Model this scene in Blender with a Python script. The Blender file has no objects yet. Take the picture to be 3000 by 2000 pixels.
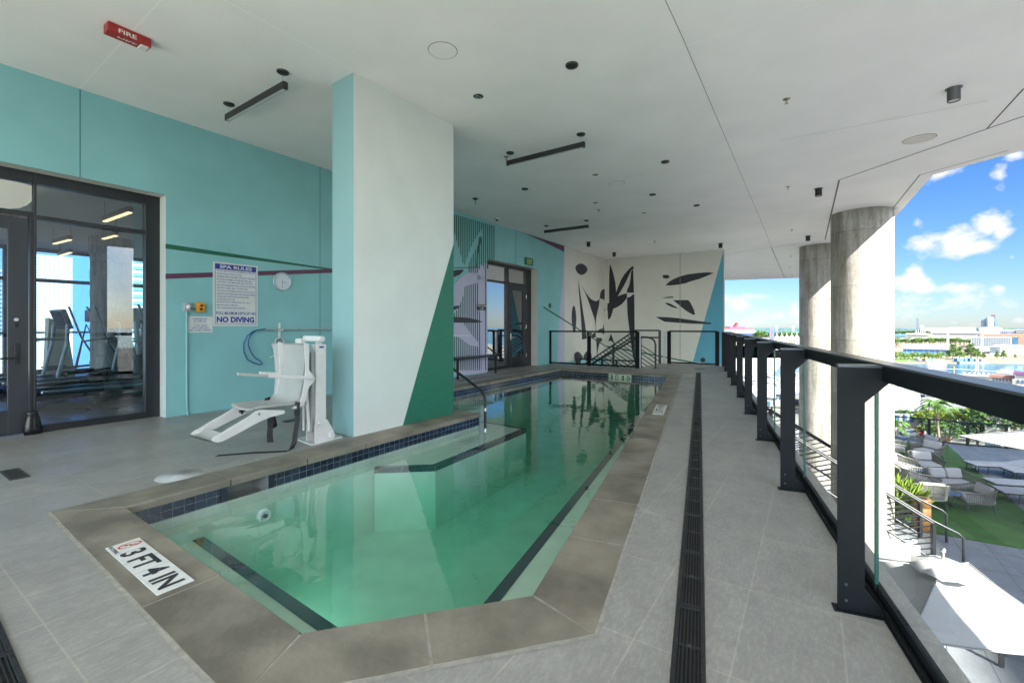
import bpy, bmesh, math, random
from mathutils import Vector, Matrix, noise
from mathutils.geometry import tessellate_polygon
random.seed(7)
R = math.radians
S = bpy.context.scene
COL = S.collection
# ---------------------------------------------------------------- camera, sky, sun, exposure
CAMZ = 1.25; HV = 750.0; FP = 1045.33; CU = 1176.0
cd = bpy.data.cameras.new('camera'); cam = bpy.data.objects.new('camera', cd); COL.objects.link(cam)
cam.location = (0, 0, CAMZ); cam.rotation_euler = (R(90), 0, 0)
cd.lens = 16; cd.sensor_width = 36; cd.shift_y = -34/2352; cd.clip_start = .05; cd.clip_end = 20000
S.camera = cam
S.view_settings.view_transform = 'Standard'; S.view_settings.look = 'None'
S.view_settings.exposure = 2.52; S.view_settings.gamma = 1
SAZ = 159.5; SEL = 40
w = bpy.data.worlds.new('World'); S.world = w; w.use_nodes = True
def build_world():
    nt = w.node_tree; N = nt.nodes; L = nt.links; N.clear()
    out = N.new('ShaderNodeOutputWorld'); bg = N.new('ShaderNodeBackground'); L.new(bg.outputs[0], out.inputs[0])
    sky = N.new('ShaderNodeTexSky'); sky.sky_type = 'NISHITA'; sky.sun_disc = False
    sky.sun_elevation = R(SEL); sky.sun_rotation = R(SAZ); sky.altitude = 0; sky.air_density = 1; sky.dust_density = .25; sky.ozone_density = 2.5
    tc = N.new('ShaderNodeTexCoord'); sp = N.new('ShaderNodeSeparateXYZ'); L.new(tc.outputs['Generated'], sp.inputs[0])
    def M(op, a, b=None, c=None, clamp=False):
        m = N.new('ShaderNodeMath'); m.operation = op; m.use_clamp = clamp
        for i, x in enumerate((a, b, c)):
            if x is None: continue
            if isinstance(x, (int, float)): m.inputs[i].default_value = x
            else: L.new(x, m.inputs[i])
        return m.outputs[0]
    az = M('ARCTAN2', sp.outputs[0], sp.outputs[1]); el = M('ARCSINE', sp.outputs[2])
    ns = N.new('ShaderNodeTexNoise'); ns.inputs['Scale'].default_value = 13; ns.inputs['Detail'].default_value = 9; ns.inputs['Roughness'].default_value = .62
    mp = N.new('ShaderNodeMapping'); mp.inputs['Scale'].default_value = (1, 1, 1.5); L.new(tc.outputs['Generated'], mp.inputs[0]); L.new(mp.outputs[0], ns.inputs['Vector'])
    nz = M('SUBTRACT', ns.outputs['Fac'], .5)
    blobs = [(2128,562,52,34,1),(2190,556,58,34,1),(2108,512,20,20,.9),(2240,572,58,20,1),(2272,512,36,24,.95),(2300,528,20,20,.8),
             (2298,402,18,24,.8),(2165,398,48,17,.85),(2325,355,26,12,.7),(2103,637,26,26,1),(2122,655,24,18,.9),(2080,650,20,16,.9),
             (2210,660,70,10,.45),(2292,662,20,9,.6),(2180,705,170,22,.4),(1684,698,32,22,1),(1665,690,30,20,.9),(1745,680,70,8,.5),
             (1792,724,30,17,1),(1828,716,30,22,1),(1850,730,40,20,.9),(1720,742,110,14,.6),(2196,740,22,9,.6),(2230,744,24,9,.6),(2345,735,20,12,.8),
             (2325,590,12,10,.6),(2480,560,90,50,1),(2640,640,120,40,1),(2700,470,60,40,1),(1300,600,120,60,1),(900,620,150,50,1),(600,680,120,25,1)]
    acc = None
    for (u, v, ru, rv, k) in blobs:
        x = (u-CU)/FP; z = (HV-v)/FP; a0 = math.atan(x); e0 = math.atan(z/math.hypot(1, x))
        ra = ru/FP/(1+x*x); re = rv/FP/math.hypot(1, x)
        d1 = M('MULTIPLY', M('SUBTRACT', az, a0), 1/ra); d2 = M('MULTIPLY', M('SUBTRACT', el, e0), 1/re)
        d = M('SQRT', M('ADD', M('MULTIPLY', d1, d1), M('MULTIPLY', d2, d2)))
        f = M('MULTIPLY', M('SUBTRACT', 1.25, d), k)
        acc = f if acc is None else M('MAXIMUM', acc, f)
    dens = M('MULTIPLY', M('ADD', M('ADD', acc, M('MULTIPLY', nz, 4.8)), -.20), 1.15, clamp=True)
    dens = M('MULTIPLY', dens, M('GREATER_THAN', acc, -.9))
    # unseen clouds added behind the camera, brightened as fill light
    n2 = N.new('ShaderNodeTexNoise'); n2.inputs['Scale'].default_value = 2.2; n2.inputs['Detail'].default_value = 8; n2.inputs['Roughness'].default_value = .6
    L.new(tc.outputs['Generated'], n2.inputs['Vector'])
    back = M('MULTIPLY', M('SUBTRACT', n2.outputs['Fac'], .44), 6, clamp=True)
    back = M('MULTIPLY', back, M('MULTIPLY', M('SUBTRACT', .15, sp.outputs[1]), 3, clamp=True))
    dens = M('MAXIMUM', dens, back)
    # sky tint (deep tropical blue) and pale band at horizon
    tint = N.new('ShaderNodeMix'); tint.data_type = 'RGBA'; tint.blend_type = 'MULTIPLY'; tint.inputs[0].default_value = 1
    L.new(sky.outputs[0], tint.inputs[6])
    rp = N.new('ShaderNodeValToRGB'); L.new(M('MULTIPLY', el, 1.6, clamp=True), rp.inputs[0])
    e = rp.color_ramp.elements; e[0].position = 0; e[0].color = SKY0; e[1].position = .9; e[1].color = SKY2
    m_ = rp.color_ramp.elements.new(.22); m_.color = SKY1
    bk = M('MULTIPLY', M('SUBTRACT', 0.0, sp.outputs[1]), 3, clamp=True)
    tb = N.new('ShaderNodeMix'); tb.data_type = 'RGBA'; L.new(bk, tb.inputs[0]); L.new(rp.outputs[0], tb.inputs[6]); tb.inputs[7].default_value = (1.25,1.25,1.3,1)  # sky behind the camera brightened to add fill light indoors
    L.new(tb.outputs[2], tint.inputs[7])
    cm = N.new('ShaderNodeMix'); cm.data_type = 'RGBA'; L.new(dens, cm.inputs[0]); L.new(tint.outputs[2], cm.inputs[6]); 
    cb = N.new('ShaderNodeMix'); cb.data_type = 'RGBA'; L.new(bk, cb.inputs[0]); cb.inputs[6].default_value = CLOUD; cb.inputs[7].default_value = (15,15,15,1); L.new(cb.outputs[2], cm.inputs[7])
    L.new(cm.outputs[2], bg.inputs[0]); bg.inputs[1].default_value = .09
SKY0 = (.235,.285,.375,1); SKY1 = (.175,.26,.38,1); SKY2 = (.07,.21,.42,1); CLOUD = (2.05,2.1,2.2,1)
build_world()
sd = bpy.data.lights.new('sun', 'SUN'); sd.energy = 5; sd.angle = R(.5); sd.color = (1, .95, .87)
so = bpy.data.objects.new('sun', sd); COL.objects.link(so)
sv = Vector((math.sin(R(SAZ))*math.cos(R(SEL)), math.cos(R(SAZ))*math.cos(R(SEL)), math.sin(R(SEL))))
so.rotation_euler = sv.to_track_quat('Z', 'Y').to_euler(); so.location = sv*200
try:
    S.cycles.max_bounces = 12; S.cycles.diffuse_bounces = 6; S.cycles.transparent_max_bounces = 24; S.cycles.transmission_bounces = 8
    S.cycles.caustics_reflective = False; S.cycles.caustics_refractive = False
except Exception: pass

# ---------------------------------------------------------------- measured photo coordinates -> metres
CR = {'A':(0,0,.4253),'B':(1000,0,.4253),'C':(2000,0,.4253),'G':(0,500,.5102),'L':(450,700,.4464),'D':(1250,580,.4273),
      'M':(1550,680,.2806),'P':(2050,650,.3827),'R':(2600,880,.1913),'T':(2580,1150,.2679),'U':(2400,1500,.3188),'K':(1700,1200,.5102),
      'N':(0,1300,.4464),'W':(500,1300,.5102),'Q':(1300,1050,.3401),'Y':(1650,940,.14881),'V':(2100,900,.11054),'F':(2600,1080,.17007),'I':(2180,1200,.3188)}
def px(k, x, y):
    c = CR[k]; return ((c[0]+x*c[2])/1.27551, (c[1]+y*c[2])/1.27551)
def ray(u, v): return Vector(((u-CU)/FP, 1, (HV-v)/FP))
CAM = Vector((0, 0, CAMZ))
def hz(u, v, z=0.0):
    d = ray(u, v); t = (z-CAMZ)/d.z; return CAM+d*t
def at(u, v, Y): return CAM+ray(u, v)*Y
CZ = 4.13
def ce(u, v): return hz(u, v, CZ)
def pl(u, v, p0, n):
    d = ray(u, v); t = (Vector(p0)-CAM).dot(n)/d.dot(n); return CAM+d*t
UA = Vector((.552, .834, 0)).normalized(); NA = Vector((UA.y, -UA.x, 0))      # along the long wall / out of it, towards the pool
W0 = Vector((-5.6, 4.98, 0)); ZU = Vector((0, 0, 1))
def W(t, d=0, z=0): return W0+UA*t+NA*d+ZU*z
def wl(u, v, off=0.0): return pl(u, v, W0+NA*off, NA)
def wt(u, v, off=0.0):
    p = wl(u, v, off)-W0; return p.dot(UA), p.z
TC = (Vector((3.99, 19.47, 0))-W0).dot(UA)
CORN = W(TC)
BE = Vector((7.93, 17.04, 0)); UB = (BE-CORN).normalized(); NB = Vector((UB.y, -UB.x, 0))
def bw(u, v, off=0.0): return pl(u, v, CORN+NB*off, NB)
RR = Vector((.387, .922, 0)).normalized(); RQ = Vector((RR.y, -RR.x, 0)); RP0 = Vector((1.446, 2.025, 0))

# ---------------------------------------------------------------- materials
MATS = {}
def nodes_of(m):
    m.use_nodes = True; nt = m.node_tree; return nt, nt.nodes, nt.links, nt.nodes['Principled BSDF']
def mat(name, col, rough=.6, metal=0, var=.12, scale=6, bump=0, bscale=60, emis=None, estr=0, spec=.5, stretch=None, detail=5, ramp=(.3,.7)):
    if name in MATS: return MATS[name]
    m = bpy.data.materials.new(name); nt, N, L, b = nodes_of(m)
    b.inputs['Roughness'].default_value = rough; b.inputs['Metallic'].default_value = metal
    b.inputs['Specular IOR Level'].default_value = spec
    c = (col[0], col[1], col[2], 1)
    tc = N.new('ShaderNodeTexCoord'); mp = N.new('ShaderNodeMapping'); L.new(tc.outputs['Object'], mp.inputs[0])
    if stretch: mp.inputs['Scale'].default_value = stretch
    if var:
        n = N.new('ShaderNodeTexNoise'); n.inputs['Scale'].default_value = scale; n.inputs['Detail'].default_value = detail; L.new(mp.outputs[0], n.inputs[0])
        r = N.new('ShaderNodeValToRGB'); L.new(n.outputs['Fac'], r.inputs[0]); e = r.color_ramp.elements
        e[0].position = ramp[0]; e[1].position = ramp[1]
        e[0].color = tuple(x*(1-var) for x in col[:3])+(1,); e[1].color = tuple(min(1, x*(1+var)) for x in col[:3])+(1,)
        L.new(r.outputs[0], b.inputs['Base Color'])
    else: b.inputs['Base Color'].default_value = c
    if bump:
        n2 = N.new('ShaderNodeTexNoise'); n2.inputs['Scale'].default_value = bscale; n2.inputs['Detail'].default_value = 4; L.new(mp.outputs[0], n2.inputs[0])
        bp = N.new('ShaderNodeBump'); bp.inputs['Strength'].default_value = bump; bp.inputs['Distance'].default_value = .01; L.new(n2.outputs['Fac'], bp.inputs['Height']); L.new(bp.outputs[0], b.inputs['Normal'])
    if emis:
        b.inputs['Emission Color'].default_value = (*emis, 1); b.inputs['Emission Strength'].default_value = estr
    MATS[name] = m; return m
def glass(name, tint=(.9,.96,.94), refl=1.0, base=.04, rough=0.0):
    if name in MATS: return MATS[name]
    m = bpy.data.materials.new(name); m.use_nodes = True; nt = m.node_tree; N = nt.nodes; L = nt.links; N.clear()
    o = N.new('ShaderNodeOutputMaterial'); t = N.new('ShaderNodeBsdfTransparent'); t.inputs[0].default_value = (*tint, 1)
    g = N.new('ShaderNodeBsdfGlossy'); g.inputs['Roughness'].default_value = rough; g.inputs[0].default_value = (.95,.97,1,1)
    f = N.new('ShaderNodeFresnel'); f.inputs[0].default_value = 1.5
    mm = N.new('ShaderNodeMath'); mm.operation = 'MULTIPLY_ADD'; mm.use_clamp = True; L.new(f.outputs[0], mm.inputs[0]); mm.inputs[1].default_value = refl; mm.inputs[2].default_value = base
    mx = N.new('ShaderNodeMixShader'); L.new(mm.outputs[0], mx.inputs[0]); L.new(t.outputs[0], mx.inputs[1]); L.new(g.outputs[0], mx.inputs[2]); L.new(mx.outputs[0], o.inputs[0])
    MATS[name] = m; return m

def tile_mat(name, ang, bw_, bh, col, col2, grout, gw=.006, rough=.5, bump=.15, fleck=True, offset=0, loc=(0,0,0), sheen=.5):
    m = bpy.data.materials.new(name); nt, N, L, b = nodes_of(m)
    tc = N.new('ShaderNodeTexCoord'); mp = N.new('ShaderNodeMapping'); L.new(tc.outputs['Object'], mp.inputs[0])
    mp.inputs['Rotation'].default_value = (0, 0, ang); mp.inputs['Location'].default_value = loc
    br = N.new('ShaderNodeTexBrick'); br.offset = offset; br.squash = 1; L.new(mp.outputs[0], br.inputs[0])
    br.inputs['Scale'].default_value = 1; br.inputs['Brick Width'].default_value = bw_; br.inputs['Row Height'].default_value = bh
    br.inputs['Mortar Size'].default_value = gw; br.inputs['Mortar Smooth'].default_value = .2; br.inputs['Bias'].default_value = 0
    br.inputs['Color1'].default_value = (*col, 1); br.inputs['Color2'].default_value = (*col2, 1); br.inputs['Mortar'].default_value = (*grout, 1)
    last = br.outputs[0]
    def mixn(scale, lo, hi, pos0, pos1, last, stretch=(1,1,1), det=6, rghn=.6):
        m2 = N.new('ShaderNodeMapping'); m2.inputs['Scale'].default_value = stretch; L.new(mp.outputs[0], m2.inputs[0])
        n = N.new('ShaderNodeTexNoise'); n.inputs['Scale'].default_value = scale; n.inputs['Detail'].default_value = det; n.inputs['Roughness'].default_value = rghn; L.new(m2.outputs[0], n.inputs[0])
        r = N.new('ShaderNodeValToRGB'); L.new(n.outputs['Fac'], r.inputs[0]); e = r.color_ramp.elements; e[0].position = pos0; e[1].position = pos1
        e[0].color = (lo, lo, lo, 1); e[1].color = (hi, hi, hi*.99, 1)
        x = N.new('ShaderNodeMix'); x.data_type = 'RGBA'; x.blend_type = 'MULTIPLY'; x.inputs[0].default_value = 1; L.new(last, x.inputs[6]); L.new(r.outputs[0], x.inputs[7]); return x.outputs[2]
    if fleck:
        last = mixn(7, .91, 1.07, .32, .68, last, (1, 1.6, 1))
        last = mixn(46, .93, 1.09, .45, .66, last, (.5, 1.3, 1), 3)
        last = mixn(150, .94, 1.05, .4, .6, last, (.8, 1.2, 1), 2)
        last = mixn(1.1, .86, 1.1, .3, .7, last)
    else:
        last = mixn(3, .85, 1.12, .3, .7, last)
    L.new(last, b.inputs['Base Color'])
    rn = N.new('ShaderNodeTexNoise'); rn.inputs['Scale'].default_value = 1.7; rn.inputs['Detail'].default_value = 6; L.new(mp.outputs[0], rn.inputs[0])
    rm = N.new('ShaderNodeMapRange'); rm.inputs[1].default_value = .35; rm.inputs[2].default_value = .65; rm.inputs[3].default_value = rough*.75; rm.inputs[4].default_value = min(1, rough*1.3); L.new(rn.outputs['Fac'], rm.inputs[0]); L.new(rm.outputs[0], b.inputs['Roughness'])
    b.inputs['Specular IOR Level'].default_value = sheen
    bp = N.new('ShaderNodeBump'); bp.inputs['Strength'].default_value = bump; bp.inputs['Distance'].default_value = .004; bp.invert = True
    L.new(br.outputs['Fac'], bp.inputs['Height']); L.new(bp.outputs[0], b.inputs['Normal'])
    MATS[name] = m; return m

# ---------------------------------------------------------------- mesh builder
def V(*a): return Vector(a) if len(a) > 1 else Vector(a[0])
TXT = {}
def text_geo(s, bold=0.0):
    k = (s, bold)
    if k not in TXT:
        c = bpy.data.curves.new('t', 'FONT'); c.body = s; c.size = 1; c.offset = bold; c.resolution_u = 2; c.align_x = 'LEFT'
        o = bpy.data.objects.new('t', c); COL.objects.link(o)
        dg = bpy.context.evaluated_depsgraph_get(); me = bpy.data.meshes.new_from_object(o.evaluated_get(dg))
        vs = [v.co.copy() for v in me.vertices]; fs = [tuple(p.vertices) for p in me.polygons]
        bpy.data.objects.remove(o); bpy.data.curves.remove(c); bpy.data.meshes.remove(me)
        xs = [v.x for v in vs]; ys = [v.y for v in vs]; x0, x1, y0, y1 = min(xs), max(xs), min(ys), max(ys)
        TXT[k] = ([((v.x-x0)/(x1-x0), (v.y-y0)/max(1e-6, y1-y0)) for v in vs], fs, (x1-x0)/max(1e-6, y1-y0))
    return TXT[k]
class MB:
    def __init__(s): s.v = []; s.f = []; s.m = []; s.sm = []
    def add(s, vs, fs, mi=0, smooth=False):
        o = len(s.v); s.v += [Vector(x) for x in vs]
        for f in fs: s.f.append(tuple(i+o for i in f)); s.m.append(mi); s.sm.append(smooth)
    def poly(s, pts, mi=0):
        pts = [Vector(p) for p in pts]
        if len(pts) <= 4: s.add(pts, [tuple(range(len(pts)))], mi); return
        s.add(pts, [tuple(t) for t in tessellate_polygon([pts])], mi)
    def box(s, c, size, ax=None, mi=0, bev=0):
        c = Vector(c); ax = ax or (Vector((1,0,0)), Vector((0,1,0)), ZU); h = [x/2 for x in size]
        if bev <= 0:
            vs = [c+ax[0]*(sx*h[0])+ax[1]*(sy*h[1])+ax[2]*(sz*h[2]) for sx in (-1,1) for sy in (-1,1) for sz in (-1,1)]
            s.add(vs, [(0,1,3,2),(4,6,7,5),(0,4,5,1),(2,3,7,6),(0,2,6,4),(1,5,7,3)], mi)
        else:
            bm = bmesh.new(); bmesh.ops.create_cube(bm, size=1)
            for v in bm.verts: v.co = Vector((v.co.x*size[0], v.co.y*size[1], v.co.z*size[2]))
            bmesh.ops.bevel(bm, geom=bm.edges[:], offset=bev, segments=2, profile=.5, affect='EDGES')
            bm.verts.index_update()
            s.add([c+ax[0]*v.co.x+ax[1]*v.co.y+ax[2]*v.co.z for v in bm.verts], [tuple(v.index for v in f.verts) for f in bm.faces], mi); bm.free()
    def bar(s, a, b, wd, ht=None, mi=0, up=None, bev=0):
        a = Vector(a); b = Vector(b); d = b-a; L_ = d.length; x = d/L_; up = Vector(up) if up else (ZU if abs(x.z) < .95 else Vector((0,1,0)))
        y = up.cross(x).normalized(); z = x.cross(y); s.box((a+b)/2, (L_, wd, ht or wd), (x, y, z), mi, bev)
    def prism(s, pts, d, mi=0, mi2=None):
        pts = [Vector(p) for p in pts]; d = Vector(d); n = len(pts); q = [p+d for p in pts]
        tr = [tuple(t) for t in tessellate_polygon([pts])] if n > 4 else [tuple(range(n))]
        s.add(pts, tr, mi); s.add(q, [tuple(reversed(t)) for t in tr], mi)
        s.add(pts+q, [(i, (i+1) % n, n+(i+1) % n, n+i) for i in range(n)], mi if mi2 is None else mi2)
    def cyl(s, a, b, r0, r1=None, n=16, mi=0, caps=True, smooth=True):
        a = Vector(a); b = Vector(b); r1 = r0 if r1 is None else r1; x = (b-a).normalized()
        y = x.orthogonal().normalized(); z = x.cross(y)
        A = [a+y*(r0*math.cos(i*2*math.pi/n))+z*(r0*math.sin(i*2*math.pi/n)) for i in range(n)]
        B = [b+y*(r1*math.cos(i*2*math.pi/n))+z*(r1*math.sin(i*2*math.pi/n)) for i in range(n)]
        s.add(A+B, [(i, (i+1) % n, n+(i+1) % n, n+i) for i in range(n)], mi, smooth)
        if caps: s.add(A, [tuple(range(n))], mi); s.add(B, [tuple(range(n))], mi)
    def tube(s, pts, r, n=8, mi=0, closed=False):
        pts = [Vector(p) for p in pts]; k = len(pts); rings = []
        prev = None
        for i, p in enumerate(pts):
            if closed: t = (pts[(i+1) % k]-pts[i-1]).normalized()
            else: t = (pts[min(i+1, k-1)]-pts[max(i-1, 0)]).normalized()
            y = t.orthogonal().normalized() if prev is None else (prev-t*prev.dot(t)).normalized()
            prev = y; z = t.cross(y); rr = r[i] if isinstance(r, (list, tuple)) else r
            rings.append([p+y*(rr*math.cos(j*2*math.pi/n))+z*(rr*math.sin(j*2*math.pi/n)) for j in range(n)])
        vs = [v for rg in rings for v in rg]; fs = []
        for i in range(k if closed else k-1):
            a = i*n; b = ((i+1) % k)*n
            fs += [(a+j, a+(j+1) % n, b+(j+1) % n, b+j) for j in range(n)]
        s.add(vs, fs, mi, True)
        if not closed: s.add(rings[0], [tuple(range(n))], mi); s.add(rings[-1], [tuple(range(n))], mi)
    def lathe(s, c, prof, n=24, mi=0, ax=None):
        c = Vector(c); ax = ax or (Vector((1,0,0)), Vector((0,1,0)), ZU); vs = []; k = len(prof)
        for (r, z) in prof:
            for j in range(n):
                a = j*2*math.pi/n; vs.append(c+ax[0]*(r*math.cos(a))+ax[1]*(r*math.sin(a))+ax[2]*z)
        s.add(vs, [(i*n+j, i*n+(j+1) % n, (i+1)*n+(j+1) % n, (i+1)*n+j) for i in range(k-1) for j in range(n)], mi, True)
    def sphere(s, c, r, n=12, mi=0, ax=None):
        rz = r if not isinstance(r, tuple) else 1
        k = n//2; rx = r if isinstance(r, tuple) else (r, r, r)
        vs = []
        for i in range(k+1):
            ph = -math.pi/2+math.pi*i/k
            for j in range(n):
                a = j*2*math.pi/n; q = Vector((rx[0]*math.cos(ph)*math.cos(a), rx[1]*math.cos(ph)*math.sin(a), rx[2]*math.sin(ph)))
                vs.append(Vector(c)+(q if ax is None else ax[0]*q.x+ax[1]*q.y+ax[2]*q.z))
        s.add(vs, [(i*n+j, i*n+(j+1) % n, (i+1)*n+(j+1) % n, (i+1)*n+j) for i in range(k) for j in range(n)], mi, True)
    def text(s, t, o, xd, yd, h, wd=None, mi=0, bold=0.0, center=False):
        vs, fs, asp = text_geo(t, bold); wd = wd or h*asp; o = Vector(o)
        if center: o = o-Vector(xd)*(wd/2)
        s.add([o+Vector(xd)*(x*wd)+Vector(yd)*(y*h) for x, y in vs], fs, mi)
    def build(s, name, mats, parent=None, loc=None, bev=0):
        me = bpy.data.meshes.new(name)
        if not isinstance(mats, (list, tuple)): mats = [mats]
        o = bpy.data.objects.new(name, me); COL.objects.link(o)
        org = Vector((0,0,0))
        if parent is not None:
            o.parent = parent; org = parent_org(parent)
        elif loc == 'auto':
            xs = [v.x for v in s.v]; ys = [v.y for v in s.v]; zs = [v.z for v in s.v]
            org = Vector(((min(xs)+max(xs))/2, (min(ys)+max(ys))/2, min(zs))); o.location = org
        elif loc is not None: org = Vector(loc); o.location = org
        me.from_pydata([v-org for v in s.v], [], s.f)
        for m in mats: me.materials.append(m)
        for p, mi, sm in zip(me.polygons, s.m, s.sm): p.material_index = mi; p.use_smooth = sm
        me.update(); return o
ORG = {}
def parent_org(p):
    o = Vector((0,0,0)); q = p
    while q is not None: o += q.location; q = q.parent
    return o
def tag(o, label=None, cat=None, group=None, kind=None):
    if label: o['label'] = label
    if cat: o['category'] = cat
    if group: o['group'] = group
    if kind: o['kind'] = kind
    return o
def thing(name, loc, label, cat, group=None):
    e = bpy.data.objects.new(name, None); COL.objects.link(e); e.location = loc; e.empty_display_size = .1
    return tag(e, label, cat, group)
def copy_tree(o, parent=None):
    c = o.copy(); COL.objects.link(c); c.parent = parent
    for ch in [x for x in o.children]: copy_tree(ch, c)
    return c
def struct(o): o['kind'] = 'structure'; return o
def offset_poly(P, d):
    n = len(P); out = []
    for i in range(n):
        a, b, c = P[i-1], P[i], P[(i+1) % n]
        d1 = (b-a).normalized(); d2 = (c-b).normalized(); n1 = Vector((d1.y, -d1.x, 0)); n2 = Vector((d2.y, -d2.x, 0))
        k = (n1+n2); k = k/ (1+n1.dot(n2)); out.append(b+k*d)
    return out
def cut_plane(pts, p0, n): return pts
# ---------------------------------------------------------------- materials used by the building
DECK_A = R(-56.5)
m_deck = tile_mat('deck_tile', DECK_A, .64, .35, (.325,.314,.295), (.345,.331,.31), (.41,.385,.335), gw=.004, rough=.42, offset=0, loc=(.13,.1,0), sheen=.4)
m_cop = [mat('coping_%s' % k, c, .5, var=.3, scale=2.6, bump=.2, bscale=30, detail=10, ramp=(.38,.62)) for k, c in (('a',(.215,.188,.145)),('b',(.228,.192,.148)),('c',(.198,.178,.138)))]
m_grout = mat('grout', (.32,.305,.265), .9, var=.2, scale=20)
m_ceil = mat('ceiling_stucco', (.86,.84,.83), .85, var=.035, scale=1.3, bump=.25, bscale=90)
m_soff = mat('soffit_board', (.86,.83,.81), .8, var=.06, scale=2.2, bump=.3, bscale=14, stretch=(.4,3,1))
m_seamd = mat('seam_dark', (.12,.12,.12), .8, var=0); m_seaml = mat('seam_light', (.92,.92,.9), .6, var=0)
m_teal = mat('teal_paint', (.235,.51,.52), .55, var=.06, scale=1.6, bump=.15, bscale=70)
m_beige = mat('beige_paint', (.66,.64,.57), .6, var=.04, scale=1.5, bump=.12, bscale=70)
m_white = mat('white_stucco', (.66,.71,.66), .7, var=.04, scale=2, bump=.35, bscale=60)
m_green = mat('green_paint', (.015,.155,.09), .5, var=.1, scale=30, bump=.25, bscale=60)
m_lilac = mat('lilac_paint', (.50,.49,.64), .55, var=.04, scale=2)
m_plum = mat('plum_paint', (.11,.04,.08), .5, var=.08)
m_ink = mat('charcoal_paint', (.028,.028,.036), .5, var=.08)
m_blue = mat('blue_paint', (.09,.34,.46), .55, var=.05, scale=2)
m_dgreen = mat('dark_green_paint', (.015,.12,.07), .5, var=.08)
m_frame = mat('dark_frame', (.016,.018,.021), .35, var=.1, scale=8)
m_black = mat('black_metal', (.022,.024,.026), .38, .3, var=.12, scale=12)
m_rail = mat('charcoal_powder_coat', (.006,.008,.010), .55, .0, spec=.18, var=.12, scale=9, bump=.05, bscale=150)
m_railtop = mat('rail_top_coat', (.10,.11,.12), .3, .5, var=.08)
m_conc = None
m_chrome = mat('steel', (.6,.6,.6), .25, 1, var=.05)
m_wplast = mat('white_plastic', (.74,.73,.70), .45, var=.05, scale=6)
m_lplast = mat('light_grey_shell', (.40,.41,.39), .5, var=.06, scale=4)
m_ltgrey = mat('lid_grey', (.42,.44,.43), .95, spec=.1, var=.08)
m_bk = mat('black_strap', (.012,.012,.014), .7, var=.1)
m_glass = glass('railing_glass', (.93,.97,.955), .09, .0)
m_glass2 = glass('storefront_glass', (.60,.86,1.0), 1.2, .06)
m_glass3 = glass('door_glass', (.35,.48,.56), 2.4, .36)
# ---------------------------------------------------------------- deck, coping and pool
a = hz(*px('N',820,428)); a = Vector((-2.667, 3.147, 0)); b_ = Vector((-.856,1.86,0)); c_ = Vector((.093,2.117,0)); d_ = Vector((3.99,11.66,0))
e_ = Vector((1.468,13.46,0)); g_ = Vector((-2.115,7.6,0)); h_ = Vector((-.45,6.58,0))
PI_ = [a, b_, c_, d_, e_, g_, h_]; PO = offset_poly(PI_, .33)
F1 = W(12.45); F3 = hz(*px('M',1130,1420)); N0 = hz(*px('Y',1500,925)); N1 = hz(*px('Y',1900,836)); F4 = hz(*px('M',1462,1372)); F5 = hz(*px('M',1965,1395))
F1 = F3+(F1-F3)
def rp(t, o=0, z=0): return RP0+RR*t+RQ*o+ZU*z
T_END = (F5-RP0).dot(RR)
outer = [W(-16,-.33), rp(-13.5, .32)+Vector((0,0,0)), rp(T_END+.1, .32), F5+Vector((.1,.1,0)), F4+Vector((0,.12,0)), N1, N0, F3+Vector((0.05,.1,0)), F1+UA*.12, W((F1-W0).dot(UA)+.12,-.33)]
mb = MB()
loops = [outer, [p+Vector((0,0,0)) for p in PO]]
allp = loops[0]+loops[1]
mb.add(allp, [tuple(t) for t in tessellate_polygon(loops)], 0)
n = len(outer); 
mb.add([p for p in outer]+[p-ZU*.38 for p in outer], [(i, (i+1) % n, n+(i+1) % n, n+i) for i in range(n)], 1)
mb.add([p-ZU*.38 for p in outer+list(PO)], [tuple(reversed(t)) for t in tessellate_polygon(loops)], 1)
struct(mb.build('deck_floor', [m_deck, mat('slab_concrete', (.42,.41,.38), .85, bump=.2)]))

m_plas = mat('pool_plaster', (.66,.68,.57), .7, var=.1, scale=3, bump=.1)
m_mos = [mat('mosaic_%d' % i, c, .12, var=.15, scale=30, spec=.7) for i, c in enumerate([(.012,.018,.03),(.022,.032,.05),(.008,.012,.02)])]
m_mosg = mat('mosaic_grout', (.28,.32,.36), .8, var=.1)
POOL = thing('swimming_pool', (0.6, 7, 0), 'long tiled pool with green water, grey concrete coping and submerged benches', 'pool')
WZ = -.15; FZ = -.98
def bl(p, q, t): return p+(q-p)*t
# coping slabs
mb = MB(); n = len(PI_)
for i in range(n):
    p, q = PI_[i], PI_[(i+1) % n]; po, qo = PO[i], PO[(i+1) % n]; ln = (q-p).length; k = max(1, round(ln/.64)); d = (q-p).normalized(); nn = Vector((d.y, -d.x, 0))
    for j in range(k):
        def corner(t, inner):
            if t <= 0: return (p if inner else po)
            if t >= 1: return (q if inner else qo)
            x = bl(p, q, t); return x if inner else x+nn*.33
        t0, t1 = j/k, (j+1)/k; g = .0055
        x0 = corner(t0, 1)+d*g; x1 = corner(t1, 1)-d*g; y1 = corner(t1, 0)-d*g; y0 = corner(t0, 0)+d*g
        lift = random.uniform(0, .0012)
        r_ = .008
        A = [x0, x1, y1, y0]; top = [v+ZU*(.004+lift) for v in [x0-nn*-r_, x1+nn*r_, y1-nn*r_, y0-nn*r_]]
        mid = [v+ZU*(-.004+lift) for v in A]; bot = [v-ZU*.05 for v in A]
        mb.add(top+mid+bot, [(0,1,2,3)]+[(4+z, 4+(z+1) % 4, (z+1) % 4, z) for z in range(4)]+[(8+z, 8+(z+1) % 4, 4+(z+1) % 4, 4+z) for z in range(4)], random.randrange(3))
lip = offset_poly(PI_, -.0); out2 = offset_poly(PI_, .345)
inn2 = offset_poly(PI_, .012)
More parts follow.
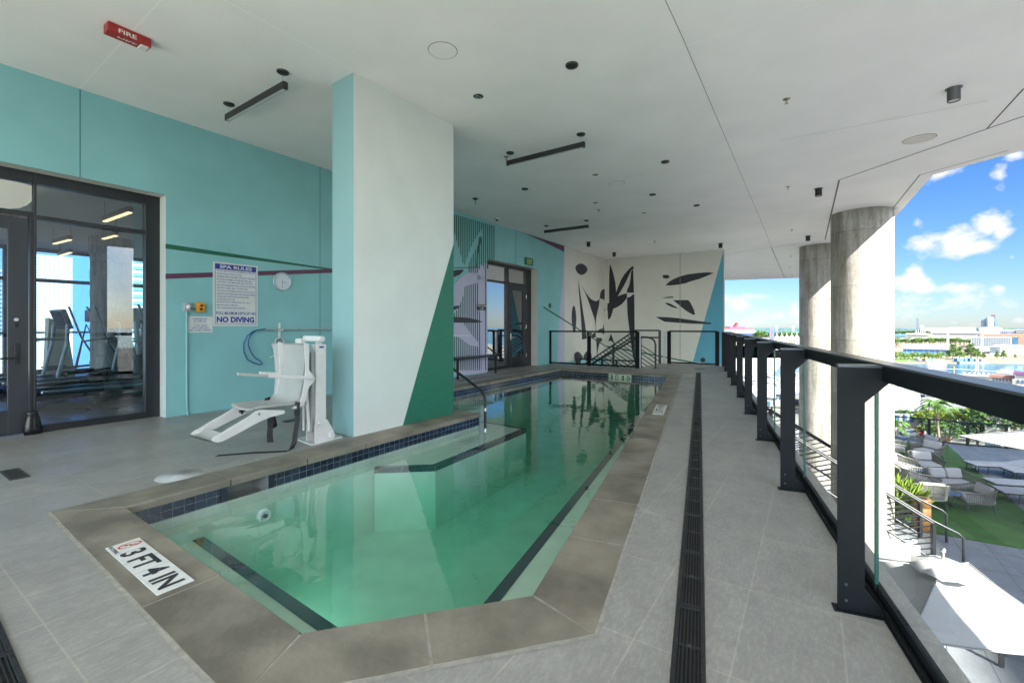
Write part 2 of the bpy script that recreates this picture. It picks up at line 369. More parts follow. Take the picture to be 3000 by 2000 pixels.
mb.add([v+ZU*.0022 for v in out2]+[v+ZU*.0022 for v in inn2], [(i, (i+1) % n, n+(i+1) % n, n+i) for i in range(n)], 3)
mb.build('coping', m_cop+[m_grout], POOL)
# waterline mosaic and plaster shell
WLN = offset_poly(PI_, .022)
mb = MB(); shell = MB()
ha = (a-h_); skim = None
for i in range(n):
    p, q = WLN[i], WLN[(i+1) % n]; d = (q-p).normalized(); ln = (q-p).length; inn = Vector((-d.y, d.x, 0))
    ts = []
    gap = (ln-1.02, ln-.68) if i == n-1 else None
    t = 0; s_ = .072
    rects = [(0, ln)] if not gap else [(0, gap[0]), (gap[1], ln)]
    for (r0, r1) in rects:
        mb.add([p+d*r0+ZU*-.05, p+d*r1+ZU*-.05, p+d*r1+ZU*-.175, p+d*r0+ZU*-.175], [(0,1,2,3)], 3)
        k = max(1, int((r1-r0)/s_)); w_ = (r1-r0)/k
        for j in range(k):
            for rr in range(2):
                z1 = -.048-rr*.062; z0 = z1-.058; o = inn*.004
                mb.add([p+d*(r0+j*w_+.002)+o+ZU*z0, p+d*(r0+(j+1)*w_-.002)+o+ZU*z0, p+d*(r0+(j+1)*w_-.002)+o+ZU*z1, p+d*(r0+j*w_+.002)+o+ZU*z1], [(0,1,2,3)], random.choice((0,0,1,1,2)))
    shell.add([p+ZU*-.175, q+ZU*-.175, q+ZU*FZ, p+ZU*FZ], [(0,1,2,3)], 0)
    if gap:
        P0, P1 = p+d*gap[0], p+d*gap[1]; bk = -inn*.25
        shell.add([P0+bk+ZU*-.05, P1+bk+ZU*-.05, P1+bk+ZU*-.24, P0+bk+ZU*-.24], [(0,1,2,3)], 1)
        shell.add([P0+ZU*-.05, P0+bk+ZU*-.05, P0+bk+ZU*-.24, P0+ZU*-.24], [(0,1,2,3)], 1)
        shell.add([P1+ZU*-.05, P1+bk+ZU*-.05, P1+bk+ZU*-.24, P1+ZU*-.24], [(0,1,2,3)], 1)
        shell.add([P0+ZU*-.2, P1+ZU*-.2, P1+bk+ZU*-.2, P0+bk+ZU*-.2], [(0,1,2,3)], 1)
        o = inn*.006
        for (q0, q1) in ((P0, P0-d*.05), (P1, P1+d*.05)): mb.prism([q0+o+ZU*-.05, q1+o+ZU*-.05, q1+o+ZU*-.17, q0+o+ZU*-.17], inn*.004, 2)
mb.build('waterline_tile', m_mos+[m_mosg], POOL)
shell.poly([v+ZU*FZ for v in WLN], 0)
shell.build('basin', [m_plas, mat('skimmer_throat', (.36,.37,.34), .6)], POOL)
# benches with dark edge trim
def bench(P, zt, trim, name='bench', wtrim=.055):
    mb = MB(); mb.prism([v+ZU*FZ for v in P], ZU*(zt-FZ), 0)
    o = mb.build(name, m_plas, POOL)
    mt = MB()
    for (i, j) in trim:
        p, q = P[i], P[j]; d = (q-p); d.normalize(); nn = Vector((d.y, -d.x, 0)); cen = sum(P, Vector())/len(P); nn = nn if nn.dot((p+q)/2-cen) > 0 else -nn
        mt.prism([p+ZU*(zt+.002)+nn*.002, q+ZU*(zt+.002)+nn*.002, q+ZU*(zt+.002)-nn*wtrim, p+ZU*(zt+.002)-nn*wtrim], ZU*.003, 0)
        mt.prism([p+ZU*(zt-.055)+nn*.002, q+ZU*(zt-.055)+nn*.002, q+ZU*(zt+.004)+nn*.002, p+ZU*(zt+.004)+nn*.002], nn*.003, 0)
    mt.build('edge_trim', m_mos[0], o); return o
zb = -.40
# trim sits on the pool side of each bench; polygons are ordered so that the pool lies to the right of trim edges
l1 = hz(440, 1215, zb); l2 = hz(775, 1443, zb); dl = (l2-l1).normalized(); l2e = l2+dl*.3
wa = WLN[0]; wb = WLN[1]
bench([Vector((v.x, v.y, 0)) for v in (l2e, l1, l1-Vector((.12,-.02,0)), wa+Vector((0,0.02,0)), wb)], zb, [(0,1)], wtrim=.075)
r1 = hz(1115, 1383, -.37); r2 = hz(1510, 905, -.37); dr = (r2-r1).normalized()
bench([Vector((v.x, v.y, 0)) for v in (r2+dr*.3, r1-dr*.5, WLN[2], WLN[3])], -.37, [(0,1)], wtrim=.075)
zs = -.29
s1, s2, s3, s4 = hz(860,1075,zs), hz(1000,1070,zs), hz(1208,985,zs), hz(1108,967,zs)
hw = WLN[6]
bench([Vector((v.x, v.y, 0)) for v in (s4, s3, s2, s1, hw, hw+(g_-h_).normalized()*.5)], zs, [(0,1),(1,2),(2,3)], 'entry_step', .06)
f1, f2, f3 = hz(1150,904.6,-.18), hz(1291,868.6,-.18), hz(1494,880.5,-.18)
bench([Vector((v.x, v.y, 0)) for v in (f2, f1, f1-(f2-f1)*.3, WLN[5]+Vector((.3,.7,0)), WLN[4], )], -.21, [(0,1)], 'bench', .05)
bench([Vector((v.x, v.y, 0)) for v in (f3, f2, WLN[4], WLN[3]-RR*.02)], -.2, [(0,1)], 'bench', .05)
# water body
mw = bpy.data.materials.new('pool_water'); mw.use_nodes = True; nt = mw.node_tree; N = nt.nodes; L = nt.links; N.clear()
o_ = N.new('ShaderNodeOutputMaterial'); tr = N.new('ShaderNodeBsdfTransparent'); gl = N.new('ShaderNodeBsdfGlossy'); gl.inputs['Roughness'].default_value = .0
fr = N.new('ShaderNodeFresnel'); fr.inputs[0].default_value = 1.34; mx = N.new('ShaderNodeMixShader')
fm = N.new('ShaderNodeMath'); fm.operation = 'MULTIPLY_ADD'; fm.inputs[1].default_value = 1.8; fm.inputs[2].default_value = .02; fm.use_clamp = True
L.new(fr.outputs[0], fm.inputs[0])
geo = N.new('ShaderNodeNewGeometry'); f2 = N.new('ShaderNodeMath'); f2.operation = 'SUBTRACT'; f2.inputs[0].default_value = 1; L.new(geo.outputs['Backfacing'], f2.inputs[1])
f3_ = N.new('ShaderNodeMath'); f3_.operation = 'MULTIPLY'; L.new(fm.outputs[0], f3_.inputs[0]); L.new(f2.outputs[0], f3_.inputs[1]); L.new(f3_.outputs[0], mx.inputs[0]); df = N.new('ShaderNodeBsdfDiffuse'); df.inputs[0].default_value = (.32,.62,.52,1); mk_ = N.new('ShaderNodeMixShader'); mk_.inputs[0].default_value = .04; L.new(tr.outputs[0], mk_.inputs[1]); L.new(df.outputs[0], mk_.inputs[2]); L.new(mk_.outputs[0], mx.inputs[1]); L.new(gl.outputs[0], mx.inputs[2]); L.new(mx.outputs[0], o_.inputs[0])
va = N.new('ShaderNodeVolumeAbsorption'); va.inputs[0].default_value = (.42,.86,.76,1); va.inputs[1].default_value = .95; L.new(va.outputs[0], o_.inputs[1])
tc = N.new('ShaderNodeTexCoord'); n1 = N.new('ShaderNodeTexNoise'); n1.inputs['Scale'].default_value = 3.2; n1.inputs['Detail'].default_value = 3; L.new(tc.outputs['Object'], n1.inputs[0])
bp = N.new('ShaderNodeBump'); bp.inputs['Strength'].default_value = .16; bp.inputs['Distance'].default_value = .02; L.new(n1.outputs['Fac'], bp.inputs['Height'])
L.new(bp.outputs[0], gl.inputs['Normal'])
mb = MB(); mb.prism([v+ZU*-1.15 for v in offset_poly(PI_, .05)], ZU*(1.15+WZ), 0)
wo = struct(mb.build('pool_water', mw))
bm = bmesh.new(); bm.from_mesh(wo.data); bmesh.ops.remove_doubles(bm, verts=bm.verts, dist=1e-5); bmesh.ops.recalc_face_normals(bm, faces=bm.faces); bm.to_mesh(wo.data); bm.free()
# submerged fittings
def disc(name, c, r, m, nrm=ZU, th=.006, lab='', cat='', ring=None, grp=None):
    mb = MB(); nrm = Vector(nrm).normalized(); ax = nrm.orthogonal().normalized(); ay = nrm.cross(ax)
    mb.lathe(c, [(0, th), (r*.55, th), (r*.6, th*1.6), (r*.9, th*1.6), (r, th*.6), (r, 0)], 24, 0, (ax, ay, nrm))
    if ring: mb.lathe(c, [(r*.3, th*1.2), (r*.3, th*1.9), (0, th*1.9)], 16, 1, (ax, ay, nrm))
    o = mb.build(name, [m]+([ring] if ring else []), None, loc=c); tag(o, lab, cat, grp); return o
disc('return_fitting', hz(605,1183,-.30)+Vector((.0,0,0)), .055, m_wplast, (.834,-.552,.1), .02, 'white return fitting in the pool wall left of the near bench strip', 'pool fitting', m_frame)
disc('return_fitting', hz(1010,1078,-.5), .035, m_wplast, (.834,-.552,.1), .02, 'tiny pale fitting on the riser below the entry step', 'pool fitting', m_frame)
disc('return_fitting', hz(951,1123,FZ+.01), .04, m_wplast, ZU, .02, 'tiny fitting on the pool floor in front of the entry step', 'pool fitting', m_frame)
disc('floor_drain_cover', hz(1232,972,FZ+.01), .11, m_wplast, ZU, .02, 'round white drain cover on the pool floor past the entry step', 'drain cover', m_ltgrey)
# pool lamp shining under water near the first corner
lp = thing('pool_light', bl(l1, l2, .5)+Vector((.03,.04,-.22)), 'glowing underwater lamp set in the riser of the near bench', 'pool light')
mb = MB(); qn = Vector((dl.y*-1, dl.x, 0)); qn = qn if qn.dot(Vector((1,1,0))) > 0 else -qn
lpc = bl(l1, l2, .5); lpc = Vector((lpc.x, lpc.y, -.6))+qn*.03; lp.location = lpc
mb.lathe(lpc, [(0, .03), (.07, .02), (.08, 0)], 20, 0, (dl, ZU, qn)); mb.build('lens', mat('lamp_lens', (.9,.95,.95), .3, var=0, emis=(.75,1,.95), estr=4), lp)
mb = MB(); mb.lathe(lpc, [(.08, .0), (.085, .02), (.1, .015), (.105, -.01)], 20, 0, (dl, ZU, qn)); mb.build('bezel', m_chrome, lp)
ld = bpy.data.lights.new('pool_lamp', 'SPOT'); ld.energy = 1.8; ld.color = (.8,1,.97); ld.shadow_soft_size = .06; ld.spot_size = R(120); ld.spot_blend = .8
lo = bpy.data.objects.new('pool_lamp', ld); COL.objects.link(lo); lo.parent = lp; lo.location = qn*.06
lo.rotation_euler = (-(qn+ZU*-.35)).to_track_quat('Z', 'Y').to_euler()
# ---------------------------------------------------------------- depth markers
m_mk = mat('marker_white', (.74,.74,.70), .35, var=.08, scale=10); m_red = mat('red_ink', (.55,.05,.04), .5, var=.1); m_bkink = mat('black_ink', (.03,.03,.035), .5, var=.1)
def marker(name, TL, TR, BR, BL, lab, simple=False):
    # TL..BL: corners as one reads it; symbol at left end
    TL, TR, BR, BL = [Vector(p) for p in (TL, TR, BR, BL)]
    z = .0065; xd = (TR-TL).normalized(); yd = (TL-BL).normalized(); Wd = (TR-TL).length; H = (TL-BL).length
    mb = MB(); mb.prism([p+ZU*z for p in (BL, BR, TR, TL)], ZU*.004, 0)
    z2 = z+.0052; o = BL+ZU*z2
    k = 5
    for i in range(1, k): mb.box(o+xd*(Wd*i/k)+yd*(H/2)-ZU*.0004, (.002, H, .0006), (xd, yd, ZU), 3)
    c = o+xd*(Wd*.09)+yd*(H*.60); r = H*.36
    nn = 28
    for i in range(nn):
        a0, a1 = 2*math.pi*i/nn, 2*math.pi*(i+1)/nn
        f = lambda an, rr: c+xd*(rr*.62*math.cos(an))+yd*(rr*math.sin(an))
        mb.add([f(a0, r), f(a1, r), f(a1, r*.82), f(a0, r*.82)], [(0,1,2,3)], 1)
    p0 = c+xd*(r*.62*.7)+yd*(r*.7); p1 = c-xd*(r*.62*.7)-yd*(r*.7); q = (p1-p0).normalized(); s = Vector((-q.y, q.x, 0))*r*.08
    mb.add([p0+s+ZU*.0004, p1+s+ZU*.0004, p1-s+ZU*.0004, p0-s+ZU*.0004], [(0,1,2,3)], 1)
    for (x0, y0, x1, y1) in ((-.3,-.3,.1,.1),(.1,.1,.3,.0),(-.1,.1,.0,-.4),(.1,.3,.25,.45)):
        A = c+xd*(x0*r)+yd*(y0*r); B_ = c+xd*(x1*r)+yd*(y1*r); q = (B_-A).normalized(); s = Vector((-q.y, q.x, 0))*r*.07
        mb.add([A+s+ZU*.0002, B_+s+ZU*.0002, B_-s+ZU*.0002, A-s+ZU*.0002], [(0,1,2,3)], 2)
    mb.text('NO DIVING', o+xd*(Wd*.015)+yd*(H*.06), xd, yd, H*.13, Wd*.16, 2, .02)
    mb.text('3 FT 4 IN', o+xd*(Wd*.21)+yd*(H*.12), xd, yd, H*.74, Wd*.74, 2, .03)
    return tag(mb.build(name, [m_mk, m_red, m_bkink, m_ltgrey], None, loc='auto'), lab, 'depth marker')
marker('depth_marker', hz(*px('N',912,624)), hz(*px('N',1275,905)), hz(*px('N',1030,1005)), hz(*px('N',690,695)), 'white 3 FT 4 IN depth tile with red no diving sign in the nearest coping')
mk = [hz(*px('Q', x, y)) for x, y in ((1795,483),(1832,402),(1925,408),(1893,488))]
marker('depth_marker', mk[0], mk[1], mk[2], mk[3], 'small white depth tile lying in the right hand coping beside the long drain')
# vertical one on the far tile band
dv = (e_-d_).normalized(); i3 = WLN[3]; fn = Vector((-dv.y, dv.x, 0)); 
def farp(u, v): return pl(u, v, WLN[3]+fn*.012, fn)
mb = MB(); p0 = farp(*px('Y',1345,1060)); p1 = farp(*px('Y',895,1030)); xd = (p0-p1); xd.z = 0; Wd = xd.length; xd.normalize(); base = Vector((p1.x, p1.y, -.178))
for i in range(4):
    mb.prism([base+xd*(i*Wd/4+.003), base+xd*((i+1)*Wd/4-.003), base+xd*((i+1)*Wd/4-.003)+ZU*.125, base+xd*(i*Wd/4+.003)+ZU*.125], (fn if fn.y<0 else -fn)*.006, 0)
nf = (fn if fn.y < 0 else -fn)*.0075
for i, s_ in enumerate(['3', 'FT', '4', 'IN']): mb.text(s_, base+xd*((i+.2)*Wd/4)+ZU*.02+nf, xd, ZU, .085, Wd/4*.6, 1, .03)
tag(mb.build('depth_marker', [mat('marker_green', (.5,.6,.45), .4), m_bkink], None, loc='auto'), 'row of four pale tiles reading 3 FT 4 IN on the far waterline', 'depth marker')
# ---------------------------------------------------------------- drains
def make_grate(name='drain_grate'):
    mb = MB(); Lg = .53; Wd = .118
    for s in (-1, 1): mb.box((s*(Wd/2-.009), 0, .001), (.018, Lg, .012), None, 0, .002)
    for s in (-1, 0, 1): mb.box((0, s*(Lg/2-.009), .0005), (Wd-.03, .018, .011), None, 0)
    for i in range(6): mb.box(((i-2.5)*.0138, 0, 0), (.0052, Lg, .011), None, 0)
    for i in range(15): mb.box((0, (i-7)*.034, -.006), (Wd-.03, .006, .006), None, 0)
    for s in (-1, 1):
        for i in range(6): mb.cyl((s*(Wd/2-.009), (i-2.5)*.09, .006), (s*(Wd/2-.009), (i-2.5)*.09, .009), .003, n=6, mi=0)
    root = mb.build(name, [m_frame2], None)
    m2 = MB(); m2.box((0, 0, .004), (.016, .014, .006), None, 0, .002); m2.cyl((0,0,.008), (0,0,.011), .006, n=8, mi=0); m2.build('screw', mat('dull_screw', (.09,.085,.075), .5, .5, var=0), root)
    return root
m_frame2 = mat('cast_grate', (.028,.028,.03), .45, .3, var=.25, scale=20)
gr0 = make_grate(); gdir = (hz(1604.5,858)-hz(1579.5,1568)).normalized(); gst = hz(1579.5, 1568)
gang = math.atan2(-gdir.x, gdir.y); glen = (hz(1604.5,858)-gst).length
k0 = int((glen+.1)/.535)
for i in range(-2, k0+1):
    o = gr0 if i == -2 else copy_tree(gr0)
    o.location = gst+gdir*(.19+i*.535)+ZU*.002; o.rotation_euler = (0, 0, gang)
    tag(o, 'black slotted grate section in the long drain beside the railing', 'drain grate', 'grate sections of the long deck drain')
mb = MB(); P = [gst+gdir*-1.2, gst+gdir*(glen+.15)]; qd = Vector((gdir.y, -gdir.x, 0))
mb.prism([P[0]-qd*.052+ZU*-.0, P[1]-qd*.052, P[1]+qd*.052, P[0]+qd*.052], ZU*.0012, 0)
for s in (-1, 1): mb.prism([P[0]+qd*s*.060, P[1]+qd*s*.060, P[1]+qd*s*.066, P[0]+qd*s*.066], ZU*.0035, 1)
tag(mb.build('drain_channel', [mat('channel_dark', (.012,.012,.012), .8), m_grout], None, loc='auto'), 'long dark drain channel under the slotted grates beside the pool', 'drain channel')
ld_ = (b_-a).normalized(); q0 = hz(65,1568); q1 = hz(0,1418); ln_ = Vector((ld_.y, -ld_.x, 0))
for i in range(-1, 4):
    o = copy_tree(gr0); o.location = q0-ld_*(i*.535)+ln_*.062+ZU*.002; o.rotation_euler = (0, 0, math.atan2(-ld_.x, ld_.y))
    tag(o, 'black slotted grate section of the drain at the bottom left corner', 'drain grate', 'grate sections of the short left drain')
mb = MB(); P0 = q0+ld_*.8+ln_*.062; P1 = q0-ld_*1.9+ln_*.062
mb.prism([P0-ln_*.052, P1-ln_*.052, P1+ln_*.052, P0+ln_*.052], ZU*.0012, 0)
tag(mb.build('drain_channel', [MATS['channel_dark']], None, loc='auto'), 'dark drain channel under the grates at the bottom left corner', 'drain channel')
# thin slot drain round the far end
mb = MB(); pts = [hz(*px('Q',118,195)), hz(*px('Q',950,67)), hz(*px('Q',2205,131))]
for i in range(2):
    d = (pts[i+1]-pts[i]).normalized(); q = Vector((d.y, -d.x, 0)); mb.prism([pts[i]-q*.02, pts[i+1]-q*.02, pts[i+1]+q*.02, pts[i]+q*.02], ZU*.002, 0)
tag(mb.build('slot_drain', [MATS['channel_dark']], None, loc='auto'), 'thin black slot drain bending round the far end of the pool', 'slot drain')
def small_drain(c, ang, wx, wy, lab):
    mb = MB(); ax = (Vector((math.cos(ang), math.sin(ang), 0)), Vector((-math.sin(ang), math.cos(ang), 0)), ZU); c = Vector(c)
    mb.box(c+ZU*.003, (wx, wy, .006), ax, 0, .0015)
    for i in range(9): mb.box(c+ax[0]*((i-4)*wx/10.5)+ZU*.0062, (wx*.035, wy*.7, .001), ax, 1)
    return tag(mb.build('floor_drain', [mat('drain_bronze', (.07,.065,.055), .5, .4), MATS['channel_dark']], None, loc='auto'), lab, 'floor drain')
small_drain(hz(*px('N',95,198)), R(56.5-90), .42, .12, 'rectangular floor drain at the left edge of the deck')
small_drain(hz(*px('L',900,1192)), R(56.5), .2, .12, 'dark square floor drain behind the lift chair')
small_drain(hz(*px('M',1780,1425)), R(56.5-90), .3, .1, 'small dark floor drain in front of the far right glass fence')
lidc = hz(*px('N',1181,208))
mb = MB(); mb.lathe(lidc, [(0,.008),(.05,.008),(.052,.006),(.145,.007),(.148,.003),(.165,.004),(.17,0)], 40, 0)
tag(mb.build('skimmer_lid', [m_ltgrey], None, loc='auto'), 'round pale skimmer lid in the deck beside the pool corner', 'skimmer lid')
# ---------------------------------------------------------------- ceiling
cpts = [W(-9.8,0,CZ), CORN+ZU*CZ, BE+ZU*CZ, Vector((8,22,CZ)), Vector((10.5,30,CZ)), ce(1662,643.5), ce(1842,638), Vector((19.0,26.2,CZ)), ce(2143,401.8), ce(2352,345), Vector((9.0,5,CZ)), Vector((7.5,.4,CZ)), Vector((7.69,-2.27,CZ)), Vector((7.75,-3.2,CZ))]
def strip(mb, pts, wd, mi, z=-.002):
    for i in range(len(pts)-1):
        p, q = pts[i], pts[i+1]; d = (q-p).normalized(); s = Vector((d.y, -d.x, 0))*wd/2
        mb.add([p-s+ZU*z, q-s+ZU*z, q+s+ZU*z, p+s+ZU*z], [(0,1,2,3)], mi)
mb = MB(); mb.prism(cpts, ZU*.6, 0)
cC = lambda k, x, y: ce(*px(k, x, y))
strip(mb, [ce(515,0), ce(812,163)], .012, 2); strip(mb, [ce(1041,290), cC('B',2040,1568), ce(1590,582)], .014, 2)
strip(mb, [ce(1528,0), ce(1568,86.7), ce(1755,523), ce(1775,575)], .009, 3); strip(mb, [ce(1532,0), ce(1571,86.7), ce(1757,523)], .008, 2, -.0022)
dk = [cC('C',2350,800), cC('C',1078,1240), cC('C',1000,1568), cC('P',960,135)]
strip(mb, dk, .03, 1); strip(mb, [cC('C',2350,610), cC('C',2095,888)], .02, 1)
strip(mb, [ce(1067,269.5), ce(1417,156.7), cC('C',1000,0)], .006, 2); strip(mb, [ce(1795,321.7), ce(2181,248.4), cC('C',2100,690)], .005, 1)
strip(mb, [ce(370,0), ce(183,203)], .012, 2); strip(mb, [cC('P',190,245), cC('P',780,165)], .02, 1); strip(mb, [ce(1775,575), cC('P',550,200), cC('P',650,425)], .02, 1, -.003)
strip(mb, [ce(765,379), ce(735,386)], .012, 2)
ed = [ce(2143,401.8), ce(2352,345)]; e2 = [Vector((19.0,26.2,CZ)), ce(2143,401.8)]
strip(mb, [v+Vector((-.25,0,0)) for v in e2], .02, 1); strip(mb, [ed[0]+Vector((-.25,0,0)), ed[1]+Vector((-.25,0,0))], .02, 1)
struct(mb.build('ceiling', [m_ceil, m_seamd, m_seaml, mat('seam_mid', (.38,.37,.36), .7, var=0)]))
# ---------------------------------------------------------------- long painted wall with two storefront recesses
tA1, _ = wt(381.5, 700); _, zA = wt(378, 447); tA0 = tA1-4.4
tB0, _ = wt(*px('D',413,700)); tB1, _ = wt(*px('D',760,800)); _, zB = wt(*px('D',757,487))
DP = .30
mb = MB()
def wrect(t0, t1, z0, z1):
    c = (W(t0, -DP/2, z0)+W(t1, -DP/2, z1))/2; mb.box(c, (t1-t0, DP, z1-z0), (UA, NA, ZU), 0)
wrect(-16, tA0, 0, CZ); wrect(tA0, tA1, zA, CZ); wrect(tA1, tB0, 0, CZ); wrect(tB0, tB1, zB, CZ); wrect(tB1, TC, 0, CZ); wrect(12.6, TC, -4.6, -.002)
def liner(t0, t1, z1, mi):
    e = .003
    mb.add([W(t1-e,0.001,0), W(t1-e,-DP,0), W(t1-e,-DP,z1-e), W(t1-e,0.001,z1-e)], [(0,1,2,3)], mi)
    mb.add([W(t0+e,0.001,0), W(t0+e,-DP,0), W(t0+e,-DP,z1-e), W(t0+e,0.001,z1-e)], [(0,1,2,3)], mi)
    mb.add([W(t0+e,0.001,z1-e), W(t1-e,0.001,z1-e), W(t1-e,-DP,z1-e), W(t0+e,-DP,z1-e)], [(0,1,2,3)], mi)
liner(tA0, tA1, zA, 1); liner(tB0, tB1, zB, 2)
LAY = [.0015]
def wpaint(k, pts, mi, lay=1):
    P = [wl(*px(k, x, y), .0015*lay) for x, y in pts]; mb.poly(P, mi)
def wzclip(P): return P
# stripes and joints on the near part
wpaint('L', [(78,31),(1177,196),(1177,206),(78,63)], 3, 1); wpaint('L', [(78,228),(1177,197),(1177,222),(78,262)], 4, 2)
for u_ in (184, 735):
    t_, _ = wt(u_, 400); z0_ = zA if u_ == 184 else 0
    mb.box(W(t_, .0005, (z0_+CZ)/2), (.012, .002, CZ-z0_), (UA, NA, ZU), 5)
t_, _ = wt(*px('D',611,300)); mb.box(W(t_, .0005, (zB+CZ)/2), (.02, .002, CZ-zB), (UA, NA, ZU), 5)
# painted shapes beside the far door
wpaint('D', [(150,585),(345,475),(385,445),(413,440),(418,1192),(150,1222)], 6, 1)
def floorz(P): return [Vector((p.x, p.y, max(p.z, .004))) for p in P]
x = 188-14.2*3
while x < 462:
    tp = 112+(x-188)*.287
    if x < 413: pts = [(x,tp),(x+7,tp+2),(x+7,1180),(x,1180)]
    else: pts = [(x,tp),(x+7,tp+2),(x+7,425),(x,423)]
    mb.poly(floorz([wl(*px('D', *p), .003) for p in pts]), 7); x += 14.2
wpaint('D', [(150,175),(190,242),(222,345),(255,475),(300,345),(340,265),(378,215),(380,258),(362,310),(330,360),(290,440),(285,512),(240,540),(150,610)], 0, 3)
wpaint('D', [(358,270),(372,262),(372,300),(355,380),(344,480),(338,475),(345,380)], 7, 4)
wpaint('D', [(150,625),(240,540),(285,512),(345,515),(380,545),(345,582),(262,605),(252,665),(222,745),(190,790),(150,800)], 6, 4)
wpaint('D', [(345,520),(385,447),(397,520),(398,1185),(376,1187),(372,880)], 6, 4)
wpaint('D', [(150,855),(250,855),(300,925),(350,985),(362,1018),(300,1010),(215,950),(150,950)], 6, 4)
wpaint('D', [(150,500),(200,494),(250,489),(252,500),(228,525),(190,541),(150,545)], 8, 5)
wpaint('D', [(150,750),(205,738),(232,738),(218,752),(195,766),(150,775)], 8, 5)
wpaint('D', [(150,812),(193,815),(280,820),(350,835),(388,850),(330,855),(150,853)], 8, 5)
wpaint('D', [(150,477),(361,472),(361,478),(150,483)], 4, 5); wpaint('D', [(150,938),(296,940),(296,946),(150,944)], 9, 5)
# plum wedge, lilac strip, beige end
P = [wl(*px('D',655,233), .002), wl(*px('D',943,326), .002), wl(*px('D',943,370), .002), wl(*px('D',800,300), .002)]
mb.poly([Vector((p.x, p.y, min(p.z, CZ-.002))) for p in P], 4)
mb.poly(floorz([wl(*px('D', *p), .0015) for p in [(943,370),(948,1140),(895,1140),(905,900),(928,600)]]), 6)
tb_, _ = wt(*px('D',944,700))
mb.poly([W(tb_, .003, 0), W(TC, .003, 0), W(TC, .003, CZ), W(tb_, .003, CZ)], 2)
def oval(P, k, cx, cy, rx, ry, n=24): return [P(*px(k, cx+rx*math.cos(i*2*math.pi/n), cy+ry*math.sin(i*2*math.pi/n)), .0045) for i in range(n)]
mb.poly(oval(wl, 'D', 845, 738, 10, 18), 7)
INK1 = [[(482,375),(488,355),(500,343),(518,332),(540,328),(565,334),(590,350),(604,368),(610,385),(605,410),(590,428),(570,442),(548,446),(530,443),(512,430),(495,410)],
 [(467,765),(480,785),(488,830),(494,900),(490,980),(484,1030),(472,1052),(460,1030),(448,960),(444,880),(448,820),(456,782)],
 [(514,492),(522,540),(530,600),(545,700),(560,800),(585,960),(605,1108),(553,1122),(545,950),(538,850),(530,750),(518,600)],
 [(542,538),(570,590),(600,640),(625,675),(650,700),(675,715),(700,720),(720,712),(737,690),(732,760),(715,830),(700,900),(697,975),(690,940),(678,890),(660,840),(620,720),(580,620)],
 [(690,940),(697,975),(702,1020),(705,1035),(697,1032)],
 [(737,688),(742,650),(750,620),(762,603),(775,596),(790,596),(790,705),(760,698)],
 [(780,815),(790,795),(793,818)],
 [(775,950),(790,1050),(770,1070),(765,1050),(710,1052),(722,1022),(740,1010),(770,1005)],
 [(650,1095),(655,1075),(665,1060),(680,1050),(697,1045),(697,1095),(665,1108)],
 [(700,1100),(760,1105),(762,1135),(748,1142),(735,1160),(724,1200),(715,1250),(710,1340),(705,1200)],
 [(562,1303),(548,1278),(530,1257),(515,1248),(500,1247),(484,1256),(472,1275),(470,1300),(478,1330),(485,1355),(500,1366),(520,1368),(535,1358),(545,1340)],
 [(564,1303),(575,1280),(590,1255),(605,1240),(620,1235),(638,1243),(650,1265),(655,1300),(650,1330),(640,1350),(625,1358),(605,1350),(585,1335)]]
for s in INK1: mb.poly([wl(*px('M', *p), .0045) for p in s], 8)
mb.poly([wl(*px('M', *p), .006) for p in [(150,772),(650,1090),(800,1183),(800,1196),(650,1103),(150,790)]], 7)
LW = mb.build('painted_wall', [m_teal, m_white, m_beige, m_dgreen, m_plum, mat('wall_joint', (.07,.22,.25), .7, var=0), m_lilac, m_dgreen, m_ink, m_white])
tag(LW, 'long teal wall with striped and lilac painted shapes and two recessed glass entrances', 'wall')
# back wall
# ---------------------------------------------------------------- far mural wall
mb = MB(); c = (CORN+BE)/2-NB*.15; bl_ = (BE-CORN).length; mb.box(c+ZU*((CZ-4.6)/2), (bl_, .3, CZ+4.6), (UB, NB, ZU), 0)
def bpaint(k, pts, mi, lay=1): mb.poly([bw(*px(k, x, y), .0015*lay) for x, y in pts], mi)
INK2 = [[(845,332),(858,362),(870,400),(886,460),(900,520),(910,625),(930,570),(960,500),(995,440),(1030,400),(1060,370),(1085,353),(1094,370),(1087,385),(1065,400),(1040,455),(1020,500),(990,560),(960,610),(925,668),(990,645),(1022,636),(1022,685),(1000,715),(970,750),(925,780),(880,800),(870,835),(858,875),(845,900),(828,917),(822,880),(822,825),(816,820),(818,745),(836,740),(836,550),(838,420)],
 [(1065,410),(1087,385),(1091,500),(1095,632),(1022,632),(1023,600),(1040,568),(1050,540),(1058,480)],
 [(1022,685),(1060,672),(1085,648),(1098,650),(1103,1040),(1104,1200),(1108,1390),(1085,1300),(1062,1150),(1045,1000),(1032,900),(1027,850)],
 [(1392,452),(1408,447),(1425,445),(1442,446),(1458,451),(1470,463),(1460,478),(1430,485),(1400,478)],
 [(1425,556),(1450,528),(1480,505),(1530,480),(1580,460),(1660,440),(1750,428),(1810,422),(1870,420),(1930,426),(1850,460),(1780,488),(1700,510),(1630,534),(1560,548),(1470,557)],
 [(1383,685),(1440,676),(1506,671),(1504,684),(1440,688)], [(1503,710),(1662,708),(1685,735),(1700,765),(1722,810),(1733,860),(1715,863),(1680,845),(1640,820),(1600,790),(1560,755)],
 [(1415,738),(1450,738),(1480,748),(1500,760),(1560,793),(1530,793),(1500,785),(1450,762)],
 [(1320,883),(1440,887),(1560,897),(1900,945),(1903,960),(1700,955),(1415,935)],
 [(853,1062),(862,1075),(880,1130),(905,1200),(885,1165),(860,1135),(845,1133),(830,1138),(828,1128),(838,1110)]]
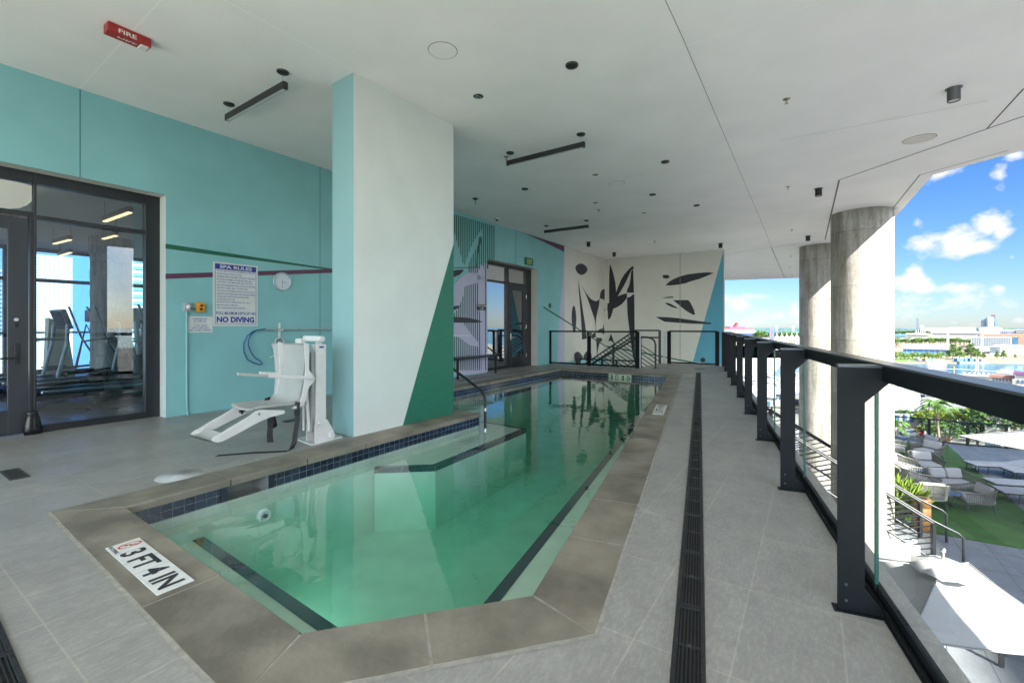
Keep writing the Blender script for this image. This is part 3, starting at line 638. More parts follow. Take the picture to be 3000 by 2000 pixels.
for s in INK2: bpaint('M', s, 1, 2)
P = [bw(*px('M',2034,186), .0016), bw(*px('M',2040,1390), .0016), bw(*px('M',1712,1350), .0016)]; P[0].z = min(P[0].z, CZ-.01)
de = .002; lim = bl_-.001
def clampb(p):
    t = (p-CORN).dot(UB); return p-UB*max(0, t-lim)
mb.poly([clampb(P[0]), clampb(P[1]), P[2]], 2)
mb.poly(oval(bw, 'M', 1815, 1333, 26, 24), 1)
mb.poly([bw(*px('M', *p), .005) for p in [(800,1183),(1110,1238),(1760,1362),(1740,1372),(1110,1252),(800,1196)]], 3)
t_ = (bw(*px('M',1577,800))-CORN).dot(UB); mb.box(CORN+UB*t_+NB*.0035+ZU*(CZ/2), (.018, .004, CZ), (UB, NB, ZU), 4)
tag(mb.build('mural_wall', [m_beige, mat('mural_ink', (.016,.016,.022), .5, var=.08), m_blue, m_dgreen, mat('joint_beige', (.22,.21,.19), .7, var=0)]), 'beige end wall with black leaf shapes and a blue wedge at its right edge', 'wall')
# ---------------------------------------------------------------- white blade column
Fc = ce(812,167); Rc = ce(1041.5,290); Lc = ce(765,187); Fc.z = Rc.z = Lc.z = 0
ub = (Rc-Fc).normalized(); nb = Vector((ub.y, -ub.x, 0)); wdt = .40
mb = MB(); mb.prism([Fc, Rc, Rc-nb*wdt, Fc-nb*wdt], ZU*CZ, 0)
g1 = pl(1041.5,560,Fc,nb); g1 = Vector((Rc.x, Rc.y, g1.z)); g2 = pl(925,972,Fc,nb); g2.z = .0
mb.add([g2+nb*.002, Vector((Rc.x,Rc.y,0))+nb*.002, g1+nb*.002], [(0,1,2)], 1)
gz = Vector((Rc.x, Rc.y, 0)); mb.add([gz+ub*.002+nb*.002, gz+ub*.002-nb*wdt, gz+ub*.002-nb*wdt+ZU*g1.z, gz+ub*.002+nb*.002+ZU*g1.z], [(0,1,2,3)], 1)
mb.add([Fc-ub*.0015+ZU*0, Fc-ub*.0015-nb*wdt, Fc-ub*.0015-nb*wdt+ZU*CZ, Fc-ub*.0015+ZU*CZ], [(0,1,2,3)], 2)  # left face of the white pier, teal shade put into its colour
tag(mb.build('wall_column', [m_white, m_green, mat('pier_shade_teal', (.27,.45,.46), .6, var=.04, scale=2, bump=.25, bscale=60)]), 'wide white stucco pier with a green painted triangle standing at the pool edge', 'column')
# ---------------------------------------------------------------- round concrete columns
def conc_mat():
    m = bpy.data.materials.new('column_concrete'); nt, N, L, b = nodes_of(m)
    tc = N.new('ShaderNodeTexCoord'); sp = N.new('ShaderNodeSeparateXYZ'); L.new(tc.outputs['Object'], sp.inputs[0])
    def noi(scale, st, p0, p1, c0, c1, det=6):
        mp = N.new('ShaderNodeMapping'); mp.inputs['Scale'].default_value = st; L.new(tc.outputs['Object'], mp.inputs[0])
        n = N.new('ShaderNodeTexNoise'); n.inputs['Scale'].default_value = scale; n.inputs['Detail'].default_value = det; n.inputs['Roughness'].default_value = .65; L.new(mp.outputs[0], n.inputs[0])
        r = N.new('ShaderNodeValToRGB'); L.new(n.outputs['Fac'], r.inputs[0]); r.color_ramp.elements[0].position = p0; r.color_ramp.elements[1].position = p1
        r.color_ramp.elements[0].color = (*c0, 1); r.color_ramp.elements[1].color = (*c1, 1); return r.outputs[0], n.outputs['Fac']
    a_, fa = noi(1.4, (1,1,.5), .35, .7, (.30,.285,.25), (.43,.42,.395))
    b2, fb = noi(3, (2.4,2.4,.22), .38, .62, (.62,.6,.56), (1.1,1.1,1.1))
    c2, fc = noi(14, (1,1,.6), .35, .65, (.86,.85,.83), (1.08,1.08,1.08))
    def mul(x, y):
        k = N.new('ShaderNodeMix'); k.data_type = 'RGBA'; k.blend_type = 'MULTIPLY'; k.inputs[0].default_value = 1; L.new(x, k.inputs[6]); L.new(y, k.inputs[7]); return k.outputs[2]
    # pour lines every 1.35 m
    md = N.new('ShaderNodeMath'); md.operation = 'FRACT'; dv2 = N.new('ShaderNodeMath'); dv2.operation = 'MULTIPLY'; L.new(sp.outputs[2], dv2.inputs[0]); dv2.inputs[1].default_value = .74; L.new(dv2.outputs[0], md.inputs[0])
    rr = N.new('ShaderNodeValToRGB'); L.new(md.outputs[0], rr.inputs[0]); e = rr.color_ramp.elements; e[0].position = 0; e[0].color = (.6,.58,.55,1); e[1].position = .02; e[1].color = (1,1,1,1)
    x = e = rr.color_ramp.elements.new(.98); x.color = (.92,.92,.9,1)
    L.new(mul(mul(mul(a_, b2), c2), rr.outputs[0]), b.inputs['Base Color']); b.inputs['Roughness'].default_value = .75
    bp = N.new('ShaderNodeBump'); bp.inputs['Strength'].default_value = .25; bp.inputs['Distance'].default_value = .02; L.new(fc, bp.inputs['Height']); L.new(bp.outputs[0], b.inputs['Normal'])
    return m
m_conc = conc_mat()
TZ = -4.2
def rcol(u, Y, r, lab):
    c = at(u, 750, Y); mb = MB(); base = Vector((c.x, c.y, TZ-.3)); prof = []
    z = 0; H = CZ-TZ+.3
    for k in range(8):
        z0 = H*k/7; prof.append((r, z0))
    mb.lathe(base, prof, 64, 0)
    return tag(mb.build('concrete_column', [m_conc], None, loc=base), lab, 'column')
col1 = rcol(1978.5, 11.55, .643, 'nearer round bare concrete column outside the railing, sunlit on its right')
col2 = rcol(1884, 16.3, .64, 'farther round concrete column half hidden behind the nearer one')
# ---------------------------------------------------------------- main glass railing
RH = 1.085; NP = 9
RAIL = thing('glass_railing', rp(2.5,.2), 'long charcoal metal railing with glass panels and plate posts along the deck edge', 'railing')
def post_profile(t):
    d0, d1, d2 = 0, .125, .225; q = RQ; base = rp(t); th = .02
    pts = [(0,0),(.165,0),(.17,.02),(.098,.11),(.098,RH-.165),(.19,RH-.07),(.19,RH-.012),(0,RH-.012)]
    mb = MB()
    for off, ins in ((-.014, .0),(.006, .006)):
        P = [base+q*(x+ (ins if x == 0 else 0))+ZU*z+RR*off for x, z in pts]; mb.prism(P, RR*.012, 0)
    mb.box(base+q*.03+ZU*(RH/2)+RR*.001, (.012, .03, RH-.06), (RR, q, ZU), 0)
    mb.box(base+q*.095+ZU*(RH-.006)+RR*.0, (.040, .19, .012), (RR, q, ZU), 1)
    for zz in (.05,.12): mb.cyl(base+q*.03+ZU*zz-RR*.014, base+q*.03+ZU*zz-RR*.020, .006, n=8, mi=1)
    mb.box(base+q*.09+ZU*.003, (.06,.21,.006), (RR, q, ZU), 0)
    return mb
tt = [0, (hz(1793,1122)-RP0).dot(RR), (hz(1739,1010)-RP0).dot(RR), (hz(1710,950)-RP0).dot(RR), (hz(1692,912)-RP0).dot(RR), (hz(1677,884)-RP0).dot(RR), (hz(1668,866)-RP0).dot(RR)]
tt += [tt[-1]+1.62, T_END]
post_profile(-1.62).build('post', [m_rail, m_railtop], RAIL); post_profile(-3.24).build('post', [m_rail, m_railtop], RAIL)
for t in tt: post_profile(t).build('post', [m_rail, m_railtop], RAIL)
mb = MB(); mb.bar(rp(-9,.192,RH-.035), rp(T_END,.192,RH-.035), .068, .07, 0); mb.bar(rp(-9,.192,RH+.003), rp(T_END,.192,RH+.003), .082, .008, 1)
mb.build('top_rail', [m_rail, m_railtop], RAIL)
mb = MB()
for o, h, z in ((.172,.022,.011),(.190,.05,.025),(.217,.03,.015)): mb.bar(rp(-9,o,z), rp(T_END,o,z), .014 if o != .19 else .01, h*1.6, 0)
mb.bar(rp(-9,.195,.004), rp(T_END,.195,.004), .07, .008, 0)
mb.build('bottom_channel', [m_rail], RAIL)
edges = [-9,-6.9,-5.2,-3.5,-1.9]+[t+.28-.02 for t in [-.35]+[]]
js = [-3.2,-1.7, .165]+[t+.17 for t in tt[1:-1]]+[T_END-.05]
js = [-9,-6.4,-4.8]+js
m_edge = mat('glass_edge', (.03,.10,.085), .2, var=0)
for i in range(len(js)-1):
    mb = MB(); A_, B_ = js[i]+.006, js[i+1]-.006
    mb.add([rp(A_,.19,.03), rp(B_,.19,.03), rp(B_,.19,RH-.07), rp(A_,.19,RH-.07)], [(0,1,2,3)], 0)
    for t in (A_, B_): mb.box(rp(t,.19,RH/2-.02), (.004, .013, RH-.11), (RR, RQ, ZU), 1)
    mb.build('glass_panel', [m_glass, m_edge], RAIL)
# far fences
FENCE_M = [m_rail, m_railtop]
def fence(pts, zb, H, name, lab, cat='glass fence', posts=None, pw=.12, gm=None, clear=.045, railw=.07):
    pts = [Vector((q.x, q.y, 0)) for q in pts]
    root = thing(name, Vector(pts[0])+ZU*zb, lab, cat)
    mt = MB(); mbb = MB()
    for i in range(len(pts)-1):
        p, q = Vector(pts[i]), Vector(pts[i+1]); d = (q-p).normalized(); nn = Vector((d.y, -d.x, 0))
        mt.bar(p+ZU*(zb+H-.025), q+ZU*(zb+H-.025), railw, .05, 0); mbb.bar(p+ZU*(zb+clear), q+ZU*(zb+clear), .04, .05, 0)
    mt.build('top_rail', FENCE_M, root); mbb.build('bottom_rail', FENCE_M, root)
    for i, p in enumerate(pts):
        p = Vector(p); d = (Vector(pts[min(i+1, len(pts)-1)])-Vector(pts[max(0, i-1)])).normalized(); ax = (d, Vector((d.y, -d.x, 0)), ZU)
        m1 = MB(); m1.box(p+ZU*(zb+H/2-.01), (pw, .05, H-.02), ax, 0, .004); m1.build('post', FENCE_M, root)
    for i in range(len(pts)-1):
        p, q = Vector(pts[i]), Vector(pts[i+1]); d = (q-p).normalized(); a0 = p+d*pw*.7; a1 = q-d*pw*.7
        m1 = MB(); m1.add([a0+ZU*(zb+clear), a1+ZU*(zb+clear), a1+ZU*(zb+H-.05), a0+ZU*(zb+H-.05)], [(0,1,2,3)], 0); m1.build('glass_panel', [gm or m_glass], root)
    return root
Fm = hz(*px('M',620,1395)); Fm = F3+(F1-F3)*((Fm-F3).length/(F1-F3).length)
FN = fence([F1, Fm, F3], 0, 1.12, 'stair_fence', 'dark framed glass fence with three posts in front of the far stairs')
mb = MB(); mb.box(Fm+ZU*1.02-NA*0+Vector((.03,-.05,0)), (.1, .03, .13), (UB, NB, ZU), 0, .004); mb.build('latch_box', mat('grey_box', (.16,.18,.2), .5), FN)
mb = MB(); mb.box(F3+Vector((.08,.02,.55)), (.05, .05, 1.1), (UB, NB, ZU), 0, .004); mb.box(F3+Vector((.12,-.02,1.08)), (.05, .02, .06), (UB, NB, ZU), 0); mb.build('gate_jamb', mat('pale_post', (.55,.58,.6), .4, .3), FN)
fence([F4, F5], 0, 1.12, 'stair_fence', 'single wide dark framed glass fence panel before the blue wedge of the mural')
mb = MB(); mb.box((N1+F4)/2+ZU*.55, (.07, .05, 1.1), (UB, NB, ZU), 0, .004); tag(mb.build('steel_post', mat('pale_post', (.55,.58,.6)), None, loc='auto'), 'pale steel post between the stair rail and the right glass fence', 'post')
# ---------------------------------------------------------------- stairs behind the fence
DN = -Vector((NA.x, NA.y, 0))         # stairs descend this way (towards the painted wall)
mb = MB(); wst = (N1-N0); m_step = mat('step_concrete', (.42,.41,.38), .8, bump=.2)
for i in range(9):
    z = -.175*(i+1); mb.prism([N0+DN*(i*.25)+ZU*(z-.2), N1+DN*(i*.25)+ZU*(z-.2), N1+DN*((i+1)*.25+.02)+ZU*(z-.2), N0+DN*((i+1)*.25+.02)+ZU*(z-.2)], ZU*.2, 0)
mb.prism([N0+DN*2.25+ZU*-1.9, N1+DN*2.25+UA*2+ZU*-1.9, N1+DN*3.4+UA*2+ZU*-1.9, N0+DN*3.4+ZU*-1.9], ZU*.14, 0)
for i in range(14):
    z = -1.76-.175*(i+1); o = N1+UA*.15+DN*(2.25-i*.27)
    mb.prism([o+ZU*(z-.2), o+UA*1.7+ZU*(z-.2), o+UA*1.7-DN*.29+ZU*(z-.2), o-DN*.29+ZU*(z-.2)], ZU*.2, 0)
tag(mb.build('staircase', m_step, None, loc='auto'), 'concrete stairs going down between the far glass fence and the mural wall', 'staircase')
def panel_rail(name, top, bottoms, posts, bars, lab, rt=.027, rb=.016, extra=()):
    root = thing(name, Vector(posts[0][0]), lab, 'stair railing')
    mb = MB(); mb.tube(top, rt, 8, 0); mb.build('top_rail', m_black, root)
    for (p, q) in posts: m1 = MB(); m1.bar(p, q, .07, .07, 0, up=(0,1,0)); m1.build('post', m_black, root)
    m1 = MB()
    for (p, q) in bars: m1.cyl(p, q, rb, n=6, mi=0)
    m1.build('infill_bars', m_black, root)
    for e in extra: m1 = MB(); m1.tube(e, rt, 8, 0); m1.build('handrail', m_black, root)
    return root
# far side rail: level, then sloping down left; bars slant the other way
A0 = N1+Vector((-.06,.0,0)); run = 2.25; sl = -.7
def sp_(t, z, base=N1, o=0): return base+DN*t+ZU*z+UA*o
T0 = [sp_(0,1.12), sp_(.85,1.12), sp_(2.9,1.12-2.05*.66), sp_(3.2,-.25)]
bars = []
def topz(t): return 1.12 if t < .85 else 1.12-(t-.85)*.66
def botz(t): return .02-max(0, t)*.66
for k in range(-6, 9):
    # line z = z0 + t*.62  (rises away from the level end)
    z0 = -.95+k*.145; seg = []
    ts = [i*.03 for i in range(0, 100)]
    ins = [t for t in ts if botz(t) < z0+t*.62 < topz(t)]
    if len(ins) > 2: bars.append((sp_(ins[0], z0+ins[0]*.62), sp_(ins[-1], z0+ins[-1]*.62)))
panel_rail('stair_railing', T0, None, [(sp_(0,0), sp_(0,1.12)), (sp_(1.65,-1.1), sp_(1.65,topz(1.65)))], bars, 'black stair railing with slanting bars rising to a level top beside the mural', extra=[[sp_(0,.88,o=-.06), sp_(.95,.88,o=-.06), sp_(3.0,.88-2.05*.66,o=-.06)]])
# near side handrail behind the fence and loop
b0 = N0+UA*.12
def sn(t, z): return b0+DN*t+ZU*z
loop = [sn(-.45,0), sn(-.45,.7), sn(-.42,.82), sn(-.33,.9), sn(-.2,.93), sn(.05,.93), sn(.2,.87), sn(.6,.62), sn(3.0,-.78)]
lr = thing('handrail', sn(-.45,0), 'black round handrail loop at the head of the far stairs running down behind glass', 'handrail')
mb = MB(); mb.tube(loop, .028, 8, 0); mb.build('tube', m_black, lr)
mb = MB(); mb.bar(sn(0,-.1), sn(0,.9), .05, .05, 0, up=(0,1,0)); mb.build('post', m_black, lr); mb = MB(); mb.lathe(sn(-.45,0), [(0,.01),(.06,.01),(.07,0)], 16, 0); mb.build('foot_plate', m_black, lr)
nearbars = [(sn(.0,.75-k*.12), sn(2.2,.75-k*.12-2.2*.6)) for k in range(6)]
# lower landing guard with rising bars
lg = lambda t, z: N1+UA*.05+DN*t+ZU*z
bars = []
for k in range(9):
    z0 = -.95+k*.13
    ins = [i*.03 for i in range(0, 80) if -1.0 < z0-(i*.03)*.62+.0 < .02]
    if len(ins) > 2: bars.append((lg(.8+ins[0], z0-ins[0]*.62), lg(.8+ins[-1], z0-ins[-1]*.62)))
panel_rail('stair_railing', [lg(.8,.04), lg(3.0,.04)], None, [(lg(3.0,-1.7), lg(3.0,.04)), (lg(2.1,-1.5), lg(2.1,.04)), (lg(1.55,-1.4), lg(1.55,.04))], bars, 'low black landing guard with rising bars seen through the glass fence')
# ---------------------------------------------------------------- storefront frames
def fbar(mb, t0, t1, z0, z1, d0=-.30, d1=-.20, mi=0): mb.box(W((t0+t1)/2, (d0+d1)/2, (z0+z1)/2), (t1-t0, d1-d0, z1-z0), (UA, NA, ZU), mi, .004)
def wq(k, x, y, off): t, z = wt(*px(k, x, y), off); return t, z
off = -.22
def pane(mb, t0, t1, z0, z1, d=-.26, mi=0): mb.add([W(t0,d,z0), W(t1,d,z0), W(t1,d,z1), W(t0,d,z1)], [(0,1,2,3)], mi)
SF = thing('gym_storefront', W(tA1-1.5,-.25,0), 'dark framed glass entrance with door in the teal wall, gym behind it', 'storefront')
tr1 = wq('G',870,600,off)[0]; tr0 = wq('G',832,600,off)[0]; tm1 = wq('G',208,600,off)[0]; tm0 = wq('G',192,600,off)[0]; zt0 = wq('G',520,312,off)[1]
tj0 = wq('G',160,600,off)[0]
mb = MB(); fbar(mb, tr0, tA1, 0, zA); fbar(mb, tm1, tr0, zA-.13, zA); fbar(mb, tm1, tr0, 0, .085); fbar(mb, tA0, tm0, zA-.13, zA)
fbar(mb, tm0, tm1, 0, zA); fbar(mb, tj0+.01, tm0, 0, zt0+.02); fbar(mb, tm1, tr0, zt0-.025, zt0+.025); fbar(mb, tA0, tm0, zt0-.01, zt0+.05)
for t in (tA0+.06, tA0+1.35): fbar(mb, t-.05, t+.05, 0, zA)
mb.build('frame', [m_frame], SF)
for (t0, t1, z0, z1) in ((tm1,tr0,.085,zt0-.025),(tm1,tr0,zt0+.025,zA-.13),(tA0+1.4,tm0,zt0+.05,zA-.13),(tA0+.11,tA0+1.3,.08,zA-.13)):
    mb = MB(); pane(mb, t0, t1, z0, z1); mb.build('glass_pane', [m_glass2], SF)
door = MB(); td1 = tj0; td0 = td1-1.05; zd = zt0-.03
ts = wq('G',42,900,off)[0]
fbar(door, ts, td1, .02, zd, -.25, -.205); fbar(door, td0, td0+.11, .02, zd, -.25, -.205); fbar(door, td0+.11, ts, .02, .30, -.25, -.205); fbar(door, td0+.11, ts, zd-.14, zd, -.25, -.205)
dr_ = door.build('door', [mat('door_frame', (.03,.034,.04), .4)], SF)
mb = MB(); pane(mb, td0+.11, ts, .30, zd-.14, -.228); mb.build('glass_pane', [m_glass2], dr_)
hx, hzz = wq('G',97,1050,-.2); mb = MB(); fbar(mb, hx-.02, hx+.02, hzz-.12, hzz+.12, -.205, -.19)
hx2, hz2 = wq('G',15,1072,-.14); mb.cyl(W(hx,-.19,hzz-.05), W(hx,-.14,hzz-.05), .011, n=8, mi=0); mb.cyl(W(hx,-.14,hzz-.05), W(hx-.14,-.14,hzz-.05), .010, n=8, mi=0); mb.build('handle', m_black, dr_)
kx, kz = wq('G',92,870,-.2); mb = MB(); fbar(mb, kx-.018, kx+.018, kz-.06, kz+.05, -.205, -.197); mb.cyl(W(kx,-.197,kz+.03), W(kx,-.188,kz+.03), .02, n=14, mi=1); mb.build('keypad_lock', [m_black, m_chrome], dr_)
# black cloth bag hanging at the bottom of the jamb
bt, _ = wq('G',190,1440,-.12); mb = MB()
mb.lathe(W(bt,-.15,0), [(0,0),(.075,0),(.085,.05),(.07,.12),(.06,.19),(.045,.24),(.055,.27),(0,.275)], 9, 0, (UA, NA*.55, ZU))
mb.v = [v+UA*(.02*noise.noise(v*14))+NA*(.012*noise.noise(v*11)) for v in mb.v]
tag(mb.build('door_stopper', [mat('glossy_black', (.01,.01,.012), .2, var=.3)], None, loc='auto'), 'crumpled black bag leaning at the foot of the gym door jamb', 'bag')
# second storefront
off = -.26
SG = thing('lobby_storefront', W((tB0+tB1)/2,-.26,0), 'narrow dark glass entrance with closed door beside the striped mural', 'storefront')
b1 = wq('D',688,700,off)[0]; bm0 = wq('D',545,800,off)[0]; bm1 = wq('D',560,800,off)[0]; zt = wq('D',620,592,off)[1]; ztt = wq('D',620,490,off)[1]
mb = MB(); fbar(mb, b1-.10, tB1, 0, zB, -.32, -.24); fbar(mb, tB0, tB0+.06, 0, zB, -.32, -.24); fbar(mb, tB0+.06, b1-.1, zB-.09, zB, -.32, -.24); fbar(mb, bm0, bm1, 0, zB-.09, -.32, -.24)
fbar(mb, tB0+.06, bm0, .0, .09, -.32, -.24); fbar(mb, tB0+.06, bm0, zt-.03, zt+.03, -.32, -.24); fbar(mb, bm1, b1-.1, zt-.03, zt+.03, -.32, -.24)
mb.build('frame', [m_frame], SG)
for (t0, t1, z0, z1) in ((tB0+.06,bm0,.09,zt-.03),(tB0+.06,bm0,zt+.03,zB-.09),(bm1,b1-.1,zt+.03,zB-.09)):
    mb = MB(); pane(mb, t0, t1, z0, z1, -.29); mb.build('glass_pane', [m_glass3], SG)
d0, d1 = bm1+.01, b1-.11; mb = MB(); fbar(mb, d0, d0+.16, .02, zt-.04, -.29, -.23); fbar(mb, d1-.16, d1, .02, zt-.04, -.29, -.23); fbar(mb, d0+.16, d1-.16, .02, .32, -.29, -.23); fbar(mb, d0+.16, d1-.16, zt-.2, zt-.04, -.29, -.23)
dr2 = mb.build('door', [m_frame], SG); mb = MB(); pane(mb, d0+.16, d1-.16, .32, zt-.2, -.262); mb.build('glass_pane', [glass('door_glass_dark', (.2,.28,.32), 1.5, .12)], dr2)
mb = MB(); fbar(mb, d0+.06, d0+.10, .85, 1.05, -.232, -.215); mb.cyl(W(d0+.08,-.215,.93), W(d0+.08,-.17,.93), .011, n=8); mb.cyl(W(d0+.08,-.17,.93), W(d0+.2,-.17,.93), .010, n=8); mb.build('handle', m_chrome, dr2)
mb = MB(); fbar(mb, d0+.06, d0+.10, 1.2, 1.32, -.232, -.21); mb.build('lock', m_black, dr2)
for z in (.35, 1.25, 2.2): mb = MB(); fbar(mb, d1+.0, d1+.025, z-.06, z+.06, -.232, -.22); mb.build('hinge', m_chrome, dr2)
# ---------------------------------------------------------------- things on the ceiling
DNZ = -ZU
def canopy(u, v, lab, r=.07, name='ceiling_canopy', grp='blank black canopies on the ceiling', stem=0):
    c = ce(u, v); mb = MB(); mb.lathe(c, [(r,0),(r,-.012),(r*.93,-.02),(r*.4,-.026),(0,-.026)], 24, 0)
    if stem: mb.cyl(c-ZU*.02, c-ZU*(.02+stem), .006, n=6)
    return tag(mb.build(name, m_bk2, None, loc='auto'), lab, 'light canopy', grp)
m_bk2 = mat('satin_black', (.018,.018,.019), .45, var=.2, scale=20)
canopy(1313.5,149,'largest black round canopy on the ceiling in front of the linear lights')
canopy(1528,371,'black round canopy between the middle linear light and the long ceiling joint')
canopy(1205.5,433.5,'black round canopy just right of the top of the white pier')
canopy(1499,446.4,'black round canopy beyond the speaker ring, left of the long ceiling joint')
canopy(1600,471.2,'black round canopy on the ceiling right above the black leaf mural')
canopy(1091.8,456,'small canopy with a cut stem above the striped mural', stem=.12, r=.06)
def pendant(c1, c2, lab, zb=.13, first=None):
    c1 = Vector(c1); c2 = Vector(c2); d = (c2-c1).normalized(); ax = (d, Vector((d.y,-d.x,0)), ZU); mid = (c1+c2)/2
    root = thing('linear_light', mid, lab, 'ceiling light', 'black linear lights hung under the ceiling')
    L_ = (c2-c1).length+.12; mb = MB(); mb.box(mid-ZU*(zb+.04), (L_, .055, .08), ax, 0, .002); mb.build('housing', m_bk2, root)
    mb = MB(); mb.box(mid-ZU*(zb+.081), (L_-.06, .038, .004), ax, 0); mb.build('diffuser', mat('diffuser_off', (.55,.57,.57), .4, var=.05), root)
    for c in (c1, c2):
        mb = MB(); mb.lathe(c, [(.065,0),(.065,-.012),(.05,-.022),(0,-.022)], 24, 0); mb.build('canopy', m_bk2, root)
        mb = MB(); mb.cyl(c-ZU*.02, c-ZU*zb, .0022, n=5); mb.build('cable', m_chrome, root)
    return root
pendant(ce(649.6,165), ce(526,238.7), 'black linear light hung nearest, left of the white pier')
pendant(ce(1334.4,308), ce(1171.7,350.8), 'black linear light in the middle, right of the white pier')
pendant(ce(1346.9,506), ce(1254.7,518.4), 'farthest black linear light, hung before the beige mural corner')
def downlight(u, v, lab, r=.062, h=.155, mm=None):
    c = ce(u, v); root = thing('downlight', c, lab, 'downlight', 'cylinder downlights under the ceiling')
    mb = MB(); mb.lathe(c, [(r*1.3,0),(r*1.3,-.008),(r,-.009),(r,-h),(r*.9,-h),(r*.88,-h+.03)], 24, 0); mb.build('body', mm or m_bk2, root)
    mb = MB(); mb.lathe(c, [(r*.88,-h+.012),(0,-h+.02)], 20, 0); mb.build('lens', mat('lens_grey', (.6,.6,.58), .3, var=0), root)
downlight(2190.6,203,'grey cylinder downlight, largest and nearest, at the upper right', mm=mat('grey_fixture', (.10,.10,.105), .4, var=.05))
downlight(1880,433.5,'black cylinder downlight left of the dark ceiling joint near the columns')
downlight(1855.6,542,'black cylinder downlight just above the farther concrete column')
downlight(1655,559,'black cylinder downlight above the blue wedge of the mural')
downlight(1351.6,556,'black cylinder downlight below the farthest linear light')
downlight(1410.6,580,'black cylinder downlight above the corner of the two mural walls')
m_brass = mat('sprinkler_metal', (.25,.22,.14), .35, .9, var=.2, scale=40)
def sprinkler(u, v, lab):
    c = ce(u, v); mb = MB(); mb.lathe(c, [(.042,0),(.042,-.004),(.03,-.008),(.012,-.01)], 16, 0); mb.cyl(c-ZU*.005, c-ZU*.03, .009, n=8)
    for s in (-1,1): mb.tube([c-ZU*.03+Vector((s*.005,0,0)), c-ZU*.04+Vector((s*.014,0,0)), c-ZU*.055+Vector((s*.003,0,0))], .003, 5)
    mb.cyl(c-ZU*.055, c-ZU*.058, .02, n=12)
    tag(mb.build('sprinkler', m_brass, None, loc='auto'), lab, 'sprinkler', 'fire sprinklers in the ceiling')
for (u, v, l) in ((1806.5,228,'brass sprinkler nearest, right of the long ceiling joint'),(1810,429,'sprinkler left of the black downlight near the dark joint'),(1374.9,482,'sprinkler beside the wire hole near the light joint'),
    (1503.8,554,'sprinkler above the black leaf mural'),(1818.7,527,'sprinkler in front of the farther concrete column'),(1817,588,'first tiny sprinkler of the far soffit'),(1814,612,'middle tiny sprinkler of the far soffit'),(1819.4,632,'last tiny sprinkler at the far soffit edge'),(1163,360,'sprinkler beside the left end of the middle linear light')): sprinkler(u, v, l)
def wirehole(u, v, lab, r=.05):
    c = ce(u, v); root = thing('junction_hole', c, lab, 'junction box', 'open round wire boxes in the ceiling')
    mb = MB(); mb.lathe(c-ZU*.0015, [(0,.0),(r,0)], 18, 0); mb.lathe(c-ZU*.002, [(r,0),(r*1.12,-.0005)], 18, 1); mb.build('opening', [MATS['channel_dark'], mat('torn_edge', (.4,.38,.33), .9, var=.4, scale=60)], root)
    cols = [(.05,.3,.6),(.6,.45,.08),(.5,.08,.05),(.1,.35,.15)]
    for i, cc in enumerate(cols):
        a0 = random.random()*6.28; pts = [c+Vector((math.cos(a0+j*1.1)*r*.6, math.sin(a0+j*1.4)*r*.6, -.006-.006*random.random())) for j in range(5)]
        mb = MB(); mb.tube(pts, .0045, 5); mb.build('wire', mat('wire_%d' % i, cc, .5, var=0), root)
wirehole(1098.8,221.4,'torn round wire hole with blue wires, nearest to the white pier', .06)
wirehole(1367.5,401.5,'wire box with coloured wires in front of the speaker ring'); wirehole(1367.5,465.8,'wire box on the light ceiling joint, beyond the speaker ring'); wirehole(1479,488.8,'wire box farthest away, right of the light ceiling joint')
def ring(u, v, r, lab, rust=False):
    c = ce(u, v); mb = MB(); mb.lathe(c-ZU*.001, [(r*.965,-.002),(r,-.001),(r*1.01,0)], 48, 0); mb.lathe(c-ZU*.001, [(0,-.0015),(r*.96,-.0015)], 48, 1)
    tag(mb.build('ceiling_access_disc', [mat('rusty_rim', (.20,.13,.08), .9, var=.6, scale=25), mat('rust_spotted', (.66,.62,.57), .8, var=.14, scale=30) if rust else m_ceil], None, loc='auto'), lab, 'access cover')
ring(1017,116.7,.152,'large painted disc in the ceiling, outlined by a thin brown rim'); ring(1417.6,421,.152,'small painted disc in the ceiling beyond the middle linear light'); ring(2111.5,319.4,.2,'rust spotted round disc in the ceiling near the sky edge', True)
c = ce(1141.8,501); mb = MB(); mb.lathe(c, [(.06,0),(.06,-.03),(.05,-.04)], 20, 0); mb.sphere(c-ZU*.045, .038, 12, 1); tag(mb.build('dome_camera', [m_wplast, m_bk2], None, loc='auto'), 'small white dome camera above the exit door wall', 'camera')
# red strobe
P1 = cC('A',778,158); P2 = cC('A',985,262); d = UA; c = cC('A',882,222)
st = thing('fire_strobe', c, 'red FIRE alarm strobe box fixed to the ceiling at the upper left', 'fire alarm')
m_redp = mat('red_plastic', (.34,.022,.02), .4, var=.08); ax = (d, NA, ZU)
mb = MB(); mb.box(c-ZU*.045, (.34, .125, .09), ax, 0, .008); mb.build('housing', m_redp, st)
mb = MB(); mb.box(c+d*.12-ZU*.092, (.07, .1, .02), ax, 0, .006); mb.build('strobe_lens', mat('clear_lens', (.75,.75,.75), .15, var=0), st)
mb = MB(); mb.text('FIRE', c-d*.08-ZU*.0905+NA*.02, d, -NA, .034, .15, 0, .02); mb.text('FIRE', c-d*.09+NA*.064-ZU*.075, d, ZU, .04, .14, 0, .02); mb.build('lettering', m_wplast, st)
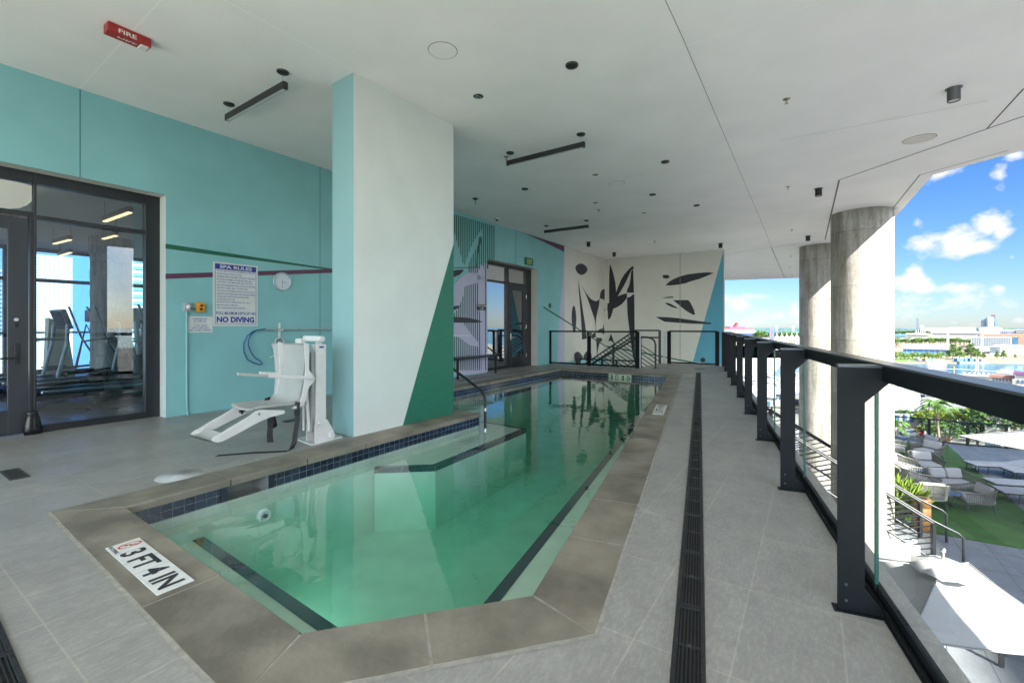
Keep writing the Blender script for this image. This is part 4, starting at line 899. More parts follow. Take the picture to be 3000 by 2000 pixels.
# ---------------------------------------------------------------- signs and fittings on the walls
m_signw = mat('sign_white', (.66,.68,.66), .45, var=.03); m_signb = mat('sign_blue', (.02,.04,.30), .45, var=.05)
t0, z1 = wt(*px('L',388,147)); t1, _ = wt(*px('L',682,300)); _, z0 = wt(*px('L',393,571)); Wd = t1-t0; H = z1-z0
mb = MB(); o = W(t0, .008, z0); mb.box(W((t0+t1)/2, .006, (z0+z1)/2), (Wd, .006, H), (UA, NA, ZU), 0, .001)
o = W(t0, .0095, z0)
def sq(x0, y0, x1, y1, mi, dz=0): mb.add([o+UA*(x*Wd)+ZU*(y*H)+NA*dz for x, y in ((x0,y0),(x1,y0),(x1,y1),(x0,y1))], [(0,1,2,3)], mi)
for e in ((.04,.03,.96,.036),(.04,.03,.05,.975),(.95,.03,.96,.975)): sq(*e, 1)
sq(.04,.89,.96,.975,1); mb.text('SPA RULES', o+UA*(.14*Wd)+ZU*(.907*H)+NA*.0008, UA, ZU, .052*H, .72*Wd, 0, .03)
lines = ['- SHOWER BEFORE ENTERING, MAXIMUM USE: 15 MINUTES','- DO NOT SWALLOW THE POOL WATER.','- CHILDREN UNDER TWELVE MUST HAVE ADULT SUPERVISION.','- NO GLASS OR ANIMALS IN THE FENCED POOL AREA','  (OR 50 FEET (15,240 MM) FROM UNFENCED POOL).','- NO FOOD OR BEVERAGES IN POOL OR ON POOL WET DECK.','- PREGNANT WOMEN, SMALL CHILDREN, PEOPLE','  WITH HEALTH PROBLEMS AND PEOPLE USING ALCOHOL,','  NARCOTICS OR OTHER DRUGS THAT CAUSE DROWSINESS','  SHOULD NOT USE SPA POOLS WITHOUT FIRST','  CONSULTING A DOCTOR.','- MAXIMUM WATER TEMPERATURE: 104 F. (40 C).','- BATHING LOAD: 33 PERSONS','- POOL HOURS: DAWN A.M. TO DUSK P.M.']
for i, s in enumerate(lines):
    n = len(s); mb.text(s.strip(), o+UA*((.065 if s[0] == '-' else .085)*Wd)+ZU*((.852-i*.0445)*H), UA, ZU, .026*H, min(.87, .0176*n)*Wd, 1, .012)
mb.text('POOL MAXIMUM DEPTH:3FT-4IN', o+UA*(.07*Wd)+ZU*(.178*H), UA, ZU, .05*H, .87*Wd, 1, .02)
mb.text('NO DIVING', o+UA*(.075*Wd)+ZU*(.055*H), UA, ZU, .095*H, .84*Wd, 1, .05)
tag(mb.build('rules_sign', [m_signw, m_signb], None, loc='auto'), 'large white and blue SPA RULES sign with NO DIVING on the teal wall', 'sign')
t0, z1 = wt(*px('L',219,506)); t1, _ = wt(*px('L',386,560)); _, z0 = wt(*px('L',219,614)); Wd = t1-t0; H = z1-z0
mb = MB(); mb.box(W((t0+t1)/2, .005, (z0+z1)/2), (Wd, .005, H), (UA, NA, ZU), 0, .001); o = W(t0, .0085, z0)
for i, (s, x, wd) in enumerate((('ALARM INDICATES',.2,.58),('SPA PUMPS OFF.',.24,.5),('DO NOT USE SPA',.24,.54),('WHEN ALARM SOUNDS',.16,.68),('UNTIL ADVISED OTHERWISE',.07,.86))):
    mb.text(s, o+UA*(x*Wd)+ZU*(H*(.8,.66,.38,.24,.1)[i]), UA, ZU, .085*H, wd*Wd, 1, .02)
sq(.2,.57,.78,.58,1)
tag(mb.build('alarm_sign', [m_signw, m_signb], None, loc='auto'), 'small white alarm notice below the yellow switch box', 'sign')
# switch boxes and conduit
def wb(mb, k, x0, y0, x1, y1, dep, mi=0, bev=.004, d0=0):
    a0, b0_ = wt(*px(k, x0, y1)); a1, b1_ = wt(*px(k, x1, y0)); mb.box(W((a0+a1)/2, d0+dep/2, (b0_+b1_)/2), (a1-a0, dep, b1_-b0_), (UA, NA, ZU), mi, bev)
    return (a0+a1)/2, (b0_+b1_)/2
SB = thing('alarm_switch', wl(*px('L',208,447)), 'grey alarm box joined to a yellow and red switch box, with pipe to the floor', 'switch')
mb = MB(); tx, zx = wb(mb, 'L', 190,420,232,474, .08); mb.build('grey_box', mat('box_grey', (.33,.36,.37), .4), SB)
mb = MB(); mb.lathe(W(tx,.08,zx), [(.03,0),(.03,.02),(.015,.035),(0,.035)], 16, 0, (UA, ZU, NA)); mb.build('beacon', mat('clear_lens', (.7,.7,.7)), SB)
mb = MB(); ty, zy = wb(mb, 'L', 270,418,324,478, .07); mb.build('yellow_box', mat('yellow_plastic', (.72,.36,.02), .4), SB)
mb = MB(); mb.lathe(W(ty,.07,zy+.022), [(.02,0),(.02,.02),(0,.025)], 16, 0, (UA, ZU, NA)); mb.build('red_button', m_redp, SB)
mb = MB(); mb.lathe(W(ty,.07,zy-.028), [(.018,0),(.018,.012),(0,.014)], 16, 0, (UA, ZU, NA)); mb.build('black_button', m_bk2, SB)
mb = MB(); mb.cyl(W(tx,.04,zx), W(ty,.04,zx), .018, n=10); mb.tube([W(tx,.03,zx-.05), W(tx,.03,.55), W(tx+.005,.025,.1), W(tx+.02,.025,0)], .014, 8, 1); mb.build('conduit', [MATS['box_grey'], m_teal], SB)
# clock
CK = thing('wall_clock', wl(*px('L',839,281)), 'round white wall clock on the teal wall beside the purple stripe', 'clock'); cc = wl(*px('L',841,281)); r = .155
mb = MB(); mb.lathe(cc, [(0,0),(r,0),(r*1.02,.02),(r*.97,.035),(r*.86,.03),(r*.84,.018)], 40, 0, (UA, ZU, NA)); mb.build('rim', mat('clock_rim', (.45,.52,.58), .35, .3), CK)
mb = MB(); mb.lathe(cc+NA*.017, [(0,0),(r*.86,0)], 40, 0, (UA, ZU, NA))
for h in range(12):
    a = h*math.pi/6; p = cc+NA*.0185+UA*(math.sin(a)*r*.72)+ZU*(math.cos(a)*r*.72); s = str(12 if h == 0 else h); mb.text(s, p-ZU*r*.06, UA, ZU, r*.12, None, 1, 0, True)
mb.build('dial', [mat('clock_dial', (.62,.70,.74), .5, var=.02), m_bkink], CK)
for ang, ln, wd, nm in ((3.6/12*6.283, .5, .03, 'hour_hand'), (.5*6.283, .7, .02, 'minute_hand')):
    dd = UA*math.sin(ang)+ZU*math.cos(ang); mb = MB(); mb.bar(cc+NA*.021-dd*r*.1, cc+NA*.021+dd*r*ln, r*wd, .002, up=NA); mb.build(nm, m_bkink, CK)
# pole with blue hook loop, wall bracket and leaf net
SH = thing('rescue_pole', wl(*px('L',824,600)), 'silver pole with a blue loop hook hung on a bracket over the lift chair', 'rescue pole')
pa = wl(*px('L',745,594), .07); pb = pa+UA*2.6; pb.z = pa.z
mb = MB(); mb.cyl(pa, pb, .015, n=10); mb.cyl(pa-UA*.03, pa+UA*.06, .02, n=10); mb.build('pole', mat('alu_pole', (.55,.57,.58), .3, .8), SH)
lpts = [(745,592),(700,594),(655,605),(615,635),(592,680),(592,740),(615,790),(655,812),(700,825),(715,820),(700,800),(665,780),(640,745),(622,700),(622,660),(640,625),(670,600),(710,592),(745,592)]
mb = MB(); mb.tube([wl(*px('L', *p), .07+.02*math.sin(i)) for i, p in enumerate(lpts)], .0085, 8); mb.build('hook_loop', mat('blue_tube', (.015,.08,.25), .35), SH)
bk = wl(*px('L',824,606), .0); mb = MB(); mb.box(bk+NA*.012, (.03,.02,.28), (UA,NA,ZU), 0, .003); mb.cyl(bk+NA*.01+ZU*.02, bk+NA*.1+ZU*.02, .01, n=8); mb.build('bracket', m_wplast, SH)
LN = thing('leaf_net', wl(*px('L',826,700), .05), 'translucent pale leaf net hanging from the bracket behind the chair back', 'leaf net')
fr_ = [(832,642),(800,660),(798,700),(796,745),(800,765),(828,795),(842,760),(862,690),(848,655)]
mb = MB(); mb.tube([wl(*px('L', *p), .10) for p in fr_], .007, 6, closed=True); mb.tube([wl(*px('L', *p), .10) for p in ((800,760),(780,770),(762,778))], .010, 8); mb.build('hoop', m_wplast, LN)
mb = MB(); cen = sum([wl(*px('L', *p), .10) for p in fr_], Vector())/len(fr_)
rg = [wl(*px('L', *p), .10) for p in fr_]; r2 = [cen+(p-cen)*.6-NA*.04 for p in rg]; nn_ = len(rg)
mb.add(rg+r2+[cen-NA*.05], [(i,(i+1)%nn_,nn_+(i+1)%nn_,nn_+i) for i in range(nn_)]+[(nn_+i,nn_+(i+1)%nn_,2*nn_) for i in range(nn_)], 0, True)
mb.build('mesh', glass('net_mesh', (.6,.68,.68), 1.5, .15, .5), LN)
# exit and restroom signs
t0, z1 = wt(*px('D',670,405)); t1, z0 = wt(*px('D',721,468)); mb = MB(); mb.box(W((t0+t1)/2,.03,(z0+z1)/2), (t1-t0,.05,z1-z0), (UA,NA,ZU), 0, .006)
mb.text('EXIT', W(t0+(t1-t0)*.2,.0565,z0+(z1-z0)*.2), UA, ZU, (z1-z0)*.6, (t1-t0)*.62, 1, .01)
tag(mb.build('exit_sign', [mat('exit_green', (.02,.16,.09), .4), mat('exit_yellow', (.6,.7,.12), .5, var=0)], None, loc='auto'), 'green EXIT sign above right of the far door', 'sign')
t0, z1 = wt(*px('D',341,727)); t1, z0 = wt(*px('D',403,770)); mb = MB(); mb.box(W((t0+t1)/2,.018,(z0+z1)/2), (t1-t0,.02,z1-z0), (UA,NA,ZU), 0, .002); Wd = t1-t0; H = z1-z0; q = W(t0,.029,z0)
mb.text('RESTROOMS', q+UA*Wd*.05+ZU*H*.62, UA, ZU, H*.26, Wd*.9, 1, .02)
mb.box(q+UA*Wd*.45+ZU*H*.3, (Wd*.4,.001,H*.06), (UA,NA,ZU), 1)
for s in (-1,1): mb.bar(q+UA*Wd*.67+ZU*H*.3+NA*.0006, q+UA*Wd*.52+ZU*(H*(.3+s*.17))+NA*.0006, H*.06, .001, 1, up=NA)
tag(mb.build('restroom_sign', [m_frame, m_wplast], None, loc='auto'), 'small dark RESTROOMS sign with an arrow on the striped wall', 'sign')
# bench
B1 = hz(*px('D',473,1200)); B2 = hz(*px('D',213,1242)); d = (B1-B2).normalized(); q = Vector((-d.y, d.x, 0)); q = q if q.x < 0 else -q; L_ = (B1-B2).length
bn = thing('bench', (B1+B2)/2, 'plain black metal bench against the striped mural beside the far door', 'bench')
cb = B2+d*L_/2+q*.17; mb = MB(); mb.box(cb+ZU*.475, (L_+.06,.40,.035), (d,q,ZU), 0, .004); mb.build('seat', m_black, bn)
for p in (B2, B1, B2+q*.34, B1+q*.34): mb = MB(); mb.box(p+ZU*.229, (.04,.04,.458), (d,q,ZU), 0); mb.build('leg', m_black, bn)
# grab rail into the pool
gp = Vector((-.405, 6.86, 0)); gd = Vector((-.62,.78,0)).normalized()
hr = thing('pool_handrail', gp, 'black curved handrail rising from the water behind the white pier', 'handrail')
pts = [gp+ZU*-.6, gp+ZU*-.1, gp+ZU*.12, gp+ZU*.20+gd*.02, gp+ZU*.27+gd*.09, gp+ZU*.62+gd*1.15, gp+ZU*.70+gd*1.5, gp+ZU*.66+gd*1.62, gp+ZU*.5+gd*1.68, gp+ZU*0+gd*1.68]
mb = MB(); mb.tube(pts, .021, 10); mb.build('tube', m_black, hr); mb = MB(); mb.lathe(gp+ZU*-.02, [(.0225,0),(.0225,.05)], 12, 0); mb.build('collar', m_chrome, hr)
# ---------------------------------------------------------------- pool lift with chair
LM = hz(*px('L',1085,1330)); fD = -UA; sD = NA
LF = thing('pool_lift', LM, 'white pool lift chair with high back, foot rest and loose black straps on its mast', 'pool lift')
def lf(x, y, yo): return pl(*px('L', x, y), LM+sD*yo, sD)
m_lw = mat('lift_white', (.66,.66,.63), .4, var=.05, scale=8)
mb = MB(); bp_ = [hz(*px('L', *p)) for p in ((930,1316),(1040,1362),(1240,1307),(1225,1300),(1120,1262),(935,1300))]
bp_ = [hz(*px('L',928,1320)), hz(*px('L',1040,1362)), hz(*px('L',1240,1306)), hz(*px('L',1130,1268))]
mb.prism([p+ZU*.006 for p in bp_], ZU*.014, 0); mb.build('base_plate', m_lw, LF)
mc = hz(*px('L',1083,1335)); ax = (fD, sD, ZU)
ztop = 1.06; mcx = mc+sD*-.03-fD*.02
mb = MB()
for (ox, oy, sx, sy) in ((0,0,.12,.10),):
    mb.box(mcx+ZU*(.12+(ztop-.12)/2), (sx, sy, ztop-.12), ax, 0, .008)
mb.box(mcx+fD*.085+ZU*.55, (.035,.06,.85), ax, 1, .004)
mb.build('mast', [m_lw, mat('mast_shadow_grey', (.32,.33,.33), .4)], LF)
mb = MB(); mb.box(mcx+sD*.0515+ZU*(ztop-.06)+ZU*0, (.06,.002,.08), ax, 0); mb.box(mcx+sD*.0527+ZU*(ztop-.03), (.055,.001,.02), ax, 1); mb.build('label_plate', [m_signw, m_signb], LF)
for s in (-1, 1):
    mb = MB(); y = sD*(s*.075)
    P = [mcx+y+fD*.10+ZU*.02, mcx+y-fD*.13+ZU*.02, mcx+y-fD*.13+ZU*.10, mcx+y-fD*.05+ZU*.24, mcx+y+fD*.06+ZU*.30, mcx+y+fD*.10+ZU*.2]
    mb.prism(P, sD*.01, 0); mb.build('base_cheek', m_lw, LF)
mb = MB(); mb.cyl(mcx-fD*.09+sD*-.09+ZU*.07, mcx-fD*.09+sD*.12+ZU*.07, .028, n=14, mi=0); mb.cyl(mcx-fD*.05+sD*-.065+ZU*.07, mcx-fD*.05+sD*.065+ZU*.07, .045, n=14, mi=1); mb.cyl(mcx+fD*.05+sD*.07+ZU*.22, mcx+fD*.05+sD*.11+ZU*.22, .014, n=10, mi=0); mb.build('pivot_roller', [m_lw, m_bk], LF)
mb = MB(); mb.cyl(mcx+fD*.11+sD*.0+ZU*.14, mcx+fD*.15+ZU*.62, .018, n=10); mb.cyl(mcx+fD*.13+sD*-.07+ZU*.14, mcx+fD*.13+sD*-.07+ZU*.5, .014, n=10); mb.cyl(mcx+fD*.15+ZU*.6, mcx+fD*.14+ZU*1.0, .03, n=12); mb.build('actuator', m_lw, LF)
mb = MB(); tp = mcx+ZU*1.12; mb.box(tp+fD*.04-sD*.05, (.05,.30,.06), ax, 0, .01); mb.box(mcx+ZU*(ztop+.03), (.05,.05,.1), ax, 0, .004); mb.box(tp+fD*.09-sD*.2-ZU*.05, (.06,.10,.10), ax, 0, .01); mb.cyl(tp+fD*.04+sD*.08, tp+fD*.04+sD*.13, .03, n=14); mb.build('swing_arm', m_lw, LF)
# chair shell: lofted from its side profile
YN, YF = .09, -.36
prof = [(1003,690),(1008,740),(1008,800),(1004,860),(998,920),(990,975),(978,1030),(962,1062),(935,1082),(890,1092),(820,1100),(750,1107),(690,1114),(655,1119)]
P3 = [lf(x, y, YN) for x, y in prof]
def shell_ring(p, pn, k):
    t = k/(len(prof)-1); 
    wdt_ = 1.0 if k > 7 else (.80+.2*k/7); 
    return wdt_
mb = MB(); nW = 8; rows = []
for k, p in enumerate(P3):
    a_ = P3[max(0, k-1)]; b2 = P3[min(len(P3)-1, k+1)]; tt_ = (b2-a_).normalized(); nr = tt_.cross(sD).normalized()
    if nr.z < 0 and k > 8: nr = -nr
    if k <= 8 and nr.dot(fD) < 0: nr = -nr
    wf = 1.42-.42*min(1, k/9); row = []
    for j in range(nW+1):
        s = (j/nW-.5)*2; edge = abs(s)**4; row.append(p+sD*((YF-YN)*wf*(.5-s*.5))+nr*(.035*edge-.018))
    rows.append((row, nr))
vs = []; 
for row, nr in rows: vs += [v+nr*.012 for v in row]
o2 = len(vs)
for row, nr in rows: vs += [v-nr*.014 for v in row]
fs = []; nr_ = len(rows); c1 = nW+1
for k in range(nr_-1):
    for j in range(nW):
        a0 = k*c1+j; fs.append((a0, a0+1, a0+1+c1, a0+c1)); fs.append((o2+a0, o2+a0+c1, o2+a0+1+c1, o2+a0+1))
for k in range(nr_-1):
    for j in (0, nW):
        a0 = k*c1+j; fs.append((a0, a0+c1, o2+a0+c1, o2+a0))
for k in (0, nr_-1):
    for j in range(nW): a0 = k*c1+j; fs.append((a0, a0+1, o2+a0+1, o2+a0))
mb.add(vs, fs, 0, True); seat = mb.build('seat_shell', m_lplast, LF)
md = seat.modifiers.new('sub', 'SUBSURF'); md.levels = 1; md.render_levels = 2
# side flange behind the back
fl_ = [(985,680),(1017,688),(1017,760),(1012,850),(1050,905),(1050,935),(1020,965),(1006,1000),(998,1055),(975,1095),(940,1112),(900,1112),(955,1080),(975,1020),(985,950),(995,860)]
mb = MB(); mb.prism([lf(x, y, YN+.012) for x, y in fl_], sD*.012, 0); mb.prism([lf(x, y, YN+.012)+sD*(YF-YN-.03) for x, y in fl_], sD*.012, 0); mb.build('side_flange', m_lw, LF)
beam = [(850,1122),(850,1143),(800,1156),(760,1166),(700,1190),(630,1226),(560,1265),(480,1306),(440,1325),(415,1331),(388,1328),(378,1318),(400,1296),(430,1282),(480,1248),(540,1212),(600,1177),(640,1150),(670,1128),(690,1118)]
for yo in (YN-.035, YF+.01): mb = MB(); mb.prism([lf(x, y, YN-.03)+sD*(yo-(YN-.03)) for x, y in beam], sD*.03, 0); mb.build('leg_rest_beam', m_lw, LF)
mb = MB(); fp = [lf(x, y, YN-.03) for x, y in ((352,1318),(395,1321),(420,1310),(442,1296),(466,1276))]
for i in range(4):
    A_, B_ = fp[i], fp[i+1]; mb.add([A_, B_, B_+sD*(YF-YN+.06), A_+sD*(YF-YN+.06)], [(0,1,2,3)], 0); mb.add([A_-ZU*.012, B_-ZU*.012, B_+sD*(YF-YN+.06)-ZU*.012, A_+sD*(YF-YN+.06)-ZU*.012], [(3,2,1,0)], 0)
mb.build('foot_plate', m_lplast, LF)
mb = MB(); mb.bar(lf(752,898,YN+.03), lf(1048,911,YN+.03), .028, .034, 0, bev=.004); mb.bar(lf(550,886,YN+.03), lf(752,897,YN+.03), .022, .026, 1, bev=.003); mb.cyl(lf(1045,913,YN+.03)-sD*.02, lf(1045,913,YN+.03)+sD*.025, .012, n=10, mi=2); mb.build('armrest', [m_lw, m_lplast, m_chrome], LF)
mb = MB(); mb.bar(lf(860,899,YN)+sD*(YF-YN-.03)+fD*0, lf(1045,906,YN)+sD*(YF-YN-.03), .028, .034, 0, bev=.004); mb.build('armrest', [m_lw], LF)
mb = MB(); mb.tube([lf(683,1146,YN-.03)+sD*.0, lf(683,1146,YN-.03)+sD*.03], .012, 8); kn = lf(580,1130,YF+.2); mb.box(kn, (.05,.02,.015), ax, 1); mb.box(kn, (.015,.02,.05), ax, 1); mb.build('fixing_knob', [m_chrome, m_bk], LF)
def ribbon(name, pts, wd, side, m=m_bk, th=.003):
    mb = MB(); vs = []
    for i, (p, s) in enumerate(zip(pts, side)):
        s = Vector(s).normalized()*wd/2; t = (pts[min(i+1, len(pts)-1)]-pts[max(i-1, 0)]).normalized(); nn = t.cross(s).normalized()*th/2
        vs += [p-s-nn, p+s-nn, p+s+nn, p-s+nn]
    fs = [(0,1,2,3), tuple(len(vs)-4+i for i in (3,2,1,0))]
    for i in range(len(pts)-1):
        for j in range(4): fs.append((i*4+j, i*4+(j+1)%4, i*4+4+(j+1)%4, i*4+4+j))
    mb.add(vs, fs, 0); return mb.build(name, m, LF)
yo = YN+.03; st_ = [lf(x, y, yo) for x, y in ((945,1068),(944,1095),(944,1125),(944,1165),(942,1200),(936,1240),(928,1290),(925,1325))]
g0 = hz(*px('L',905,1388)); fl2 = [hz(*px('L', *p), .004) for p in ((880,1390),(820,1393),(740,1397),(640,1401),(560,1408),(490,1414),(418,1419))]
allp_ = st_+[g0+ZU*.02]+fl2
sd_ = [(1,0,0)]*len(st_)+[(.5,.8,.0)]+[(.15,1,0)]*len(fl2)
ribbon('seat_strap', allp_, .05, sd_)
mb = MB(); mb.box(lf(942,1138,yo+.01), (.06,.015,.045), ax, 0, .003); mb.build('buckle', m_bk2, LF)
ribbon('seat_strap', [lf(x, y, YN-.2) for x, y in ((765,1125),(766,1160),(768,1200),(764,1240),(762,1290),(766,1332))], .06, [(1,0,0),(1,.1,0),(1,.3,0),(1,-.2,0),(1,0,0),(1,.2,0)])
ribbon('seat_strap', [lf(x, y, YN-.24) for x, y in ((780,1150),(788,1190),(795,1225),(782,1240))], .05, [(1,0,0),(1,.3,0),(1,.5,0),(1,.8,0)])
ribbon('back_strap', [lf(x, y, YF+.03) for x, y in ((765,1048),(745,1055),(728,1060))], .05, [(0,.3,1)]*3)
# ---------------------------------------------------------------- gym behind the storefront
m_wood = tile_mat('gym_floor_wood', R(-56.5+90), 1.2, .14, (.26,.17,.12), (.32,.21,.14), (.05,.035,.03), gw=.004, rough=.3, bump=.1, fleck=False, offset=.5)
m_gwall = mat('gym_wall', (.7,.72,.72), .8); m_gceil = mat('gym_ceiling', (.78,.8,.8), .8, var=.05, stretch=(.5,4,1), scale=4)
GT0, GT1, GD, GH = tA0-9, min(tA1+4.5, tB0-1.8), -9.3, 3.28
mb = MB(); mb.box((W(GT0,-.31,0)+W(GT1,GD,0))/2-ZU*.15, (GT1-GT0,-GD-.31,.3), (UA,NA,ZU), 0); struct(mb.build('gym_floor', m_wood))
mb = MB(); mb.box((W(GT0,-.31,GH)+W(GT1,GD,GH))/2+ZU*.1, (GT1-GT0,-GD-.31,.2), (UA,NA,ZU), 0); struct(mb.build('gym_ceiling', m_gceil))
GW = thing('gym_window_wall', W((GT0+GT1)/2,GD,0), 'dark mullioned outer window wall of the gym with a guard rail, seen through the glass door', 'window wall')
mb = MB()
for t in [GT0+i*1.9 for i in range(12)]:
    if t < GT1: mb.box(W(t,GD,GH/2), (.12,.15,GH), (UA,NA,ZU), 0)
for z in (.05, 2.45, GH-.05): mb.box(W((GT0+GT1)/2,GD,z), (GT1-GT0,.10,.09), (UA,NA,ZU), 0)
mb.build('mullions', [m_frame], GW)
mb = MB(); mb.box(W((GT0+GT1)/2,GD+.3,1.1), (GT1-GT0,.04,.05), (UA,NA,ZU), 0)
for i in range(8): mb.box(W(GT1-.5-i*1.6,GD+.3,.55), (.04,.04,1.1), (UA,NA,ZU), 0)
mb.build('guard_rail', [m_frame], GW)
mb = MB(); mb.box(W(GT1+.1,(GD-.3)/2,GH/2), (.2,-GD-.31,GH), (UA,NA,ZU), 0); tag(mb.build('gym_side_wall', m_gwall, None, loc='auto'), 'plain grey side wall inside the gym at the right of the window', 'wall')
def gpt(k, x, y, d): return pl(*px(k, x, y), W0+NA*d, NA)
c = gpt('G',640,900,-6.2); mb = MB(); mb.lathe((c.x,c.y,0), [(.37,0),(.37,1.6),(.37,2.9)], 40, 0); mb.lathe((c.x,c.y,2.9), [(.40,0),(.40,GH-2.9)], 40, 0)
tag(mb.build('gym_column', m_conc, None, loc=(c.x,c.y,0)), 'fat round concrete column inside the gym', 'column')
m_led = mat('warm_led', (1,.8,.5), .5, var=0, emis=(1,.55,.22), estr=.55)
for i, (x0, y0, x1, y1) in enumerate(((600,293,748,240),(592,393,668,373),(310,421,405,397),(340,490,408,470))):
    zc = 2.95; p = hz(*px('G',x0,y0), zc); q = hz(*px('G',x1,y1), zc)
    if (q-p).length > 3: q = p+(q-p).normalized()*1.3
    rt = thing('gym_light', (p+q)/2, ['lit warm linear light highest in the gym window','lit warm linear light above the gym column','lit warm linear light left in the gym window','lowest lit linear light far inside the gym'][i], 'ceiling light', 'warm linear lights lit inside the gym')
    mb = MB(); mb.bar(p+ZU*.05, q+ZU*.05, .07, .08); mb.build('housing', m_bk2, rt); mb = MB(); mb.bar(p, q, .05, .012); mb.build('diffuser', m_led, rt)
    for s in (p, q): mb = MB(); mb.cyl(s+ZU*.08, Vector((s.x,s.y,GH)), .004, n=5); mb.build('cable', m_bk2, rt)
c = gpt('G',30,95,-2.2); rt = thing('globe_pendant', c, 'glowing cream globe pendant at the upper left behind the glass', 'pendant light')
mb = MB(); mb.sphere(c, .30, 24, 0); mb.build('globe', mat('cream_globe', (.6,.5,.42), .4, var=.03, emis=(1,.72,.5), estr=.10), rt); mb = MB(); mb.cyl(c+ZU*.3, Vector((c.x,c.y,GH)), .01, n=6); mb.build('stem', m_bk2, rt)
def treadmill():
    root = thing('treadmill', (0,0,0), 'x', 'treadmill', 'exercise machines in the gym')
    mb = MB(); mb.prism([(-.9,-.38,.10),(.95,-.38,.14),(1.0,-.38,.26),(.8,-.38,.24),(-.85,-.38,.19),(-.95,-.38,.15)], (0,.76,0), 0); mb.build('deck', m_bk2, root)
    for s in (-1,1): mb = MB(); mb.box((-.0,s*.35,.225), (1.7,.07,.05), None, 0, .015); mb.build('side_rail', m_chrome, root)
    mb = MB(); mb.box((-.1,0,.215), (1.6,.52,.02), None, 0); mb.build('belt', mat('belt_black', (.03,.03,.03), .8), root)
    for s in (-1,1): mb = MB(); mb.tube([(.85,s*.36,.2),(1.0,s*.36,.9),(1.02,s*.34,1.3)], .035, 8); mb.build('upright', mat('machine_grey', (.25,.27,.28), .4, .4), root)
    for s in (-1,1): mb = MB(); mb.tube([(1.0,s*.34,1.0),(.7,s*.36,1.0),(.35,s*.36,.95)], .02, 8); mb.build('handrail', m_chrome, root)
    mb = MB(); mb.box((1.03,0,1.4), (.08,.62,.42), (Vector((.95,0,.3)),Vector((0,1,0)),Vector((-.3,0,.95))), 0, .02); mb.box((.985,0,1.41), (.01,.5,.3), (Vector((.95,0,.3)),Vector((0,1,0)),Vector((-.3,0,.95))), 1); mb.build('console', [m_bk2, mat('screen_dark', (.02,.05,.07), .1)], root)
    mb = MB(); mb.box((.3,0,.05), (1.0,.5,.1), None, 0); mb.build('foot', m_bk2, root)
    return root
def place(root, loc, rz, lab, first=False):
    o = root if first else copy_tree(root); o.location = loc; o.rotation_euler = (0,0,rz); o['label'] = lab; return o
tm = treadmill(); wa_ = math.atan2(UA.y, UA.x)
p = gpt('G',600,1230,-2.9); place(tm, (p.x,p.y,0), wa_+.0, 'black treadmill lying across the gym window, nearest machine', True)
p = gpt('G',420,1200,-4.6); place(tm, (p.x,p.y,0), wa_+.25, 'treadmill behind the nearest one, seen through the gym glass')
p = gpt('G',-70,1200,-5.5); place(tm, (p.x,p.y,0), wa_+.1, 'treadmill behind the gym door glass')
def elliptical():
    root = thing('elliptical_trainer', (0,0,0), 'x', 'elliptical trainer', 'exercise machines in the gym'); g = MATS['machine_grey']
    mb = MB(); mb.box((0,0,.06), (1.7,.5,.08), None, 0, .02); mb.sphere((.55,0,.42), (.42,.16,.36), 16, 0); mb.build('base', m_bk2, root)
    mb = MB(); mb.tube([(.35,0,.4),(.2,0,1.3),(.22,0,1.5)], .05, 8); mb.build('mast', g, root)
    for s in (-1,1):
        mb = MB(); mb.tube([(.5,s*.22,.35),(.15,s*.27,1.0),(-.05,s*.27,1.55),(-.12,s*.25,1.7)], .022, 8); mb.build('arm', m_chrome, root)
        mb = MB(); mb.bar((-.75,s*.2,.25+s*.06), (.45,s*.2,.35), .05, .05); mb.box((-.45,s*.2,.32+s*.05), (.38,.16,.04), None, 0, .01); mb.build('pedal', m_bk2, root)
    mb = MB(); mb.box((.18,0,1.5), (.06,.38,.28), None, 0, .02); mb.build('console', m_bk2, root); return root
el_ = elliptical()
p = gpt('G',640,1240,-5.2); place(el_, (p.x,p.y,0), wa_+.5, 'elliptical trainer with silver arms in front of the gym column', True)
p = gpt('G',740,1240,-4.2); place(el_, (p.x,p.y,0), wa_+.7, 'elliptical trainer at the right edge of the gym window')
p = gpt('G',480,1240,-6.5); place(el_, (p.x,p.y,0), wa_+.4, 'elliptical trainer farthest inside the gym, left of the column')
p = gpt('G',330,1200,-7.2); rt = thing('weight_machine', (p.x,p.y,0), 'cream shrouded weight machine with red arms at the gym windows', 'weight machine')
mb = MB(); b0_ = Vector((p.x,p.y,0)); mb.prism([b0_+UA*-.25, b0_+UA*.25, b0_+UA*.1+ZU*1.3, b0_+UA*-.2+ZU*1.45], NA*.3, 0); mb.build('shroud', mat('cream_shroud', (.6,.55,.38), .5), rt)
mb = MB(); mb.tube([b0_+UA*.3+ZU*.2, b0_+UA*.5+ZU*1.3, b0_+UA*.9+ZU*.3], .03, 6); mb.tube([b0_+UA*1.0+ZU*.1, b0_+UA*1.1+ZU*1.35], .05, 6); mb.build('red_arm', mat('red_arm', (.5,.03,.04), .4), rt)
